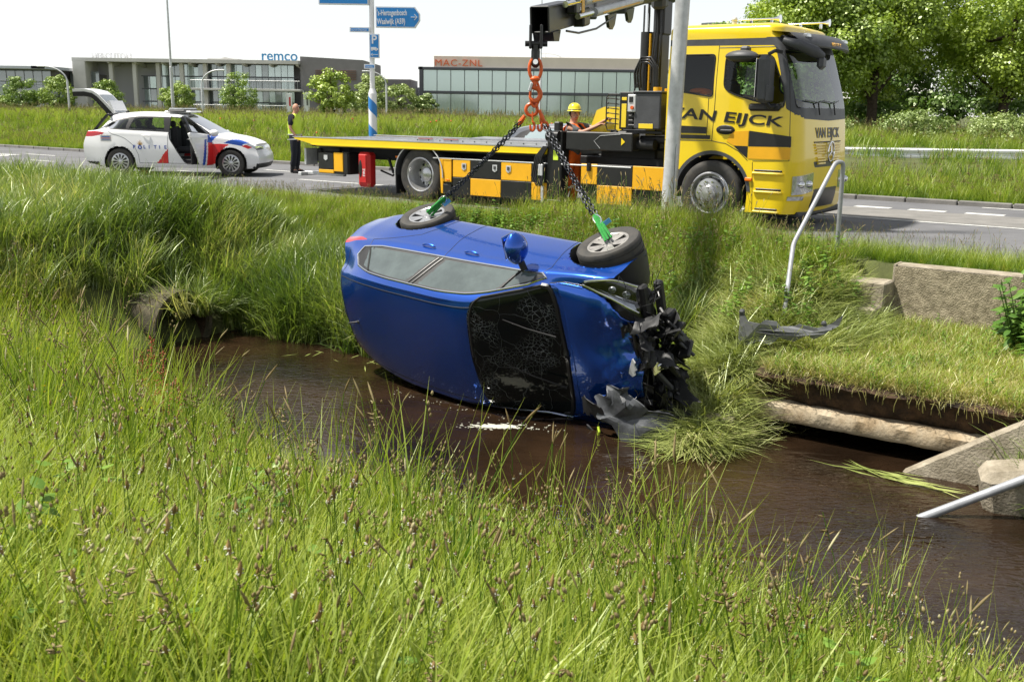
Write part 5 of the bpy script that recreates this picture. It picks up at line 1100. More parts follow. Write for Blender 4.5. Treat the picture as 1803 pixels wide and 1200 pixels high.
# chassis
b = MB()
for y in (-.42, .42): b.box((-4.2, y, .82), (8.6, .09, .26), .01)
for x in (-8.2, -7, -6.5, -5.4, -4.4, -3.4, -1.6, -.6): b.box((x, 0, .82), (.10, .84, .2), .01)
b.box((-5.94, 0, .5), (.16, 1.7, .16), .04); b.box((0, 0, .48), (.14, 1.8, .12), .03); b.ball((-5.94, 0, .5), (.22, .2, .2), 10); b.box((-4.4, .1, .55), (2.6, 1.6, .5), .05); b.box((-1.7, 0, .55), (1.2, 1.9, .5), .05); b.box((-3.1, 0.6, .55), (1.4, .8, .5), .05); b.box((-6.9, -.3, .62), (.5, .5, .4), .05)
b.tube([(-7.0, -.9, .75), (-6.8, -1.0, .5), (-6.5, -.9, .55), (-6.4, -.8, .8)], .03, 8); b.tube([(-7.3, -.8, .5), (-6.9, -.9, .42), (-6.6, -.85, .7)], .02, 8); b.obj('chassis', M['plastic'], truck)
# checkered side lockers: doors are separate pieces
def panel(x0, x1, z0, z1, m, y=-1.235, name='checker_panel', t=.03):
    b = MB(); b.box(((x0 + x1) / 2, y + t / 2, (z0 + z1) / 2), (abs(x1 - x0) - .006, t, z1 - z0 - .004), .006); return b.obj(name, M[m], truck)
b = MB(); b.box((-4.18, -1.0, .50), (2.5, .40, .62), .01); b.obj('locker_body', M['black'], truck)
xs = [-5.42, -5.13, -4.72, -4.03, -3.37, -2.93]
panel(-5.36, -5.16, .40, .80, 'amber'); panel(-5.36, -5.16, .18, .36, 'black')
for k, (a, c) in enumerate(zip(xs[1:-1], xs[2:])):
    panel(a, c, .50, .815, 'amber' if k % 2 == 0 else 'black'); panel(a, c, .185, .495, 'black' if k % 2 == 0 else 'amber')
b = MB(); b.box((-3.5, -1.215, .83), (4.2, .05, .02), .004); b.obj('locker_top_rail', M['reflect'], truck)
b = MB(); b.prism([(-5.44, .82), (-5.16, .82), (-5.16, .80), (-5.36, .80), (-5.36, .19), (-5.40, .19)], -1.24, -1.20); b.obj('locker_edge', M['amber'], truck)
for x in (-4.86, -4.16, -3.86):
    b = MB(); b.prism([(x - .05, .76), (x + .05, .76), (x + .05, .66), (x, .63), (x - .05, .66)], -1.247, -1.238); h_ = b.obj('locker_latch', M['steel'], truck); b = MB(); b.box((x, -1.252, .71), (.05, .012, .06), .004); b.obj('latch_paddle', M['darkgrey'], h_)
b = MB(); b.box((-5.24, -1.25, .44), (.09, .02, .035), .008); b.obj('side_marker', M['orangelamp'], truck); b = MB(); b.box((-6.68, -1.0, .80), (.12, .02, .04), .008); b.obj('side_marker', M['orangelamp'], truck)
# rear locker, extinguisher box, tail
b = MB(); b.box((-8.22, -1.0, .62), (.86, .42, .42), .01); b.obj('rear_locker', M['black'], truck)
panel(-8.62, -8.20, .50, .83, 'black'); panel(-8.19, -7.93, .46, .84, 'amber'); panel(-8.62, -8.19, .42, .49, 'amber'); panel(-7.92, -7.80, .42, .84, 'black')
b = MB(); b.prism([(-8.45, .78), (-8.35, .78), (-8.35, .70), (-8.40, .67), (-8.45, .70)], -1.247, -1.238); b.obj('locker_latch', M['steel'], truck)
ex = MB(); ex.box((-7.38, -1.12, .53), (.32, .24, .68), .05); ex = ex.obj('extinguisher_box', M['red'], truck); b = MB(); b.box((-7.38, -1.245, .55), (.20, .03, .56), .02); b.obj('box_lid', M['red'], ex); b = MB(); b.ball((-7.43, -1.262, .55), (.045, .008, .17), 10); b.obj('box_window', M['black'], ex)
text('box_lettering', 'FIRE', .085, M['signwhite'], ex, (-7.305, -1.264, .40), (0, 0, 1), (-1, 0, 0), .001)
b = MB(); b.box((-9.12, -.95, .72), (.06, .34, .34), .01); tl_ = b.obj('tail_light_bracket', M['steel'], truck); b = MB(); b.box((-9.14, -1.05, .78), (.05, .10, .14), .02); b.obj('tail_lamp', M['redlamp'], tl_)
b = MB(); b.box((-9.0, 0, .75), (.12, 1.7, .28), .02); b.box((-8.75, -.75, .80), (.6, .08, .3), .01); b.obj('rear_crossmember', M['plastic'], truck)
ar = MB(); ar.box((-8.95, -.72, .36), (1.15, .09, .07), .01); ar.box((-9.48, -.30, .34), (.10, 1.3, .08), .01); ar.obj('wheel_lift_arm', M['steel'], truck)
# bed
b = MB(); b.box((-6.1, 0, 1.085), (6.1, 2.40, .03), .005); b.prism([(-9.15, 1.10), (-9.55, 1.06), (-9.55, 1.045), (-9.15, 1.06)], -1.2, 1.2); b.obj('deck', M['alu'], truck)
b = MB()
for k in range(40): b.box((-9.0 + k * .15, 0, 1.102), (.02, 2.1, .006))
b.obj('deck_ribs', M['steel'], truck, kind='stuff')
for sy in (-1, 1):
    b = MB(); b.prism([(-9.30, 1.115), (-3.03, 1.095), (-3.06, .985), (-8.60, .955), (-9.25, 1.08)], sy * 1.27, sy * 1.225); b.prism([(-8.7, .97), (-3.05, .995), (-3.05, 1.0), (-8.8, .985)], sy * 1.285, sy * 1.27); b.obj('bed_side_rail', M['yellow'], truck)
    b = MB(); b.prism([(-9.32, 1.128), (-3.03, 1.13), (-3.03, 1.10), (-9.32, 1.115)], sy * 1.275, sy * 1.18); rr_ = b.obj('rail_cap', M['alu'], truck)
    b = MB(); b.prism([(-6.6, 1.13), (-6.2, 1.17), (-3.1, 1.17), (-3.1, 1.13)], sy * 1.20, sy * 1.17); b.obj('inner_rail', M['alu'], truck)
    b = MB(); 
    for k in range(11): b.box((-6.0 + k * .27, sy * 1.202, 1.15), (.02, .006, .02))
    b.obj('rail_holes', M['black'], truck, kind='stuff')
b = MB(); b.box((-5.8, -1.205, 1.176), (.35, .03, .008)); b.box((-5.2, -1.205, 1.176), (.35, .03, .008)); b.obj('red_reflector', M['red'], truck, kind='stuff')
b = MB(); b.box((-6.0, 0, .98), (5.9, 2.2, .10), .01); b.box((-3.1, 0, 1.05), (.12, 2.3, .22), .02); b.obj('bed_frame', M['plastic'], truck)
# sub-frame, stabiliser, lower boxes behind the cab
st = MB(); st.box((-2.90, -1.12, .80), (.30, .26, 1.18), .02); st.box((-2.90, -1.12, 1.42), (.12, .14, .24), .02); st.box((-2.90, -1.12, .20), (.36, .34, .04), .01); st.cyl((-3.02, -1.27, 1.30), (-2.78, -1.27, 1.30), .09, n=16); so_ = st.obj('stabiliser_leg', M['black'], truck)
b = MB(); b.box((-2.86, -1.256, .98), (.10, .008, .17), .002); b.obj('yellow_label', M['hiviz'], so_)
b = MB(); b.box((-2.04, -1.10, 1.235), (1.28, .26, .30), .015); bo_ = b.obj('stabiliser_beam', M['black'], truck)
b = MB(); b.prism([(-1.60, 1.30), (-1.60, 1.18), (-1.53, 1.24)], -1.238, -1.233); b.obj('yellow_arrow', M['yellow'], bo_)
b = MB(); b.tube([(-1.62, -1.236, 1.36), (-2.0, -1.236, 1.33), (-2.12, -1.236, 1.24), (-2.0, -1.236, 1.12)], .004, 5); b.obj('chevron_line', M['reflect'], bo_)
hs = MB(); gg = random.Random(5)
for k in range(5): hs.tube([(-3.08 + .02 * k, -1.30, 1.12), (-3.22 + .03 * k, -1.33, .95), (-3.30 + .04 * k, -1.33, .62), (-3.20 + .03 * k, -1.33, .45), (-3.08, -1.31, .60 + .05 * k), (-3.10, -1.30, .9)], .016, 7)
hs.obj('hydraulic_hoses', M['black'], truck, smooth=60)
b = MB(); b.box((-3.12, -1.32, .72), (.10, .05, .2), .01); b.box((-3.08, -1.32, .30), (.05, .03, .3), .006); b.obj('hose_coupling', M['steel'], truck)
panel(-2.36, -2.04, .52, .86, 'amber'); panel(-2.04, -1.37, .52, .86, 'black'); panel(-1.37, -.80, .48, .86, 'amber'); panel(-2.34, -2.06, .24, .50, 'black', -1.20); panel(-2.04, -1.37, .20, .515, 'amber'); panel(-1.36, -.85, .22, .46, 'black', -1.18)
b = MB(); b.box((-1.57, -1.0, .55), (1.5, .40, .58), .01); b.box((-1.1, -1.05, .38), (.6, .3, .03)); b.obj('locker_body', M['black'], truck)
b = MB(); b.tube([(-2.20, -1.242, .865), (-2.20, -1.242, .74)], .04, 12); b.obj('handle_recess', M['black'], truck)
# crane pedestal, housings, valve block, tank
b = MB(); b.box((-1.9, .3, 1.0), (1.1, 1.5, .22), .03); b.box((-1.72, .15, 1.25), (.6, .8, .5), .05); b.box((-1.15, -.3, 1.28), (.6, 1.2, .12), .02); b.cyl((-1.55, -1.0, 1.20), (-1.1, -1.0, 1.20), .09, n=14); b.box((-1.35, -.95, 1.40), (.8, .2, .05), .01); b.box((-1.75, -.95, 1.33), (.35, .3, .16), .03); b.obj('crane_base', M['plastic'], truck)
b = MB(); b.prism([(-2.62, 1.30), (-2.45, 1.74), (-2.30, 1.80), (-1.95, 1.80), (-1.95, 1.22), (-2.6, 1.22)], -.62, .0); b.obj('winch_housing', M['yellow'], truck)
b = MB(); b.prism([(-1.94, 1.80), (-1.50, 1.80), (-1.50, 1.22), (-1.94, 1.22)], -.60, .0); b.box((-1.72, -.62, 1.70), (.40, .03, .12), .01); b.obj('housing_cover', M['greyplastic'], truck)
b = MB(); b.box((-1.19, -.95, 1.74), (.48, .42, .58), .02); b.box((-1.19, -.95, 2.04), (.52, .46, .025), .006); tk = b.obj('oil_tank', M['darkgrey'], truck); b = MB(); b.box((-1.20, -1.165, 1.50), (.26, .008, .075), .002); b.obj('yellow_label', M['yellow'], tk); b = MB(); b.cyl((-1.15, -.9, 2.05), (-1.15, -.9, 2.12), .07, n=14); b.cyl((-1.03, -.8, 2.05), (-1.03, -.8, 2.10), .04, n=12); b.obj('filler_cap', M['amber'], tk)
b = MB(); b.box((-1.62, -1.0, 1.74), (.26, .14, .60), .01)
for k in range(7): b.box((-1.49, -1.05, 1.50 + k * .075), (.16, .09, .045), .01); b.cyl((-1.42, -1.05, 1.50 + k * .075), (-1.32, -1.05, 1.52 + k * .075), .012, n=6)
b.obj('valve_block', M['black'], truck)
b = MB(); b.box((-1.66, -1.075, 1.66), (.09, .01, .38), .003); b.box((-1.66, -1.075, 1.93), (.09, .01, .05), .003); b.obj('yellow_label', M['yellow'], truck)
b = MB(); b.tube([(-1.76, -1.1, 1.42), (-1.95, -1.1, 1.42), (-1.98, -1.1, 1.50), (-1.98, -1.1, 1.95), (-1.94, -1.1, 2.0), (-1.74, -1.1, 2.0)], .011, 8); b.tube([(-1.80, -1.1, 1.42), (-1.80, -1.1, 2.0)], .011, 8); b.obj('lever_guard', M['black'], truck)
b = MB()
for k in range(6): b.cyl((-1.75, -1.08, 1.52 + k * .08), (-1.93, -1.12, 1.54 + k * .08), .009, n=6); b.ball((-1.94, -1.12, 1.54 + k * .08), .018, 5)
b.obj('control_levers', M['black'], truck, kind='stuff')
cp_ = MB(); cp_.box((-1.47, -1.14, 1.86), (.15, .07, .28), .012); cp_ = cp_.obj('control_box', M['greyplastic'] if 0 else M['reflect'], truck); b = MB(); b.box((-1.48, -1.18, 1.92), (.07, .012, .09), .004); b.obj('display', M['black'], cp_); b = MB(); b.cyl((-1.45, -1.175, 1.79), (-1.45, -1.205, 1.79), .028, n=14); b.obj('stop_button', M['hookorange'], cp_); b = MB(); b.tube([(-1.46, -1.13, 2.0), (-1.44, -1.13, 2.12), (-1.40, -1.12, 2.18), (-1.38, -1.1, 2.1), (-1.36, -1.05, 1.9)], .014, 7); b.obj('control_cable', M['black'], cp_)
# column
b = MB(); b.box((-1.60, .02, 2.32), (.18, .30, 2.3), .02); b.box((-1.58, -.16, 2.4), (.10, .10, 2.1), .02); b.box((-1.70, 0, 3.62), (.44, .36, .22), .04); b.cyl((-1.52, -.18, 3.66), (-1.52, .2, 3.66), .13, n=18); b.box((-1.52, 0, 3.3), (.10, .3, .6), .02); col_ = b.obj('crane_column', M['black'], truck)
b = MB(); b.cyl((-1.83, -.06, 1.3), (-1.83, -.06, 3.05), .105, n=22); b.cyl((-1.93, .06, 2.9), (-1.93, .06, 3.5), .045, n=14); b.obj('lift_cylinder', M['black'], col_); b = MB(); b.cyl((-1.83, -.06, 3.05), (-1.83, -.06, 3.6), .045, n=16); b.obj('cylinder_rod', M['chrome'], col_)
b = MB(); b.cyl((-1.74, -.10, 1.5), (-1.74, -.10, 3.02), .03, n=10); b.obj('yellow_pipe', M['amber'], col_)
b = MB()
for k in range(3): b.tube([(-1.86 + .05 * k, -.35, 2.12), (-1.88 + .05 * k, -.36, 2.38), (-1.76, -.36, 2.62 - .04 * k), (-1.58 - .03 * k, -.35, 2.62 - .04 * k), (-1.46 - .03 * k, -.34, 2.45), (-1.45 - .03 * k, -.32, 2.1)], .022, 9)
b.tube([(-1.62, -.22, 3.6), (-1.55, -.28, 3.1), (-1.62, -.26, 2.5), (-1.6, -.3, 2.2)], .015, 7); b.tube([(-1.50, -.22, 3.5), (-1.46, -.26, 2.9), (-1.5, -.26, 2.3)], .015, 7); b.obj('hydraulic_hoses', M['black'], col_, smooth=60)
# boom: from the column head out over the bank to the hook, in truck space
TI = TM.inverted(); A0 = Vector((-1.60, 0, 3.74)); B0 = TI @ Vector((.24, 10.95, 2.64)); bd = (B0 - A0); BL = bd.length; bx = bd.normalized(); by = Vector((0, 0, 1)).cross(bx).normalized(); bz = bx.cross(by)
BM = Matrix((bx, by, bz)).transposed().to_4x4(); BM.translation = A0
boom = bpy.data.objects.new('crane_boom', None); COL.objects.link(boom); boom.parent = truck; boom.matrix_local = BM
def hexbox(mb, x0, x1, w, h, zc=0, ch=.3):
    c = [(-w / 2, -h / 2 + h * ch), (-w / 2, h / 2 - h * ch * .5), (-w / 2 + w * .25, h / 2), (w / 2 - w * .25, h / 2), (w / 2, h / 2 - h * ch * .5), (w / 2, -h / 2 + h * ch), (w * .18, -h / 2), (-w * .18, -h / 2)]
    mb.add([(x0, a, z + zc) for a, z in c] + [(x1, a, z + zc) for a, z in c], [(i, (i + 1) % 8, 8 + (i + 1) % 8, 8 + i) for i in range(8)] + [tuple(range(8)), tuple(reversed(range(8, 16)))])
b = MB(); hexbox(b, -.35, BL * .50, .24, .28); b.box((BL * .5, 0, 0), (.06, .28, .34), .02); b.box((.2, 0, -.20), (.5, .24, .2), .05); b.obj('outer_section', M['darkgrey'], boom)
b = MB(); hexbox(b, BL * .5, BL * .88, .17, .21, .02); b.box((BL * .72, 0, 0), (.05, .22, .27), .015); b.obj('inner_section', M['greyplastic'], boom)
# side plates under the boom, near side
b = MB()
for x in (BL * .46, BL * .62): b.prism([(x - .28, -.12), (x + .28, -.12), (x + .16, -.27), (x - .02, -.31), (x - .16, -.26)], .10, .14)
b.obj('boom_gusset', M['black'], boom)
for (z, y, x0, x1) in ((.13, .19, .50, .86), (-.02, .21, .42, .80)):
    b = MB(); b.cyl((BL * x0, y, z), (BL * x1, y, z), .055, n=18); c_ = b.obj('extension_cylinder', M['steel'], boom); b = MB(); b.cyl((BL * x1, y, z), (BL * (x1 + .10), y, z), .032, n=12); b.obj('cylinder_rod', M['chrome'], c_); b = MB(); b.box((BL * (x0 + x1) / 2, y + .052, z - .02), (BL * (x1 - x0) * .8, .006, .02)); b.obj('yellow_reflection', M['amber'], c_)  # amber strip is a painted reflection of yellow in the silver cylinder
b = MB(); b.tube([(BL * .66, .22, -.14), (BL * .8, .24, -.20), (BL * .9, .22, -.19), (BL * .95, .18, -.14)], .012, 7); b.tube([(BL * .5, .2, .18), (BL * .6, .26, .22), (BL * .8, .2, .2), (BL * .93, .12, .18)], .014, 7); b.obj('boom_hose', M['black'], boom)
b = MB(); b.box((BL * .84, .14, -.05), (.30, .14, .20), .02); b.box((BL * .90, .16, .09), (.22, .12, .16), .02); b.obj('boom_head_block', M['black'], boom); b = MB(); b.box((BL * .875, .225, .08), (.12, .01, .14), .003); b.obj('yellow_label', M['amber'], boom)
# open square tip tube
b = MB(); w, h, t = .19, .25, .016; x0, x1 = BL * .86, BL + .02
for (cy, cz_, sy, sz) in ((0, h / 2, w, t), (0, -h / 2, w, t), (-w / 2, 0, t, h), (w / 2, 0, t, h)): b.box(((x0 + x1) / 2, cy, cz_), (x1 - x0, sy + .002, sz + .002), .004)
b.box((x0 + .1, 0, 0), (.02, w, h)); b.prism([(BL - .38, -.13), (BL - .06, -.13), (BL - .10, -.22), (BL - .30, -.24)], -.10, .12); b.obj('boom_tip', M['black'], boom)
# beacons, horns, visor, mirrors, lights, lettering
for x, y in ((.62, -.62), (1.02, .45)):
    b = MB(); b.tube([(x - .55, y, 3.14), (x, y, 3.14), (x + .06, y, 3.14), (x + .12, y, 3.14)], [.012, .016, .03, .06], 14); b.box((x - .35, y, 3.09), (.04, .03, .08), .005); b.box((x - .02, y, 3.09), (.04, .03, .08), .005); b.obj('air_horn', M['chrome'], truck)
b = MB(); b.cyl((.08, -.82, 3.02), (.08, -.82, 3.10), .04, n=12); b.ball((.08, -.82, 3.13), (.045, .045, .05), 8); b.obj('roof_beacon', M['reflect'], truck)
vs = MB(); A = np.linspace(-1, 1, 17); G = [[(1.30 + o_ - .22 * abs(a)**2.5, 1.13 * a, z) for a in A] for (o_, z) in ((-.28, 2.93), (.02, 2.90), (.14, 2.80), (.16, 2.72), (.145, 2.70), (-.1, 2.86))]; vs.grid(np.array(G)); vs.obj('sun_visor', M['darkgrey'], truck, smooth=50)
text('visor_lettering', 'VAN EIJCK', .085, M['amber'], truck, (1.452, -.28, 2.735), (0, 1, 0), (-.12, 0, 1), .002, bold=.001, sx=1.1)
for y in (-.86, .86): b = MB(); b.box((1.26, y, 2.86), (.08, .16, .07), .02); b.obj('visor_lamp', M['lamp'], truck)
b = MB(); b.tube([(1.02, -1.16, 2.78), (1.24, -1.15, 2.72), (1.44, -.98, 2.62), (1.52, -.86, 2.56)], [.05, .075, .085, .05], 12); b.box((1.50, -.84, 2.47), (.10, .22, .20), .05); b.obj('front_mirror', M['darkgrey'], truck)
b = MB(); b.box((.86, -1.38, 2.22), (.20, .30, .68), .06); b.box((.94, -1.38, 2.02), (.05, .26, .24), .02); mr_ = b.obj('wing_mirror', M['darkgrey'], truck); b = MB(); b.box((.755, -1.38, 2.24), (.01, .24, .56), .003); b.obj('mirror_glass', M['chrome'], mr_); b = MB(); b.tube([(1.0, -1.16, 2.62), (.95, -1.30, 2.63), (.88, -1.36, 2.58)], .028, 8); b.tube([(.98, -1.16, 1.84), (.93, -1.30, 1.82), (.88, -1.36, 1.90)], .03, 8); b.box((.80, -1.19, 1.82), (.50, .06, .11), .03); b.obj('mirror_bracket', M['plastic'], mr_)
b = MB(); b.ball((.44, -1.30, 2.56), (.26, .16, .09), 10); b.box((.46, -1.22, 2.66), (.14, .14, .10), .03); b.obj('kerb_mirror', M['darkgrey'], truck)
b = MB(); b.ball((.19, -1.175, 1.475), (.155, .018, .072), 12); hd_ = b.obj('door_handle', M['black'], truck); b = MB(); b.box((.21, -1.196, 1.46), (.20, .025, .04), .012); b.obj('handle_grip', M['plastic'], hd_)
b = MB(); b.prism([(.58, 1.47), (1.245, 1.40), (1.25, 1.245), (.58, 1.235)], -1.176, -1.172); b.obj('black_check', M['black'], truck); b = MB(); b.prism([(.34, 1.24), (.57, 1.235), (.57, 1.06), (.46, 1.14)], -1.176, -1.172); b.obj('black_check', M['black'], truck)
b = MB(); b.prism([(.585, 1.23), (1.245, 1.235), (1.245, 1.06), (.585, 1.05)], -1.176, -1.172); b.obj('amber_check', M['amber'], truck); b = MB(); b.prism([(.30, 1.45), (.57, 1.47), (.57, 1.24), (.34, 1.24), (.22, 1.30)], -1.1755, -1.1721); b.obj('amber_check', M['amber'], truck)
b = MB(); b.prism([(-.80, 1.53), (-.13, 1.51), (-.13, 1.41), (-.80, 1.41)], -1.178, -1.172); b.obj('black_band', M['black'], truck); b = MB(); b.prism([(-.80, 1.385), (-.06, 1.385), (-.06, 1.325), (-.80, 1.325)], -1.178, -1.172); b.obj('black_band', M['black'], truck)
me = text_mesh('VAN EIJCK', .345, .003, bold=.006, sx=1.0, shear=.12, space=1.0); w_ = max(v.co.x for v in me.vertices); me.materials.clear(); me.materials.append(M['black'])
for v in me.vertices:
    k = v.co.x / w_; x = -.80 + 1.90 * k; yy = v.co.y / .345; h_ = .20; z = 1.655 - .115 * k + yy * (.235 - .03 * k); v.co = (x, -1.176 - v.co.z, z)
link('door_lettering', me, truck)
def frontx(y, z): q = cabsurf(fp(y, z)[0], z); return float(q[0])
for wd_, ya, yb in (('VAN', -.56, -.14), ('EIJCK', -.06, .56)):
    me = text_mesh(wd_, .22, .003, bold=.006); w_ = max(v.co.x for v in me.vertices); me.materials.clear(); me.materials.append(M['black'])
    for v in me.vertices: y = ya + (yb - ya) * v.co.x / w_; z = 1.38 + v.co.y * .95; v.co = (frontx(y, z) + .004 + v.co.z, y, z)
    link('front_lettering', me, truck)
# grille slats, star badge
for side in (-1, 1):
    for k in range(7):
        z = 1.27 - .042 * k - (.03 if k > 3 else 0); y0 = .10 + .012 * k; y1 = .60 - .02 * k; b = MB(); pts = [(frontx(side * y, z) + .012, side * y, z) for y in np.linspace(y0, y1, 5)]; b.tube(pts, .016, 6); b.obj('grille_slat', M['yellow'], truck)
b = MB(); pts = [(1.475, .105 * cos(a), 1.16 + .15 * sin(a)) for a in np.linspace(0, 2 * pi, 33)[:-1]]; b.tube([(p[0], p[1] * 1.35, p[2]) for p in pts], .014, 8, close=True)
for k in range(3): a = pi / 2 + k * 2 * pi / 3; b.tube([(1.478, 0, 1.16), (1.472, .14 * cos(a), 1.16 + .145 * sin(a))], [.018, .004], 6)
b.obj('star_badge', M['chrome'], truck)
for z, hh in ((1.31, .02),):
    b = MB(); pts = [(frontx(y, z) + .004, y, z) for y in np.linspace(-.62, .62, 9)]; b.tube(pts, .010, 6); b.obj('grille_line', M['plastic'], truck)
# lamps at the near corner; mirrored on the far corner
for sg in (1, -1):
    def cpnt(t, z, off=.004): p = Ls + Lc * t if sg > 0 else LT - Ls - Lc * t; q = cabsurf(p, z); xx, yy, zz = q; n = Vector((sin(t * pi / 2), -sg * cos(t * pi / 2), 0)); return (xx + n.x * off, yy + n.y * off, zz)
    G = [[cpnt(t, .52 + .28 * s_ + .03 * t, .022) for t in np.linspace(.36, 1.85, 10)] for s_ in np.linspace(0, 1, 6)]
    b = MB(); b.grid(np.array(G)); G0 = [[cpnt(t, .52 + .28 * s_ + .03 * t, .0) for t in np.linspace(.36, 1.85, 10)] for s_ in np.linspace(0, 1, 6)]; ring = lambda g_: g_[0] + [r[-1] for r in g_[1:]] + g_[-1][::-1][1:] + [r[0] for r in g_[-2:0:-1]]; b.grid(np.array([ring(G), ring(G0)]), closev=True); hl_ = b.obj('head_lamp', M['lamp'], truck, smooth=30)
    b = MB(); 
    for t in (.75, 1.35): c = Vector(cpnt(t, .69, .026)); b.ball(c, .055, 8)
    b.obj('lamp_bowl', M['chrome'], hl_)
    b = MB(); G = [[cpnt(t, .45 + .06 * s_, .014) for t in np.linspace(.2, 1.05, 8)] for s_ in np.linspace(0, 1, 3)]; b.grid(np.array(G)); b.obj('fog_lamp', M['lamp'], truck)
# entry steps
for (x0, x1, z) in ((.70, 1.14, .88), (.74, 1.14, .60), (.74, 1.10, .30)):
    b = MB(); b.box(((x0 + x1) / 2, -1.17, z), (x1 - x0, .03, .028), .006); b.obj('step_slot_shade', M['black'], truck)  # black bar stands in for the shade in the step recess
    b = MB(); b.box(((x0 + x1) / 2, -1.18, z - .04), (x1 - x0 + .06, .05, .035), .012); b.obj('step_edge', M['yellow'], truck)
b = MB(); b.box((.62, -1.19, .74), (.12, .03, .06), .015); b.obj('indicator', M['orangelamp'], truck)
b = MB(); b.box((.92, 0, .22), (.9, 2.0, .1), .03); b.obj('under_bumper', M['plastic'], truck)
# wipers
for y in (-.45, .25): b = MB(); b.tube([(frontx(y, 1.72) + .03, y, 1.72), (frontx(y, 1.9) + .04, y - .05, 1.90)], .012, 6); b.tube([(frontx(y - .5, 1.93) + .03, y - .50, 1.93), (frontx(y, 1.91) + .04, y, 1.905), (frontx(y + .25, 1.93) + .03, y + .25, 1.94)], .010, 6); b.obj('wiper', M['black'], truck)
# ================================================================ HOOK, CHAINS, SLINGS
HX = Vector((.20, 10.92, 0)); hk = thing('crane_hook', 'orange swivel hook hanging from the boom tip on a black shackle', 'hook', HX + Vector((0, 0, 2.35)))
b = MB(); b.box((-.055, 0, .12), (.03, .10, .24), .01); b.box((.055, 0, .12), (.03, .10, .24), .01); b.cyl((-.11, 0, .05), (.12, 0, .05), .028, n=14); b.box((0, 0, .02), (.085, .05, .12), .02); b.box((0, 0, -.09), (.09, .06, .20), .03); b.obj('shackle_bracket', M['black'], hk); b = MB(); b.cyl((-.0, -.045, -.13), (0, .045, -.13), .026, n=14); b.obj('shackle_pin', M['chrome'], hk)
b = MB(); b.tube([(.062 * cos(a), 0, -.20 + .11 * sin(a)) for a in np.linspace(0, 2 * pi, 25)[:-1]], .018, 10, close=True); b.ball((0, 0, -.30), (.055, .04, .032), 9); b.cyl((0, 0, -.30), (0, 0, -.36), .025, n=10); b.obj('swivel_ring', M['hookorange'], hk)
b = MB(); P = [(0, 0, -.34)] + [(.052 * cos(a), 0, -.455 + .062 * sin(a)) for a in np.linspace(pi * .62, -pi * .95, 18)]; b.tube([(0, 0, -.33), (-.01, 0, -.37)] + [(.056 * sin(a), 0, -.455 + .066 * cos(a)) for a in np.linspace(-.2, 4.6, 20)], [.020, .022] + [.026] * 14 + [.024, .022, .019, .016, .012, .008], 10); b.obj('hook_body', M['hookorange'], hk)
b = MB(); b.box((-.045, -.02, -.38), (.03, .02, .09), .006, Euler((0, .3, 0)).to_matrix()); b.obj('safety_latch', M['steel'], hk)
ms = thing('master_link', 'orange master link with grab hooks joining both chain slings', 'chain link', HX + Vector((0, 0, 1.98)))
b = MB(); b.tube([(.048 * cos(a), 0, -.08 + .13 * sin(a)) for a in np.linspace(0, 2 * pi, 25)[:-1]], .013, 10, close=True); b.obj('oval_link', M['hookorange'], ms)
b = MB(); b.tube([(-.03 + .06 * cos(a), .03, -.24 + .06 * sin(a)) for a in np.linspace(0, 2 * pi, 21)[:-1]], .018, 9, close=True); b.tube([(-.10, 0, -.30), (-.14, 0, -.36), (-.17, 0, -.40)], [.018, .026, .012], 8); b.tube([(.05, 0, -.24), (.08, 0, -.32), (.11, 0, -.38)], [.016, .024, .018], 8); b.tube([(.11 + .035 * cos(a), 0, -.40 + .035 * sin(a)) for a in np.linspace(0, 2 * pi, 17)[:-1]], .013, 8, close=True); b.obj('grab_plates', M['hookorange'], ms)
for x, y in ((-.02, -.02), (.06, .03)):
    b = MB(); b.tube([(x, y, -.26), (x, y, -.36)], .008, 6); b.tube([(x + .02 * sin(a) * 1.1, y, -.41 + .045 * cos(a)) for a in np.linspace(-.1, 5.2, 16)], [.014] * 12 + [.013, .012, .010, .008], 8); b.obj('hanging_hook', M['hookorange'], ms)
b = MB(); lw, ll, wr = .0150, .056, .0062
P = [(lw * cos(a), 0, (ll / 2 - lw) + lw * sin(a)) for a in np.linspace(0, pi, 7)] + [(lw * cos(a), 0, -(ll / 2 - lw) + lw * sin(a)) for a in np.linspace(pi, 2 * pi, 7)]
b.tube(P, wr, 6, close=True); LINK = b.mesh('chain_link', M['chain'], 60)
def chain(name, a, c, sag, label):
    a = Vector(a); c = Vector(c); t = thing(name, label, 'chain', a, group='chain slings holding the car'); L = (c - a).length; n = int(L / (ll - 2 * wr)); d = (c - a).normalized(); s_ = d.cross(Vector((0, 0, 1))).normalized(); u = s_.cross(d)
    for st_ in (-1, 1):
        for k in range(n):
            q = k / n; p = d * L * q + s_ * st_ * (.022 + .006 * sin(q * 9)) - Vector((0, 0, sag * 4 * q * (1 - q))); tw = (k % 2) * pi / 2 + .5 * sin(k * .3 + st_) + .4
            R = Matrix((s_ * cos(tw) + u * sin(tw), -s_ * sin(tw) + u * cos(tw), d)).transposed().to_4x4(); R.translation = p; o = link('chain_link', LINK, t); o.matrix_local = R
    return t
PR = Mw @ Vector((-1.28, .93, .34)); PF = Mw @ Vector((1.36, .99, .34)); H0 = HX + Vector((-.15, 0, 1.60)); H1 = HX + Vector((.12, 0, 1.58))
E1 = PR + (H0 - PR) * .20; E2 = PF + (H1 - PF) * .20
chain('chain_sling', H0, E1, .02, 'black double chain running down left to the rear wheel of the blue car'); chain('chain_sling', H1, E2, .02, 'black double chain running down right to the front wheel of the blue car')
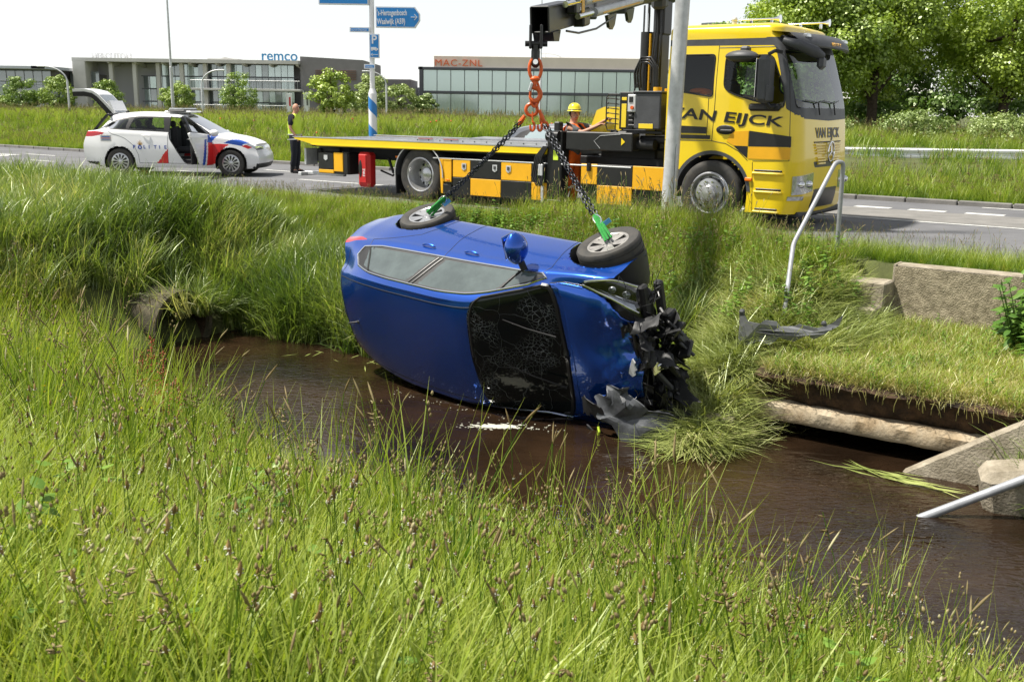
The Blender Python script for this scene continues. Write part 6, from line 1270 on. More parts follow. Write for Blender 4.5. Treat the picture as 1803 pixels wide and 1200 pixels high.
def strap(a, c, label):
    a = Vector(a); c = Vector(c); t = thing('lifting_strap', label, 'strap', a, group='green straps through the wheels'); d = c - a; s_ = d.cross(Vector((0, 1, 0))).normalized(); b = MB()
    for k, o_ in enumerate((-.025, 0, .03)): b.tube([d * q + s_ * (o_ * (.4 + q * .8)) + Vector((0, .01 * k, 0)) for q in (0, .3, .6, 1.0)], [.016, .02, .017, .013], 6)
    b.obj('strap_webbing', M['green'], t, smooth=50)
    b = MB(); b.tube([d * .18 + s_ * .035 * cos(q) + d.normalized() * .06 * sin(q) for q in np.linspace(0, 2 * pi, 15)[:-1]], .008, 7, close=True); b.obj('shackle', M['chrome'], t)
    b = MB(); b.box(d * .30 + Vector((.07, -.02, -.0)), (.045, .004, .10), .001, Euler((.2, .9, 0)).to_matrix()); b.obj('blue_tag', M['bluetag'], t)
strap(E1, PR, 'green lifting strap with blue tag through the rear wheel'); strap(E2, PF, 'green lifting strap with blue tag through the front wheel')
# ================================================================ POLICE CAR
PC = Car(xt=-2.12, xn=1.94, tl=.30, nl=.50, cap=.10, bulge=.06, shoulder=.015,
    zc=([-2.12, -2.0, -1.75, -1.5, -.9, 0, .22, .45, .85, 1.08, 1.5, 1.85, 2.02], [1.02, 1.16, 1.46, 1.50, 1.545, 1.53, 1.48, 1.36, 1.13, 1.045, .965, .86, .76]),
    belt=([-2.12, -1.7, -.9, 0, .8, 1.1, 1.6, 2.02], [1.06, 1.08, 1.06, 1.02, .97, .955, .87, .70]),
    cant=([-2.12, -1.9, -1.7, -1.4, -.8, 0, .3, .6, .85, 1.0, 1.1, 1.6, 2.02], [1.08, 1.14, 1.26, 1.39, 1.455, 1.44, 1.36, 1.22, 1.09, 1.02, .985, .90, .73]),
    W=([-2.12, -1.8, -1.3, -.6, .6, 1.3, 1.7, 2.02], [.80, .865, .90, .898, .898, .89, .86, .74]),
    yc=([-2.12, -1.5, -.5, .2, .8, 1.1, 1.4, 2.02], [.62, .63, .645, .64, .70, .74, .71, .58]),
    z0=([-2.12, -1.7, 1.7, 2.02], [.28, .20, .20, .21]),
    tailx=[-.06, -.14, -.16, -.10, -.04, .02, .04, .05, .06], nosex=[.04, .09, .10, .05, .0, -.02, .0, .04, .06])
pol = thing('police_car', 'white police estate car with blue and red stripes, front door and tailgate open', 'police car', (-8.37, 26.45, 0.0), radians(0.0))
PD = [(-1.74, 4.45), (-1.70, 4.15), (-1.0, 4.1), (0, 4.1), (.80, 4.12), (.98, 4.2), (.96, 4.5), (.70, 4.85), (.2, 4.9), (-.9, 4.9), (-1.40, 4.88), (-1.62, 4.75)]
FD = [(-.12, 4.93), (-.14, 4.0), (-.12, 3.0), (.06, 1.9), (.22, 1.15), (.30, .9), (.88, .9), (.90, 2.0), (.88, 3.2), (.82, 4.0), (.80, 4.5), (.62, 4.88), (.2, 4.95)]
FDW = [(-.02, 4.18), (.70, 4.18), (.52, 4.78), (.0, 4.84)]
RDG = [(-1.12, 4.22), (-.26, 4.2), (-.30, 4.82), (-1.02, 4.80)]
RQG = [(-1.66, 4.40), (-1.62, 4.22), (-1.22, 4.2), (-1.15, 4.78), (-1.42, 4.76), (-1.58, 4.62)]
PWS = [(.30, 5.15), (.24, 6.5), (.22, 8.01), (1.07, 8.01), (1.05, 6.6), (.99, 5.4), (.94, 5.15)]
PHL = [(1.72, 3.75), (1.80, 4.35), (2.2, 4.2), (2.2, 3.35), (2.0, 3.3)]
PTL = [(-2.35, 3.0), (-2.35, 3.85), (-1.98, 3.95), (-1.74, 3.6), (-1.78, 3.2), (-2.0, 3.0)]
PTG = [(-2.4, 4.02), (-2.05, 4.25), (-1.80, 5.1), (-1.66, 5.5), (-1.66, 8.01), (-2.4, 8.01)]
ST1 = [(.95, 3.05), (1.17, 4.4), (1.36, 4.75), (1.18, 4.78), (.92, 4.25), (.90, 3.1)]
ST1 = [(.90, 2.9), (1.05, 4.3), (1.28, 4.9), (1.10, 4.95), (.88, 4.2)]
ST2 = [(1.20, 3.0), (1.56, 4.55), (1.86, 4.42), (1.72, 3.75), (1.62, 3.1)]
RD1 = [(.90, .95), (.90, 2.8), (1.36, 2.95), (1.16, 2.3), (.98, .95)]
RD2 = [(1.62, 3.08), (1.74, 3.6), (1.86, 3.55), (1.76, 3.0)]
RD3 = [(-.52, .98), (-.06, 2.35), (-.02, .98)]
RD3 = [(-.46, .98), (-.17, 2.1), (-.17, .98)]
def cls_pol(u, v, c, side):
    lab = np.full(u.shape, 'body_shell', dtype=object); lab[inpoly(u, v, PD)] = 'window_trim'
    for nm, pl in (('blue_stripe', ST1), ('blue_stripe', ST2), ('red_stripe', RD1), ('red_stripe', RD2), ('red_stripe', RD3), ('quarter_glass', RQG), ('rear_door_glass', RDG), ('front_door_glass', FDW), ('windscreen', PWS), ('head_lamp', PHL), ('tail_lamp', PTL)): lab[inpoly(u, v, pl)] = nm
    lab[inpoly(u, v, PTG)] = ''
    if side < 0: lab[inpoly(u, v, FD)] = ''
    lab[(c[:, 2] < .33) & (np.abs(u) > 1.9) & (v < 1.6)] = 'lower_bumper'
    lab[(u < -2.13) & (v > 2.3) & (v < 4.3)] = lab[(u < -2.13) & (v > 2.3) & (v < 4.3)]
    return lab
pm = {'body_shell': 'white', 'window_trim': 'black', 'blue_stripe': 'polblue', 'red_stripe': 'polred', 'quarter_glass': 'glasst', 'rear_door_glass': 'glass', 'front_door_glass': 'glass', 'windscreen': 'glass', 'head_lamp': 'lamp', 'tail_lamp': 'redlamp', 'lower_bumper': 'plastic'}
PW = PC.build([PD, FD, RDG, RQG, PWS, PHL, PTL, PTG, ST1, ST2, RD1, RD2, RD3], [], cls_pol, 200, 72, [(-1.365, .33, .385), (1.365, .33, .385)])
put_parts(PW, pm, pol, GLS)
for xw in (-1.365, 1.365):
    for sd in (1, -1): car_wheel(pol, (xw, sd * .79, .33), (0, 0, 0), .33, .205, 5, sd, 'rim', True)
b = MB()
for xw in (-1.365, 1.365):
    for sd in (1, -1): b.grid(np.array([[(xw + r * cos(a), sd * y, .33 + r * sin(a)) for a in np.linspace(-.4, pi + .4, 26)] for (r, y) in ((.386, .886), (.386, .60), (.37, .5), (.0, .5))]))
b.obj('wheel_arch_liner', M['plastic'], pol, kind='stuff')
b = MB(); b.box((0, 0, .26), (3.9, 1.55, .12), .03); b.box((-.2, 0, .36), (2.6, 1.6, .10), .02); b.box((.80, 0, .72), (.30, 1.45, .42), .06); b.box((-1.45, 0, .60), (1.0, 1.15, .5), .04); b.box((1.45, 0, .55), (.8, 1.0, .4), .06); b.obj('car_interior', M['seat'], pol)
for x, y in ((.02, -.36), (.02, .36), (-.85, -.36), (-.85, .36)):
    b = MB(); b.box((x + .12, y, .62), (.50, .48, .16), .06); b.box((x - .14, y, .92), (.15, .46, .55), .06); b.box((x - .20, y, 1.25), (.09, .26, .16), .04); b.obj('seat', M['seat'], pol)
b = MB(); b.lathe([(.17, -.012), (.182, 0), (.17, .012), (.158, 0), (.17, -.012)], 22, 'Z'); b.box((0, 0, 0), (.32, .06, .02)); o = b.obj('steering_wheel', M['seat'], pol); o.location = (.52, .36, .98); o.rotation_euler = (0, -1.1, 0)
b = MB(); b.box((.55, -.2, 1.05), (.10, .22, .16), .02); b.box((.60, 0, 1.12), (.05, .05, .2), .01); b.obj('dash_equipment', M['steel'], pol)
# lower sill and gap lines
b = MB()
for sd in (1, -1):
    PC.line(b, [(-.16, 4.05), (-.17, 3.0), (-.17, .95)], .004, sd, 0); PC.line(b, [(-1.66, 4.12), (-1.55, 3.4), (-1.22, 2.8), (-1.0, 2.2), (-.90, 1.6), (-.88, .95)], .004, sd, 0); PC.line(b, [(-.88, .95), (.9, .95)], .005, sd, 0)
    PC.line(b, [(1.08, 4.95), (1.5, 4.75), (1.8, 4.6)], .005, sd, 0)
b.obj('panel_gaps', M['plastic'], pol, kind='stuff')
b = MB(); b.tube([PC.pt(-.78 + .02 * k, 3.35, -1, .012 + .018 * sin(pi * k / 9)) for k in range(10)], .012, 7); b.obj('door_handle', M['white'], pol)
b = MB(); pts = [PC.pt(u, v, -1, .003) for u, v in FD]; b.tube(pts, .012, 6, close=True); b.obj('door_frame_seal', M['black'], pol)
# light bar, aerial
b = MB(); b.box((-.02, 0, 1.575), (.42, 1.15, .05), .02); lb = b.obj('light_bar_base', M['darkgrey'], pol); b = MB(); b.box((-.02, 0, 1.615), (.36, 1.12, .055), .022); b.obj('light_bar_lens', M['lamp'], lb); b = MB(); b.box((-.02, 0, 1.55), (.66, .9, .05), .02); b.obj('light_bar_plinth', M['white'], lb)
b = MB(); b.tube([(-1.05, 0, 1.53), (-1.09, 0, 1.60)], [.012, .003], 6); b.ball((-1.35, -.2, 1.53), (.05, .05, .04), 6); b.obj('roof_antenna', M['plastic'], pol)
# open front door, swung towards the camera about its front edge
dr = bpy.data.objects.new('front_door', None); COL.objects.link(dr); dr.parent = pol; dr.location = (.86, -.88, 0); dr.rotation_euler = (0, 0, radians(80)); dr['label'] = 'open front door with blue and red stripes'
us = np.linspace(-.14, .88, 44); vs_ = np.linspace(.9, 4.95, 60); U, V = np.meshgrid(us, vs_, indexing='ij'); U, V = snap(U, V, [FD, FDW], us[1] - us[0], vs_[1] - vs_[0], .6); P = PC.surf(U, V); P[..., 1] *= -1; P = P - np.array([.86, -.88, 0]); a, c = U.shape; I = np.arange(a * c).reshape(a, c); F = np.stack([I[:-1, :-1], I[:-1, 1:], I[1:, 1:], I[1:, :-1]], -1).reshape(-1, 4); cu = U.ravel()[F].mean(1); cv = V.ravel()[F].mean(1)
inn = inpoly(cu, cv, FD); lab = np.full(len(F), 'door_skin', dtype=object)
lab[inpoly(cu, cv, [(.50, .9), (.66, 2.9), (.92, 2.9), (.92, .9)])] = 'red_stripe'; lab[inpoly(cu, cv, [(.62, 2.9), (.72, 4.0), (.92, 4.2), (.92, 2.9)])] = 'blue_stripe'; lab[inpoly(cu, cv, [(.28, 1.0), (.52, 3.4), (.62, 3.4), (.42, 1.0)])] = 'blue_stripe'
lab[cv > 4.1] = 'door_window_frame'; lab[inpoly(cu, cv, FDW)] = 'door_window'; lab[~inn] = ''
dm = {'door_skin': 'white', 'red_stripe': 'polred', 'blue_stripe': 'polblue', 'door_window_frame': 'black', 'door_window': 'glass'}
for nm in dm:
    f = F[lab == nm]
    if len(f):
        u, inv = np.unique(f, return_inverse=True); o = link(nm, npmesh(nm, P.reshape(-1, 3)[u], inv.reshape(f.shape), M[dm[nm]], angle=35), dr)
        if nm in ('door_skin', 'red_stripe', 'blue_stripe', 'door_window_frame'): md = o.modifiers.new('thick', 'SOLIDIFY'); md.thickness = .07; md.offset = -1
b = MB(); b.box((-.42, .10, .60), (.72, .03, .55), .01); b.obj('door_card', M['plastic'], dr)
b = MB(); b.ball((-.05, -.16, 1.06), (.07, .12, .085), 8); b.obj('wing_mirror', M['white'], dr)
mirror(1, pol, PC.pt(.80, 4.15, 1, .0), 'white')
# open tailgate
tg = bpy.data.objects.new('tailgate', None); COL.objects.link(tg); tg.parent = pol; tg['label'] = 'raised white tailgate with dark inner side'
prof = [(-1.62, 1.49), (-1.78, 1.68), (-1.98, 1.90), (-2.10, 1.99), (-2.30, 2.03), (-2.58, 2.02)]
def ribbon(off0, off1, w0, w1, name, m, i0=0, i1=6):
    b = MB(); G = []
    q = prof[i0:i1]
    for k, (x, z) in enumerate(q):
        a = q[min(k + 1, len(q) - 1)]; c_ = q[max(k - 1, 0)]; t = Vector((a[0] - c_[0], 0, a[1] - c_[1])).normalized(); n_ = Vector((t.z, 0, -t.x)); n_ = n_ if n_.z > 0 else -n_; w = w0 + (w1 - w0) * k / (len(q) - 1)
        A = Vector((x, 0, z)) + n_ * off1; B = Vector((x, 0, z)) + n_ * off0; G.append([(A.x, -w, A.z), (A.x, -w * .5, A.z + .01), (A.x, w * .5, A.z + .01), (A.x, w, A.z), (B.x, w * .97, B.z), (B.x, -w * .97, B.z)])
    b.grid(np.array(G), closev=True); b.add(G[0], [tuple(range(6))]); b.add(G[-1], [tuple(range(6))]); return b.obj(name, M[m], tg, smooth=40)
ribbon(-.02, .045, .44, .50, 'tailgate_skin', 'white'); ribbon(-.13, -.024, .44, .50, 'tailgate_lining', 'plastic'); ribbon(.042, .050, .36, .42, 'tailgate_glass', 'panedark', 0, 3)
b = MB(); b.prism([(-1.60, 1.56), (-1.70, 1.80), (-1.76, 1.78), (-1.66, 1.54)], -.44, .44); b.obj('roof_spoiler', M['white'], tg)
b = MB(); b.tube([(-1.70, -.60, 1.45), (-1.95, -.60, 1.86)], .012, 6); b.tube([(-1.70, .60, 1.45), (-1.95, .60, 1.86)], .012, 6); b.obj('gas_strut', M['black'], tg, kind='stuff')
b = MB(); b.prism([(-1.63, 1.47), (-1.70, 1.47), (-2.10, 1.02), (-2.04, 1.02)], -.74, -.66); b.prism([(-1.63, 1.47), (-1.70, 1.47), (-2.10, 1.02), (-2.04, 1.02)], .66, .74); b.box((-1.67, 0, 1.47), (.06, 1.3, .04), .01); b.obj('tailgate_opening_frame', M['plastic'], pol)
# lettering on the rear door
def polfn(co): return co
tx = 'P LITIE'
me = text_mesh('P', .15, .002, bold=.003); me.materials.clear()
def pol_text(txt, x0, z0, size, m, bold=.002, adv=None, name='lettering'):
    x = x0
    for ch in txt:
        if ch != ' ':
            me = text_mesh(ch, size, .002, bold=bold); me.materials.clear(); me.materials.append(M[m]); w = max(v.co.x for v in me.vertices)
            for v in me.vertices: v.co = (x + v.co.x, -.912 - v.co.z, z0 + v.co.y)
            link(name, me, pol)
        x += adv
pol_text('P LITIE', -1.02, .66, .12, 'polblue', adv=.128)
b = MB(); b.tube([(-.85 + .038 * cos(a), -.912, .69 + .038 * sin(a)) for a in np.linspace(0, 2 * pi, 17)[:-1]], .012, 6, close=True); b.obj('emblem_ring', M['polblue'], pol)
b = MB()
for a, l_ in ((-.6, .10), (-.25, .13), (.05, .15), (.35, .11), (.65, .09)): b.prism([(-.85 - .012, .72), (-.85 + .012, .72), (-.85 + l_ * sin(a) + .012, .72 + l_ * cos(a) * .8), (-.85 + l_ * sin(a) * 1.2, .72 + l_ * cos(a))], -.916, -.910)
b.obj('emblem_flame', M['gold'], pol)
b = MB(); b.box((-1.68, -.895, .90), (.26, .004, .16), .001); sgn = b.obj('side_sticker', M['reflect'], pol); b = MB(); b.box((-1.68, -.899, .93), (.20, .002, .02)); b.box((-1.68, -.899, .87), (.20, .002, .015)); b.obj('sticker_print', M['polblue'], sgn); b = MB(); b.box((-1.68, -.898, .90), (.24, .002, .012)); b.obj('sticker_line', M['polred'], sgn)
b = MB(); b.box((-1.0, -.3, .05), (.16, .1, .1), .02); b.obj('wheel_chock', M['hookorange'], pol)
# ================================================================ GREY CAR passing behind the truck
GC = Car(**{**KC.__dict__})
gcar = thing('passing_car', 'dark grey hatchback passing behind the truck bed, only its roof showing', 'car', wp(-12.55, 21.0, -.06), radians(-35))
GG = [('side_glass', [(-1.40, 4.2), (-.34, 4.16), (-.50, 4.82), (-1.2, 4.8)]), ('side_glass', [(-.26, 4.16), (.80, 4.16), (.58, 4.80), (-.42, 4.83)])]
def cls_g(u, v, c, side):
    lab = np.full(u.shape, 'body_shell', dtype=object); lab[inpoly(u, v, DLO)] = 'window_trim'
    for nm, pl in GG: lab[inpoly(u, v, pl)] = nm
    lab[inpoly(u, v, WS)] = 'windscreen'; lab[inpoly(u, v, TLM)] = 'tail_lamp'; lab[inpoly(u, v, HLM)] = 'head_lamp'; lab[inpoly(u, v, RWM)] = 'rear_window'; return lab
PG = GC.build([DLO, WS, TLM, HLM, RWM] + [p for _, p in GG], [], cls_g, 110, 48, [(-1.325, .33, .375), (1.325, .33, .375)])
gm = {'body_shell': 'greycar', 'window_trim': 'black', 'side_glass': 'pane', 'windscreen': 'pane', 'tail_lamp': 'redlamp', 'head_lamp': 'lamp', 'rear_window': 'pane'}
for nm, (v_, f_) in PG.items():
    cc = v_[f_].mean(1)
    for ff in ([f_[cc[:, 1] < 0], f_[cc[:, 1] > 0]] if nm in ('window_trim', 'tail_lamp', 'head_lamp') else [f_[(cc[:, 1] < 0) == p & (1 == 1)] for p in (0, 1)] if nm == 'zz' else [f_]):
        if nm == 'side_glass':
            for a in (0, 1):
                for q in (0, 1):
                    g_ = ff[((v_[ff].mean(1)[:, 1] < 0) == bool(a)) & ((v_[ff].mean(1)[:, 0] < -.35) == bool(q))]; u, inv = np.unique(g_, return_inverse=True); link(nm, npmesh(nm, v_[u], inv.reshape(g_.shape), M[gm[nm]]), gcar)
            continue
        if len(ff): u, inv = np.unique(ff, return_inverse=True); link(nm, npmesh(nm, v_[u], inv.reshape(ff.shape), M[gm[nm]]), gcar)
for xw in (-1.325, 1.325):
    for sd in (1, -1): car_wheel(gcar, (xw, sd * .79, .32), (0, 0, 0), .32, .2, 5, sd)
# ================================================================ PEOPLE
def skin_mesh(name, verts, edges, radii, m, parent, sub=2, root=0, smooth=True, fn=None):
    me = bpy.data.meshes.new(name); me.from_pydata([tuple(v) for v in verts], edges, []); o = bpy.data.objects.new(name, me); COL.objects.link(o)
    md = o.modifiers.new('skin', 'SKIN'); md.use_smooth_shade = True
    if not me.skin_vertices: raise RuntimeError('no skin layer')
    for i, r in enumerate(radii): me.skin_vertices[0].data[i].radius = r if isinstance(r, tuple) else (r, r)
    me.skin_vertices[0].data[root].use_root = True
    s = o.modifiers.new('sub', 'SUBSURF'); s.levels = sub; s.render_levels = sub
    dg = bpy.context.evaluated_depsgraph_get(); dg.update(); nm = bpy.data.meshes.new_from_object(o.evaluated_get(dg)); bpy.data.objects.remove(o); bpy.data.meshes.remove(me)
    nm.materials.clear(); nm.materials.append(m); nm.shade_smooth()
    if fn:
        for v in nm.vertices: v.co = fn(v.co)
    nm.name = name; return link(name, nm, parent)
def person(name, label, loc, rotz, J, shirt, trousers, boots, mats, helmet=None, vest=None, hair=None):
    """J joints in local space: x forward, y left, z up"""
    t = thing(name, label, 'person', loc, rotz)
    V, E_, R = [], [], []
    def n(p, r, par=None): V.append(Vector(p)); R.append(r); i = len(V) - 1; (E_.append((par, i)) if par is not None else None); return i
    pel = n(J['pelvis'], (.13, .12)); wa = n(J['waist'], (.12, .115), pel); ch = n(J['chest'], (.14, .13), wa); nk = n(J['neck'], .058, ch); hd = n(J['head'] - Vector((0, 0, .06)), .066, nk); ht = n(J['head'] + Vector((.0, 0, .04)), .088, hd)
    for s in ('l', 'r'):
        sh = n(J['sh' + s], .062, ch); el = n(J['el' + s], .042, sh); wr = n(J['wr' + s], .028, el); hn = n(J['ha' + s], (.040, .018), wr)
        hp = n(J['hip' + s], .088, pel); kn_ = n(J['kn' + s], .058, hp); an = n(J['an' + s], .040, kn_); to = n(J['to' + s], (.036, .030), an)
    body = skin_mesh('body', V, E_, R, mats['skin'], t)
    # fingers and thumb
    for s in ('l', 'r'):
        w0, h0 = J['wr' + s], J['ha' + s]; d = (h0 - w0).normalized(); side = d.cross(Vector((0, 0, 1))); side = side.normalized() if side.length > .2 else Vector((0, 1, 0)); dn = d.cross(side)
        b = MB()
        for k in range(4):
            o_ = side * (-.030 + .020 * k); L = (.070, .078, .074, .058)[k]; p = h0 + o_ + d * .0; b.tube([p - d * .03, p + d * .02, p + d * L * .6 + dn * .012, p + d * L * .85 + dn * .035], [.011, .010, .009, .006], 7)
        p = h0 + side * -.035 - d * .02; b.tube([p, p - side * .025 + d * .02, p - side * .03 + d * .05], [.012, .011, .008], 7); b.obj('fingers', mats['skin'], body, smooth=60)
    H = J['head']; f = J.get('face', Vector((1, 0, 0))).normalized(); sd = Vector((0, 0, 1)).cross(f).normalized()
    b = MB(); b.ball(H + Vector((0, 0, .0)), (.086, .076, .112), 14); b.ball(H + f * .03 + Vector((0, 0, -.065)), (.060, .056, .05), 10); hd_ = b.obj('head', mats['skin'], t, smooth=80)
    b = MB(); b.tube([H + f * .080 + Vector((0, 0, .02)), H + f * .106 + Vector((0, 0, -.022)), H + f * .085 + Vector((0, 0, -.032))], [.010, .014, .010], 8); b.obj('nose', mats['skin'], hd_, smooth=60)
    for q in (-1, 1):
        b = MB(); b.ball(H + sd * .078 * q - f * .005, (.018, .012, .030), 8); b.obj('ear', mats['skin'], hd_)
        b = MB(); b.ball(H + f * .076 + sd * .032 * q + Vector((0, 0, .012)), (.012, .012, .009), 8); b.obj('eye', M['seat'], hd_)
    b = MB(); b.tube([H + f * .080 + sd * .025 + Vector((0, 0, -.062)), H + f * .086 + Vector((0, 0, -.060)), H + f * .080 - sd * .025 + Vector((0, 0, -.062))], .006, 6); b.obj('mouth', M['red'], hd_)
    # clothes
    def cloth(nm, chain, m, grow): 
        VV, EE, RR = [], [], []; idx = {}
        for (k, par, r) in chain:
            VV.append(J[k] if isinstance(k, str) else k); RR.append(r); idx[k if isinstance(k, str) else len(VV)] = len(VV) - 1
            if par is not None: EE.append((idx[par], len(VV) - 1))
        return skin_mesh(nm, VV, EE, RR, m, t)
    J['elu_l'] = J['shl'].lerp(J['ell'], .88 if shirt[1] == 'short' else 1.0); J['elu_r'] = J['shr'].lerp(J['elr'], .88 if shirt[1] == 'short' else 1.0)
    J['base'] = J['neck'] - Vector((0, 0, .045)); J['hem'] = J['pelvis'] + Vector((0, 0, -.02))
    cloth('shirt', [('hem', None, .15), ('waist', 'hem', .148), ('chest', 'waist', .168), ('base', 'chest', .085), ('shl', 'chest', .088), ('elu_l', 'shl', .064), ('shr', 'chest', .088), ('elu_r', 'shr', .064)], shirt[0], 0)
    J['anl2'] = J['anl'] + Vector((0, 0, .05)); J['anr2'] = J['anr'] + Vector((0, 0, .05))
    cloth('trousers', [('pelvis', None, .15), ('waist', 'pelvis', .14), ('hipl', 'pelvis', .115), ('knl', 'hipl', .085), ('anl2', 'knl', .072), ('hipr', 'pelvis', .115), ('knr', 'hipr', .085), ('anr2', 'knr', .072)], trousers, 0)
    for s in ('l', 'r'):
        b = MB(); a, o_ = J['an' + s], J['to' + s]; b.tube([a + Vector((0, 0, .10)), a + Vector((0, 0, .02)), a + Vector((0, 0, -.03))], [.058, .062, .055], 12); b.tube([a - (o_ - a).normalized() * .05 + Vector((0, 0, -.045)), a.lerp(o_, .5) + Vector((0, 0, -.03)), o_ + Vector((0, 0, -.01)), o_ + (o_ - a).normalized() * .04 + Vector((0, 0, -.02))], [.045, .050, .045, .025], 10); b.obj('boot', boots, t, smooth=60)
    if vest:
        J['vb'] = J['pelvis'] + Vector((0, 0, -.10)); cloth('safety_vest', [('vb', None, .185), ('waist', 'vb', .178), ('chest', 'waist', .19), ('base', 'chest', .092), ('shl', 'chest', .10), ('shr', 'chest', .10)], vest, 0)
    if helmet:
        hm = MB(); hm.lathe([(.0, .125), (.045, .12), (.085, .095), (.108, .05), (.116, .0), (.130, -.012), (.128, -.018), (.105, -.012)], 26, 'Z', c=tuple(H + Vector((0, 0, .055)))); ho = hm.obj('helmet', helmet, t, smooth=50)
        b = MB(); b.tube([H + Vector((0, 0, .072)) + f * cos(a) * .116 + sd * sin(a) * .116 for a in np.linspace(0, 2 * pi, 25)[:-1]], .007, 6, close=True); b.obj('helmet_band', M['greyplastic'], ho)
        b = MB(); b.ball(H + f * .09 + Vector((0, 0, .045)), (.06, .07, .012), 8); b.obj('helmet_peak', helmet, ho); b = MB()
        for q in (-1, 1): b.tube([H + sd * .088 * q + Vector((0, 0, .05)), H + sd * .082 * q + Vector((0, 0, -.04)), H + f * .05 + Vector((0, 0, -.115))], .007, 6); b.ball(H + sd * .09 * q + Vector((0, 0, -.0)), (.02, .016, .03), 6)
        b.obj('chin_strap', M['seat'], ho)
    if hair:
        b = MB(); b.ball(H - f * .015 + Vector((0, 0, -.005)), (.083, .080, .085), 12); b.obj('hair', hair, t)
    return t
V3 = Vector
Jw = dict(pelvis=V3((0, 0, .94)), waist=V3((.01, 0, 1.10)), chest=V3((-.01, 0, 1.36)), neck=V3((.0, 0, 1.53)), head=V3((.02, 0, 1.68)), face=V3((.86, -.50, -.05)),
    shl=V3((.03, .19, 1.46)), ell=V3((.30, .17, 1.44)), wrl=V3((.55, .10, 1.56)), hal=V3((.63, .08, 1.60)), shr=V3((.03, -.19, 1.45)), elr=V3((.28, -.20, 1.36)), wrr=V3((.53, -.14, 1.47)), har=V3((.61, -.12, 1.51)),
    hipl=V3((-.01, .10, .90)), knl=V3((.02, .12, .50)), anl=V3((-.06, .12, .09)), tol=V3((.08, .14, .05)), hipr=V3((-.01, -.10, .90)), knr=V3((-.02, -.12, .50)), anr=V3((-.12, -.12, .09)), tor=V3((.02, -.15, .05)))
wk = wp(-9.60, 15.47)
per = person('person', 'worker in yellow helmet, grey shirt and orange trousers reaching for the crane levers', wk, radians(-33), Jw, (M['greycloth'], 'short'), M['orange'], M['seat'], {'skin': M['skin']}, helmet=M['helmet'])
b = MB()
for q in (-1, 1): b.grid(np.array([[(Jw['chest'].x + .145 * cos(a) * 1.02 - .02, q * (.07 + .05 * s_), Jw['chest'].z - .28 + .0 * s_ + h_) if False else (.05 + x_, q * (.06 + .07 * s_), z_) for s_ in (0, 1)] for (x_, z_) in ((-.16, 1.10), (-.19, 1.30), (-.17, 1.44), (-.06, 1.515), (.06, 1.50), (.15, 1.42), (.17, 1.25), (.15, 1.08))]))
o = b.obj('vest_straps', M['orange'], per); o.data.materials[0] = M['orange']; o.modifiers.new('t', 'SOLIDIFY').thickness = .012
b = MB(); b.lathe([(.105, -.02), (.108, .02)], 20, 'Z', c=(-.06, .12, .42)); b.lathe([(.105, -.02), (.108, .02)], 20, 'Z', c=(-.06, -.12, .42)); b.obj('reflective_bands', M['reflect'], per)
Jp = dict(pelvis=V3((0, 0, .95)), waist=V3((-.01, 0, 1.10)), chest=V3((-.01, 0, 1.36)), neck=V3((.02, 0, 1.54)), head=V3((.05, 0, 1.68)), face=V3((.95, -.3, 0)),
    shl=V3((.0, .20, 1.46)), ell=V3((-.04, .25, 1.18)), wrl=V3((.10, .22, .96)), hal=V3((.14, .20, .88)), shr=V3((.0, -.20, 1.46)), elr=V3((-.02, -.25, 1.18)), wrr=V3((.12, -.24, .98)), har=V3((.17, -.22, .90)),
    hipl=V3((0, .10, .90)), knl=V3((.02, .11, .50)), anl=V3((-.02, .12, .09)), tol=V3((.13, .13, .05)), hipr=V3((0, -.10, .90)), knr=V3((.02, -.12, .50)), anr=V3((-.04, -.12, .09)), tor=V3((.10, -.14, .05)))
pp = person('person', 'bald policeman in a yellow reflective vest standing on the road behind the truck', V3((-5.80, 27.45, 0)), radians(-12), Jp, (M['navy'], 'short'), M['navy'], M['seat'], {'skin': M['skin']}, vest=M['hiviz'])
b = MB(); b.tube([(.0 + .172 * cos(a), .172 * sin(a) * 1.0, 1.0) for a in np.linspace(0, 2 * pi, 25)[:-1]], .012, 6, close=True); b.obj('vest_band', M['reflect'], pp)
# ================================================================ BACKGROUND BUILDINGS
def gz(x, y): s, d = sdn(x, y); return float(ground_h(np.array(s), np.array(d)))
# ---- long office with roof slab and glazed storeys (left centre)
Rb = thing('office_building', 'long concrete framed office with glazed storeys, balconies and blue roof letters', 'office building', (-23.7, 115, 0))
b = MB(); b.prism([(-24.0, -1.5), (.3, -1.5), (2.0, 24), (-24, 24)], 6.05, 6.42, 'XY'); b.obj('roof_slab', M['bcon'], Rb)
b = MB(); b.box((-23.3, 3, 3.1), (1.4, 9, 5.95), .05); b.obj('end_wall', M['bcon'], Rb)
b = MB(); b.box((-19.6, 2.2, 4.1), (4.6, .3, 3.8)); b.obj('brick_panel', M['brick'], Rb)
b = MB(); b.box((-11.0, 6, 3.1), (23.2, 8, 5.8)); b.obj('core_wall', M['bcore'], Rb)
for k in range(6): b = MB(); b.box((-20.2 + k * 2.55, -.4, 3.0), (.42, .55, 6.0), .03); b.obj('column', M['bcon'], Rb)
for k in range(8):
    b = MB(); b.prism([(-1.2, 6.04), (2.0, 6.04), (2.0, 5.55), (-1.2, 5.9)], -.12, .12, 'YZ'); o = b.obj('roof_beam', M['bcon'], Rb); o.location = (-20.2 + k * 2.9, 0, 0)
pb = MB(); pb.box((0, 0, 0), (.80, .05, 1.24), .008); PANE_A = pb.mesh('pane', M['pane']); pb = MB(); pb.box((0, 0, 0), (.80, .05, 1.24), .008); PANE_B = pb.mesh('pane', M['panedark']); pb = MB(); pb.box((0, 0, 0), (.80, .05, 1.24), .008); PANE_C = pb.mesh('pane', M['blind'])
gg = random.Random(12)
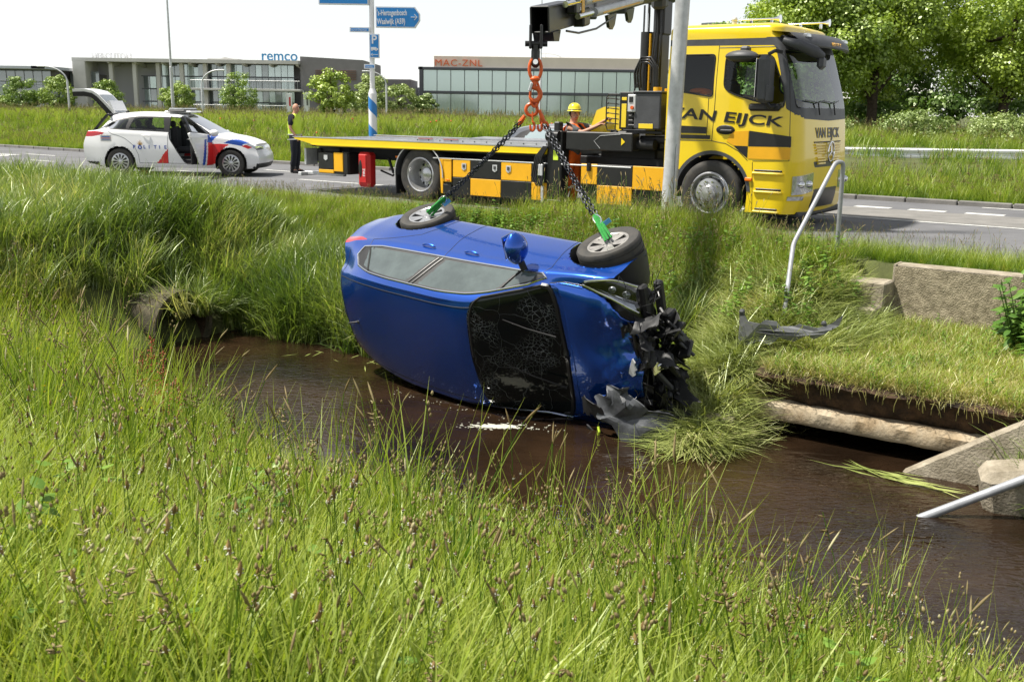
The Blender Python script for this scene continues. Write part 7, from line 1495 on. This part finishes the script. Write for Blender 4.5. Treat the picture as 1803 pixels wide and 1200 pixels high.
for r in range(4):
    z = 5.35 - r * 1.36
    for k in range(24):
        x = -17.0 + k * .70; y = 1.2 if k < 9 else .4
        if r == 0 and k < 3: continue
        o = link('pane', gg.choice([PANE_A, PANE_A, PANE_B, PANE_C if k < 9 and r < 2 else PANE_B]), Rb, (x, y, z)); o.scale = (.82, 1, 1)
b = MB()
for z in (6.0, 4.66, 3.30, 1.94, .6): b.box((-9, 1.25, z), (17.2, .1, .10)); 
for z in (6.0, 4.66, 3.30, 1.94, .6): b.box((-5.6, .38, z), (10.8, .1, .10))
b.obj('window_frame', M['bframe'], Rb, kind='stuff')
for z, x0 in ((3.30, -11.2), (.72, -11.2)):
    b = MB(); b.box(((x0 + .6) / 2, -.9, z), (.6 - x0, 2.3, .22), .02); bl = b.obj('balcony_slab', M['bcon'], Rb); b = MB(); b.tube([(x0, -2.0, z + .95), (.5, -2.0, z + .95)], .035, 6)
    for k in range(42): b.box((x0 + k * .28, -2.0, z + .5), (.03, .03, .9))
    b.obj('balustrade', M['steel'], bl, kind='stuff')
b = MB(); b.prism([(.35, 0), (.35, 6.9), (7.2, 6.6), (7.2, -2)], -.6, 14); o = b.obj('side_block', M['bdark'], Rb); o.rotation_euler = (0, 0, .0)
for (z0, z1) in ((5.45, 4.55), (2.9, 2.0)):
    for k in range(6): b = MB(); b.box((4.2, -.66, z0 - k * (z0 - z1) / 5), (4.4, .10, .10)); b.obj('louvre', M['wood'], Rb)
b = MB(); b.box((-10, 8, 6.6), (3.5, 3, .5)); b.prism([(-11.5, 6.4), (-9.6, 7.0), (-6, 6.4)], 6, 9); b.obj('roof_plant', M['bcon'], Rb)
text('roof_letters', 'remco', 1.55, M['remco'], Rb, (-4.0, 0, 6.45), (1, 0, 0), (0, 0, 1), .06, bold=.02, sx=.98)
text('roof_letters', 'HERCUTON', .95, M['ghost'], Rb, (-23.6, 3, 6.45), (1, 0, 0), (0, 0, 1), .12, bold=.02, space=1.0, sx=.86)
# ---- low building at the far left
Lb = thing('low_office', 'low grey office with flat canopy roof and dark glazed upper floor at far left', 'office building', (-48.6, 110, 0))
b = MB(); b.box((-7, 5, 5.15), (15, 14, .32), .03); b.prism([(.4, -2), (1.0, 12), (-1, 12), (-1, -2)], 5.0, 5.3, 'XY'); b.obj('roof_slab', M['bgrey'], Lb)
b = MB(); b.box((-7.3, 4, 1.6), (13.6, 9, 3.2)); b.obj('lower_wall', M['bgrey'], Lb)
b = MB(); b.box((-6.8, 6, 4.1), (13, 8, 1.9)); b.box((1.6, 9, 2.3), (3.2, 8, 4.8)); b.obj('upper_core', M['bdark'], Lb)
for k in range(13): o = link('pane', PANE_B if k > 3 else PANE_C, Lb, (-12.6 + k * .95, 1.9, 4.1)); o.scale = (1.1, 1, 1.4)
for k in range(4): o = link('pane', PANE_B, Lb, (.4 + k * .8, 4.9, 4.2)); o.scale = (.95, 1, 1.3)
for k in range(4): o = link('pane', PANE_B, Lb, (.4 + k * .8, 4.9, 2.2)); o.scale = (.95, 1, 1.3)
b = MB(); b.tube([(-13.5, -.6, 3.8), (0, -.6, 3.8)], .035, 6); b.tube([(-13.5, -.6, 3.5), (0, -.6, 3.5)], .02, 6)
for k in range(9): b.box((-13.4 + k * 1.65, -.6, 3.5), (.05, .05, .7))
b.obj('balustrade', M['steel'], Lb, kind='stuff')
b = MB(); b.box((-2.6, -.55, 1.5), (1.1, .08, 2.9)); b.obj('door_panel', M['signwhite'], Lb); b = MB(); b.box((-9.3, -.55, 1.5), (1.1, .08, 2.9)); b.obj('door_panel', M['signwhite'], Lb)
# ---- glazed building behind the truck
Mb = thing('glass_office', 'two storey glazed office with dark frame, beige parapet and orange letters', 'office building', (-11.7, 130, 0))
b = MB(); b.box((16, 6, 3.55), (32.4, 11, 5.9)); b.obj('core', M['bdark'], Mb)
b = MB(); b.box((16, .0, 6.42), (32.6, .7, .32), .03); b.box((16, 0, 3.55), (32.6, .6, .30), .02); b.box((16, 0, .70), (32.6, .7, .34), .03); b.box((.05, 0, 3.6), (.45, .7, 6.0), .03); b.obj('dark_frame', M['bframe'], Mb)
b = MB(); b.box((17, 4, 7.25), (30.8, 8, 1.35), .03); b.obj('parapet', M['bbeige'], Mb)
b = MB(); b.box((17.2, 5, .3), (28, 7, 1.6)); b.obj('ground_floor', M['bcon'], Mb)
for k in range(6): b = MB(); b.box((5.5 + k * 2.6, 1.45, .25), (1.0, .1, 1.1)); b.obj('ground_window', M['bframe'], Mb)
pm_ = MB(); pm_.box((0, 0, 0), (1.62, .06, 2.5), .01); MP1 = pm_.mesh('pane', M['blind']); pm_ = MB(); pm_.box((0, 0, 0), (1.62, .06, 2.5), .01); MP2 = pm_.mesh('pane', M['pane'])
for r, z in enumerate((4.98, 2.13)):
    for k in range(19): link('pane', MP1 if r == 0 or k in (4, 6) else MP2, Mb, (1.15 + k * 1.70, -.12, z))
for k, w in ((4, 0), (6, 0)): b = MB(); b.box((1.15 + k * 1.70, -.17, 1.9), (1.5, .03, 1.9)); b.obj('window_blind', M['blind'], Mb)
text('roof_letters', 'MAC-ZNL', 1.12, M['mac'], Mb, (1.7, -.2, 6.72), (1, 0, 0), (0, 0, 1), .05, bold=.0, sx=1.12, space=1.1)
b = MB(); b.tube([(13.3 + 2.2 * (1 - cos(a)), 6, 7.9 + .75 * sin(a)) for a in np.linspace(0, pi, 14)], .05, 6); b.box((15.5, 6, 8.2), (.04, .04, .8)); b.box((14.6, 6, 8.1), (.04, .04, .6)); b.obj('roof_hoop', M['reflect'], Mb)
# ---- pale sheds between
S1 = MB(); S1.box((0, 0, 2.2), (14, 10, 4.4), .05); o = S1.obj('pale_shed', M['bgrey'], loc=(-11.5, 150, 0), label='pale grey shed wall between the trees in the middle distance', cat='shed')
S2 = MB(); S2.box((0, 0, 2.6), (9, 10, 5.2), .05); o = S2.obj('dark_shed', M['bdark'], loc=(-18.0, 140, 0), label='dark shed behind the round trees beside the sign post', cat='shed')
rb_ = thing('distant_roof', 'curved brown roof showing above the yellow cab of the truck', 'building', (14.4, 70, 0)); b = MB(); P = [(x, 6.55 + .85 * max(0, cos((x + 1.2) / 2.6))**.7) for x in np.linspace(-2.3, 2.8, 12)]; b.prism([(P[0][0], 0)] + P + [(P[-1][0], 0)], 0, 8); b.obj('gable', M['bbeige'], rb_); b = MB(); b.tube([(x, -.1, z) for x, z in P], .08, 6); b.obj('roof_edge', M['bgrey'], rb_)
# ================================================================ POLES, SIGNS, FLAGS
M['stripeblue'] = mat('blue_spiral', (.03, .20, .52), .45)
sg = thing('sign_post', 'white signpost with blue spiral band and blue direction signs', 'signpost', (-4.22, 31, .0))
b = MB(); b.cyl((0, 0, 2.25), (0.02, 0, 5.6), .075, n=16); b.cyl((0, 0, 0), (0, 0, 2.12), .125, n=22); b.cyl((0, 0, 2.12), (0, 0, 2.26), .125, .078, n=22); b.obj('post', M['white'], sg)
for z0 in (.15, .95, 1.75):
    b = MB(); n = 24; r = .1275; G = [[(r * cos(a), r * sin(a), z0 + .36 * (a - pi) / pi * -1 + h_) for h_ in (0, .36)] for a in np.linspace(pi * .5, pi * 2.5, n)]; b.grid(np.array(G)); b.obj('blue_band', M['stripeblue'], sg)
def signboard(x0, x1, z0, z1, th, m, parent, name, arrow=False, rot=0.0, edge='signwhite'):
    o = bpy.data.objects.new(name, None); COL.objects.link(o); o.parent = parent; o.location = (x0, -.10, 0); o.rotation_euler = (0, 0, rot); w = x1 - x0
    if arrow: poly = [(0, z0), (w - .14, z0 + .0), (w, z0 + (z1 - z0) * .35), (w, z0 + (z1 - z0) * .68), (w - .14, z1), (0, z1)]
    else: poly = [(0, z0), (w, z0), (w, z1), (0, z1)]
    b = MB(); b.prism(poly, 0, th); b.obj('board', M['signwhite'], o); cx = w / 2; cz = (z0 + z1) / 2; b = MB(); b.prism([(cx + (a - cx) * (1 - .05 / w * 1.2), cz + (c - cz) * (1 - .06 / (z1 - z0))) for a, c in poly], -.006, 0.002); b.obj('blue_face', M[m], o); return o
d1 = signboard(.14, 1.42, 3.98, 4.56, .14, 'signblue', sg, 'direction_sign', True, rot=.0)
text('sign_lettering', "'s-Hertogenbosch", .215, M['signwhite'], d1, (.04, -.010, 4.315), (1, 0, .02), (0, 0, 1), .002, bold=.005, sx=.565); text('sign_lettering', 'Waalwijk (A59)', .215, M['signwhite'], d1, (.04, -.010, 4.075), (1, 0, .02), (0, 0, 1), .002, bold=.005, sx=.60)
b = MB(); b.tube([(1.02, -.012, 4.28), (1.19, -.012, 4.28)], .014, 4); b.tube([(1.12, -.012, 4.36), (1.20, -.012, 4.28), (1.12, -.012, 4.20)], .014, 4); b.obj('arrow', M['signwhite'], d1)
d2 = signboard(-1.5, -.06, 4.60, 5.2, .14, 'signblue', sg, 'direction_sign')
d3 = signboard(-.62, -.04, 3.84, 3.98, .03, 'signblue', sg, 'street_sign'); text('sign_lettering', 'Voorste Diepstraat', .075, M['signwhite'], d3, (.03, -.010, 3.885), (1, 0, 0), (0, 0, 1), .001, sx=.80)
d4 = signboard(-.06, .24, 3.12, 3.80, .03, 'signblue', sg, 'parking_sign'); text('sign_lettering', 'P', .33, M['signwhite'], d4, (.06, -.010, 3.53), (1, 0, 0), (0, 0, 1), .002, bold=.006)
b = MB(); b.box((.13, -.010, 3.39), (.16, .004, .08)); b.box((.235, -.010, 3.375), (.04, .004, .05)); b.cyl((.08, -.008, 3.34), (.08, -.012, 3.34), .02, n=8); b.cyl((.2, -.008, 3.34), (.2, -.012, 3.34), .02, n=8); b.obj('truck_symbol', M['signwhite'], d4)
b = MB(); b.tube([(.05, -.010, 3.22), (.25, -.010, 3.22)], .010, 4); b.tube([(.10, -.010, 3.26), (.05, -.010, 3.22), (.10, -.010, 3.18)], .010, 4); b.obj('arrow', M['signwhite'], d4)
d5 = signboard(-.22, .10, 2.82, 2.95, .03, 'signblue', sg, 'street_sign'); text('sign_lettering', 'Diepenweg', .07, M['signwhite'], d5, (.02, -.010, 2.865), (1, 0, 0), (0, 0, 1), .001, sx=.72)
def lamp_post(x, y, h, label, arm=0, r=.07, group='street lamps beyond the road'):
    t = thing('street_lamp', label, 'street lamp', (x, y, gz(x, y) - .1), 0, group); b = MB()
    if arm: b.tube([(0, 0, 0), (0, 0, h * .72)] + [(arm * .95 * (1 - cos(a)), 0, h * .72 + (h * .28) * sin(a)) for a in np.linspace(.1, pi / 2, 8)], [r] * 2 + [r * .7] * 8, 8); b.obj('pole', M['steel'], t, smooth=60); b = MB(); b.box((arm * 1.05, 0, h), (abs(arm) * .35, .14, .08), .02); b.obj('lamp_head', M['signwhite'], t)
    else: b.tube([(0, 0, 0), (0, 0, 3), (0, 0, 3.02), (0, 0, h)], [r, r, r * .75, r * .45], 10); b.obj('pole', M['steel'], t, smooth=40)
    return t
lamp_post(-19.6, 60, 9, 'tall plain grey pole above the roof of the police car', 0, .09); lamp_post(1.40, 60, 7.0, 'slim white pole between the crane hook and the helmeted worker', 0, .07)
lamp_post(-24.7, 58, 2.9, 'curved street lamp leaning left behind the raised tailgate', -1.3, .06); lamp_post(-17.9, 60, 2.9, 'curved street lamp bending right in front of the long office', 1.1, .06); lamp_post(-8.6, 70, 3.3, 'curved street lamp just right of the striped signpost', -1.3, .06)
# the big column on the near bank
bp_ = thing('lamp_column', 'thick galvanised lamp column standing on the bank in front of the truck cab', 'lamp column', tuple(wp(-6.96, 13.95, -.15)))
b = MB(); b.tube([(0, 0, 0), (.03, 0, 1.0), (.20, .0, 9.0)], [.112, .108, .100], 28); b.obj('column_tube', M['steel'], bp_, smooth=60)
b = MB(); pts = [(.032 + .100 * sin(a) * 1.0, -.109 * cos(a), z) for a, z in [(.35, .75), (.35, 1.35), (.45, 1.42), (.8, 1.42), (.9, 1.35), (.9, .75), (.8, .68), (.45, .68)]]; b.tube(pts, .004, 5, close=True); b.obj('access_hatch', M['darkgrey'], bp_)
for k, (x, lb) in enumerate(((-13.1, 'white banner flag with red print left of the policeman'), (-12.1, 'white banner flag right of the policeman'), (-10.2, 'small white banner flag beside the round tree'))):
    z = gz(x, 60); t = thing('banner_flag', lb, 'flag', (x, 60, z), 0, 'banner flags by the office'); h = (2.3, 2.35, 1.5)[k]; b = MB(); b.cyl((0, 0, 0), (0, 0, h - z + .2), .02, n=6); b.obj('flag_pole', M['steel'], t); b = MB(); b.box((.17, 0, h - z - .42), (.32, .02, 1.05), .004); b.obj('flag_cloth', M['signwhite'], t)
    b = MB(); b.box((.2, -.014, h - z - .35), (.10, .003, .5)); b.obj('flag_print', M['red'] if k == 0 else M['greyplastic'], t)
z = gz(-9.7, 62); t = thing('round_road_sign', 'round red rimmed road sign low behind the striped signpost', 'road sign', (-10.6, 62, z)); b = MB(); b.cyl((0, 0, 0), (0, 0, .8), .03, n=8); b.obj('sign_pole', M['steel'], t); b = MB(); b.tube([(.34 * cos(a), -.05, .75 + .34 * sin(a)) for a in np.linspace(0, 2 * pi, 25)[:-1]], .05, 8, close=True); b.obj('red_rim', M['redlamp'], t); b = MB(); b.cyl((0, -.03, .75), (0, -.01, .75), .33, n=24); b.obj('sign_face', M['signwhite'], t)
# guard rails
for (y, x0, x1, z, lb) in ((29.0, 8.0, 20.0, .68, 'white steel guard rail along the far verge of the road, nearest one'), (31.5, 8.5, 23, .50, 'second lower guard rail half hidden in grass behind the first')):
    t = thing('guard_rail', lb, 'guard rail', (x0, y, 0), 0, 'guard rails'); b = MB(); prof = [(.0, -.15), (-.04, -.11), (-.04, -.06), (.02, -.02), (.02, .02), (-.04, .06), (-.04, .11), (0, .15)]
    b.grid(np.array([[(xx, p[0], z + p[1]) for p in prof] for xx in np.linspace(0, x1 - x0, 30)])); b.obj('rail_beam', M['signwhite'], t)
    for k in range(int((x1 - x0) / 2)): b = MB(); b.box((1 + 2 * k, .10, z / 2), (.06, .12, z + .1), .01); b.obj('rail_post', M['steel'], t)
# ================================================================ TREES
def tree(name, label, x, y, h, cr, m, n=2600, leaf=.16, trunk=.12, base=.25, clumps=46, seed=1, cat='tree', group=None, squash=1.0, dome=.5):
    g = np.random.default_rng(seed); z0 = gz(x, y) - .05; t = thing(name, label, cat, (x, y, z0), 0, group); cz = h * (base + 1) / 2; rz = h * (1 - base) / 2
    # clump centres over an uneven shell
    C = []
    while len(C) < clumps:
        q = g.normal(0, 1, 3); q /= np.linalg.norm(q); k = g.uniform(.25, 1.0)**.45; hh = q[2] * k; w = np.sqrt(max(0.05, 1 - max(0, hh) * .45)); C.append((q[0] * k * cr * w, q[1] * k * cr * squash * w, cz + q[2] * k * rz * .88))
    C = np.array(C); ci = g.integers(0, clumps, n); sz = cr * .30 * g.uniform(.7, 1.3, clumps)
    off = g.normal(0, 1, (n, 3)); off /= np.linalg.norm(off, axis=1)[:, None]; off *= (g.uniform(0, 1, n)**.4)[:, None] * sz[ci][:, None]; off[:, 2] *= .62; P = C[ci] + off
    nrm = off / (np.linalg.norm(off, axis=1)[:, None] + 1e-6) + g.normal(0, .35, (n, 3)) + [0, 0, .5]; nrm /= np.linalg.norm(nrm, axis=1)[:, None]
    a = np.cross(nrm, g.normal(0, 1, (n, 3))); a /= np.linalg.norm(a, axis=1)[:, None] + 1e-9; c = np.cross(nrm, a); L = (leaf * g.uniform(.6, 1.3, n))[:, None]
    V = np.stack([P - a * L * .5, P - c * L * .36 + nrm * L * .08, P + a * L * .5, P + c * L * .36 + nrm * L * .08], 1).reshape(-1, 3); F = np.arange(n * 4).reshape(n, 4)
    link('crown', npmesh('crown', V, F, M[m], angle=None, smooth=False), t)
    b = MB(); lean = g.normal(0, .04, 2) * h; b.tube([(0, 0, 0), (lean[0] * .3, lean[1] * .3, h * .3), (lean[0], lean[1], h * .62), (lean[0], lean[1], h * .85)], [trunk, trunk * .75, trunk * .4, trunk * .15], 9)
    for k in range(9):
        c_ = C[int(g.integers(clumps))]; z_ = h * g.uniform(base * .8, .6); b.tube([(lean[0] * .5, lean[1] * .5, z_), tuple((Vector((lean[0] * .5, lean[1] * .5, z_)) + Vector(c_)) / 2 + Vector((0, 0, -.04 * h))), tuple(c_)], [trunk * .45, trunk * .25, trunk * .08], 6)
    b.obj('trunk', M['bark'], t, smooth=60); return t
YG = 'young round trees in a row before the offices'
for k, (x, h, lb) in enumerate(((-36.9, 2.2, 'young bushy green tree cut by the left edge of the picture'), (-35.3, 3.5, 'young bushy green tree in front of the low grey office, left one'), (-32.7, 3.5, 'young bushy green tree left of the raised tailgate'), (-29.2, 3.3, 'young bushy green tree just right of the raised tailgate'), (-24.2, 3.2, 'young bushy green tree behind the tall grey pole'), (-19.7, 3.9, 'tallest young bushy tree in front of the long office balconies'))):
    z = gz(x, 75); tree('young_tree', lb, x, 75, h - z + .25, (1.05, 1.22, 1.22, 1.1, 1.2, 1.32)[k], 'leaf1', 8500, .105, .06, .0, 70, 40 + k, group=YG)
for k, (x, y, h, cr, lb, base) in enumerate(((-10.5, 60, 3.1, 1.25, 'broad pale green tree between the policeman and the signpost', .06), (-10.9, 80, 3.9, 1.35, 'taller green tree directly behind the striped signpost', .05), (-9.1, 82, 3.2, 1.5, 'low spreading green tree right of the striped signpost', .03), (-12.8, 88, 3.0, 1.5, 'dark low tree filling the gap left of the signpost', .05), (-7.4, 84, 2.4, 1.2, 'small bush like tree beside the glass office', .02))):
    tree('leafy_tree', lb, x, y, h, cr, 'leaf1' if k == 0 else 'leaf3', 4600, .15, .09, base, 50, 60 + k, group='trees in the gap between the offices')
for k, (x, y, h, cr, m_, lb, base) in enumerate(((13.2, 47, 8.2, 3.0, 'leaf2', 'large lime green tree right behind the truck cab', .10), (17.0, 50, 10.5, 3.6, 'leaf2', 'tallest lime green tree in the right hand group', .12), (23.2, 50, 9.6, 3.5, 'leaf2', 'large lime green tree cut by the right edge', .16), (20.3, 58, 8.6, 3.0, 'leaf4', 'dark tree filling the gap behind the two big lime trees', .10), (10.9, 56, 5.8, 2.0, 'leaf4', 'dark tree low behind the truck windscreen', .05), (27.5, 60, 8.5, 3.4, 'leaf4', 'dark tree behind the right edge tree', .1), (15.2, 60, 8.0, 3.2, 'leaf4', 'dark tree behind the first big lime tree', .04))):
    tree('large_tree', lb, x, y, h, cr, m_, 46000 if m_ == 'leaf2' else 17000, .155 if m_ == 'leaf2' else .20, .26, base, 200, 80 + k, group='large trees on the right')
for k, (x, y, w, h, lb) in enumerate(((15.0, 39, 1.35, 1.35, 'pale rounded bush behind the guard rail, left one'), (18.1, 39, 1.45, 1.30, 'pale rounded bush behind the guard rail, right one'), (12.0, 41, 1.2, .9, 'low pale bush behind the rail near the truck front'))):
    tree('pale_bush', lb, x, y, h, w, 'leaf3', 5200, .085, .04, .0, 60, 120 + k, cat='bush', group='pale bushes behind the guard rail')
for k in range(5):
    tree('dark_hedge_bush', ('dark hedge bush just right of the truck windscreen', 'dark hedge bush under the first large tree', 'dark hedge bush in front of the brick house', 'dark hedge bush between the two trunks on the right', 'dark hedge bush cut by the right edge')[k], 11 + k * 3.6, 54 + (k % 2) * 2, 2.6, 2.3, 'leaf4', 3200, .22, .06, .0, 36, 140 + k, cat='bush', group='dark hedge bushes')
# brick house glimpsed through the trees
hb = thing('brick_house', 'red brick house glimpsed between the tree trunks', 'house', (20.3, 66, 0)); b = MB(); b.box((0, 0, 1.3), (9, 6, 2.6)); b.obj('wall', mat('pink_brick', (.45, .20, .15), .9, var=.2, vscale=1), hb); b = MB(); b.prism([(-3.4, 2.6), (0, 4.2), (3.4, 2.6)], -4.8, 4.8, 'YZ'); b.obj('roof', M['bcon'], hb)
for x in (-2.5, 0, 2.5): b = MB(); b.box((x, -3.02, 1.4), (1.1, .06, 1.2)); b.obj('window', M['signwhite'], hb)
# ================================================================ DEBRIS AND SINGLE FLOWERS
db = thing('torn_bumper_piece', 'torn dark grey plastic bumper piece lying on the cut grass below the bent railing', 'car part', mw=sdM(-3.58, 9.98, -.52))
b = MB(); top = [(-.46, .20), (-.40, .21), (-.37, .16), (-.24, .15), (-.20, .19), (-.10, .18), (-.06, .13), (.06, .14), (.12, .17), (.30, .15), (.42, .20), (.54, .31)]; bot = [(.50, .19), (.38, .10), (.28, .03), (.20, .06), (.08, -.02), (-.05, .02), (-.12, -.06), (-.26, -.04), (-.34, -.12), (-.46, -.13)]
b.prism(top + bot, 0, .012)
b2 = MB(); b2.prism([(-.44, .10), (-.1, .09), (.2, .09), (.45, .17), (.45, .15), (.2, .06), (-.1, .055), (-.44, .06)], -.03, .0); b.add(b2.v, b2.f)
b.v = [Vector((p.x, p.y + .10 * math.sin(p.x * 3.2) + .05 * p.z + .03 * math.sin(p.x * 11 + p.z * 9), p.z)) for p in b.v]; b.obj('plastic_shell', M['greyplastic'], db, smooth=20)
b = MB(); b.box((-.47, .02, .08), (.05, .06, .38), .01, Euler((.3, 0, .1)).to_matrix()); b.ball((.36, .10, .20), (.03, .02, .03), 6); b.obj('mounting_rib', M['darkgrey'], db)
def stalk_obj(name, kind, x, y, h, seed, label, cat, group, mats, sc=1.0):
    g = np.random.default_rng(seed); s, d = sdn(x, y); z = float(ground_h(np.array(s), np.array(d))); parts = stalk_parts(g, h, kind, 0, 0, sc); v, f, u, mi = merge(parts); link(name, npmesh(name, v, f, mats, mi=mi, uv=u, angle=None), None, (x, y, z), label=label, cat=cat, group=group)
g = np.random.default_rng(77)
def near_xy(n, seed, y0=2.3, y1=6.4):
    g = np.random.default_rng(seed); out = []
    while len(out) < n:
        y = g.uniform(y0, y1); x = g.uniform(-.5, .5) * y; s, d = sdn(x, y)
        if .2 < d < dnear(np.array(s)) + .0: out.append((x, y))
    return out
for k, (x, y) in enumerate(near_xy(170, 5)): stalk_obj('plantain_flower', 'plantain', x, y, g.uniform(.45, .80), 500 + k, 'brown plantain flower head with white fringe on a thin stem', 'flower', 'plantain flowers in the foreground', [M['grass'], M['plantain'], M['petal']], 1.0)
for k, (x, y) in enumerate(near_xy(90, 6)): stalk_obj('cocksfoot_stalk', 'cocksfoot', x, y, g.uniform(.60, .95), 700 + k, 'tall grass stalk with clustered brown seed head', 'grass stalk', 'clustered seed stalks in the foreground', [M['grass'], M['seedhead'], M['petal']], 1.0)
for k, (x, y) in enumerate(near_xy(60, 8)): stalk_obj('timothy_stalk', 'timothy', x, y, g.uniform(.55, .95), 800 + k, 'tall grass stalk with narrow spike seed head', 'grass stalk', 'spike seed stalks in the foreground', [M['grass'], M['seedhead'], M['petal']], 1.0)
# red sorrel by the left water edge
for k, (px, py, h) in enumerate(((-2.98, 8.1, 1.0), (-2.86, 8.0, .92), (-3.25, 8.6, .8), (-2.70, 7.8, .75), (-3.42, 8.4, .7), (-5.6, 11.6, .5))):
    g2 = np.random.default_rng(900 + k); s, d = sdn(px, py); z = float(ground_h(np.array(s), np.array(d))); parts = [(*stem([(0, 0, 0), (.02, .01, h * .5), (.05, .0, h)], .006), 0)]
    for q in range(90):
        tq = g2.uniform(.45, 1.0); a = g2.uniform(0, 6.28); br = .05 * (1.1 - tq) * 2 * (q % 3 > 0); c = np.array([.05 * tq + cos(a) * br, sin(a) * br, h * tq + br * .8]); parts.append((*spindle(c, c + np.array([cos(a), sin(a), .6]) * .012, .006, 4), 0))
    v, f, u, mi = merge(parts); link('sorrel_plant', npmesh('sorrel_plant', v, f, [M['sorrel']], uv=u, angle=None), None, (px, py, z), label=['tallest reddish sorrel plant at the left water edge', 'second reddish sorrel plant right beside the tallest', 'short reddish sorrel plant left of the tallest', 'short reddish sorrel plant leaning over the water', 'small reddish sorrel plant furthest left by the reeds', 'small red sorrel near the culvert mouth'][k], cat='plant', group='red sorrel plants')
b = MB(); gg = random.Random(31)
for k in range(26):
    px = gg.uniform(-5.4, -2.9); py = gg.uniform(9.0, 11.2) if px < -4 else gg.uniform(7.6, 8.8); s, d = sdn(px, py); z = float(ground_h(np.array(s), np.array(d))) + gg.uniform(.35, .55)
    for q in range(5): a = q * 1.257; b.ball((px + .009 * cos(a), py + .009 * sin(a), z), (.008, .008, .004), 4)
b.obj('buttercups', M['yflower'], label='small yellow buttercup flowers along the left water edge', cat='flowers', kind='stuff')
b = MB()
for k in range(16):
    s = gg.uniform(-34, -12); d = gg.uniform(23.5, 29); p = wp(s, d); z = float(ground_h(np.array(s), np.array(d))) + gg.uniform(.35, .6); b.ball((p.x, p.y, z), (.035, .035, .025), 5)
b.obj('poppies', M['poppy'], label='scattered red poppies in the long grass beyond the road', cat='flowers', kind='stuff')
# long grass leaves arching over the culvert mouth and broad butterbur leaves
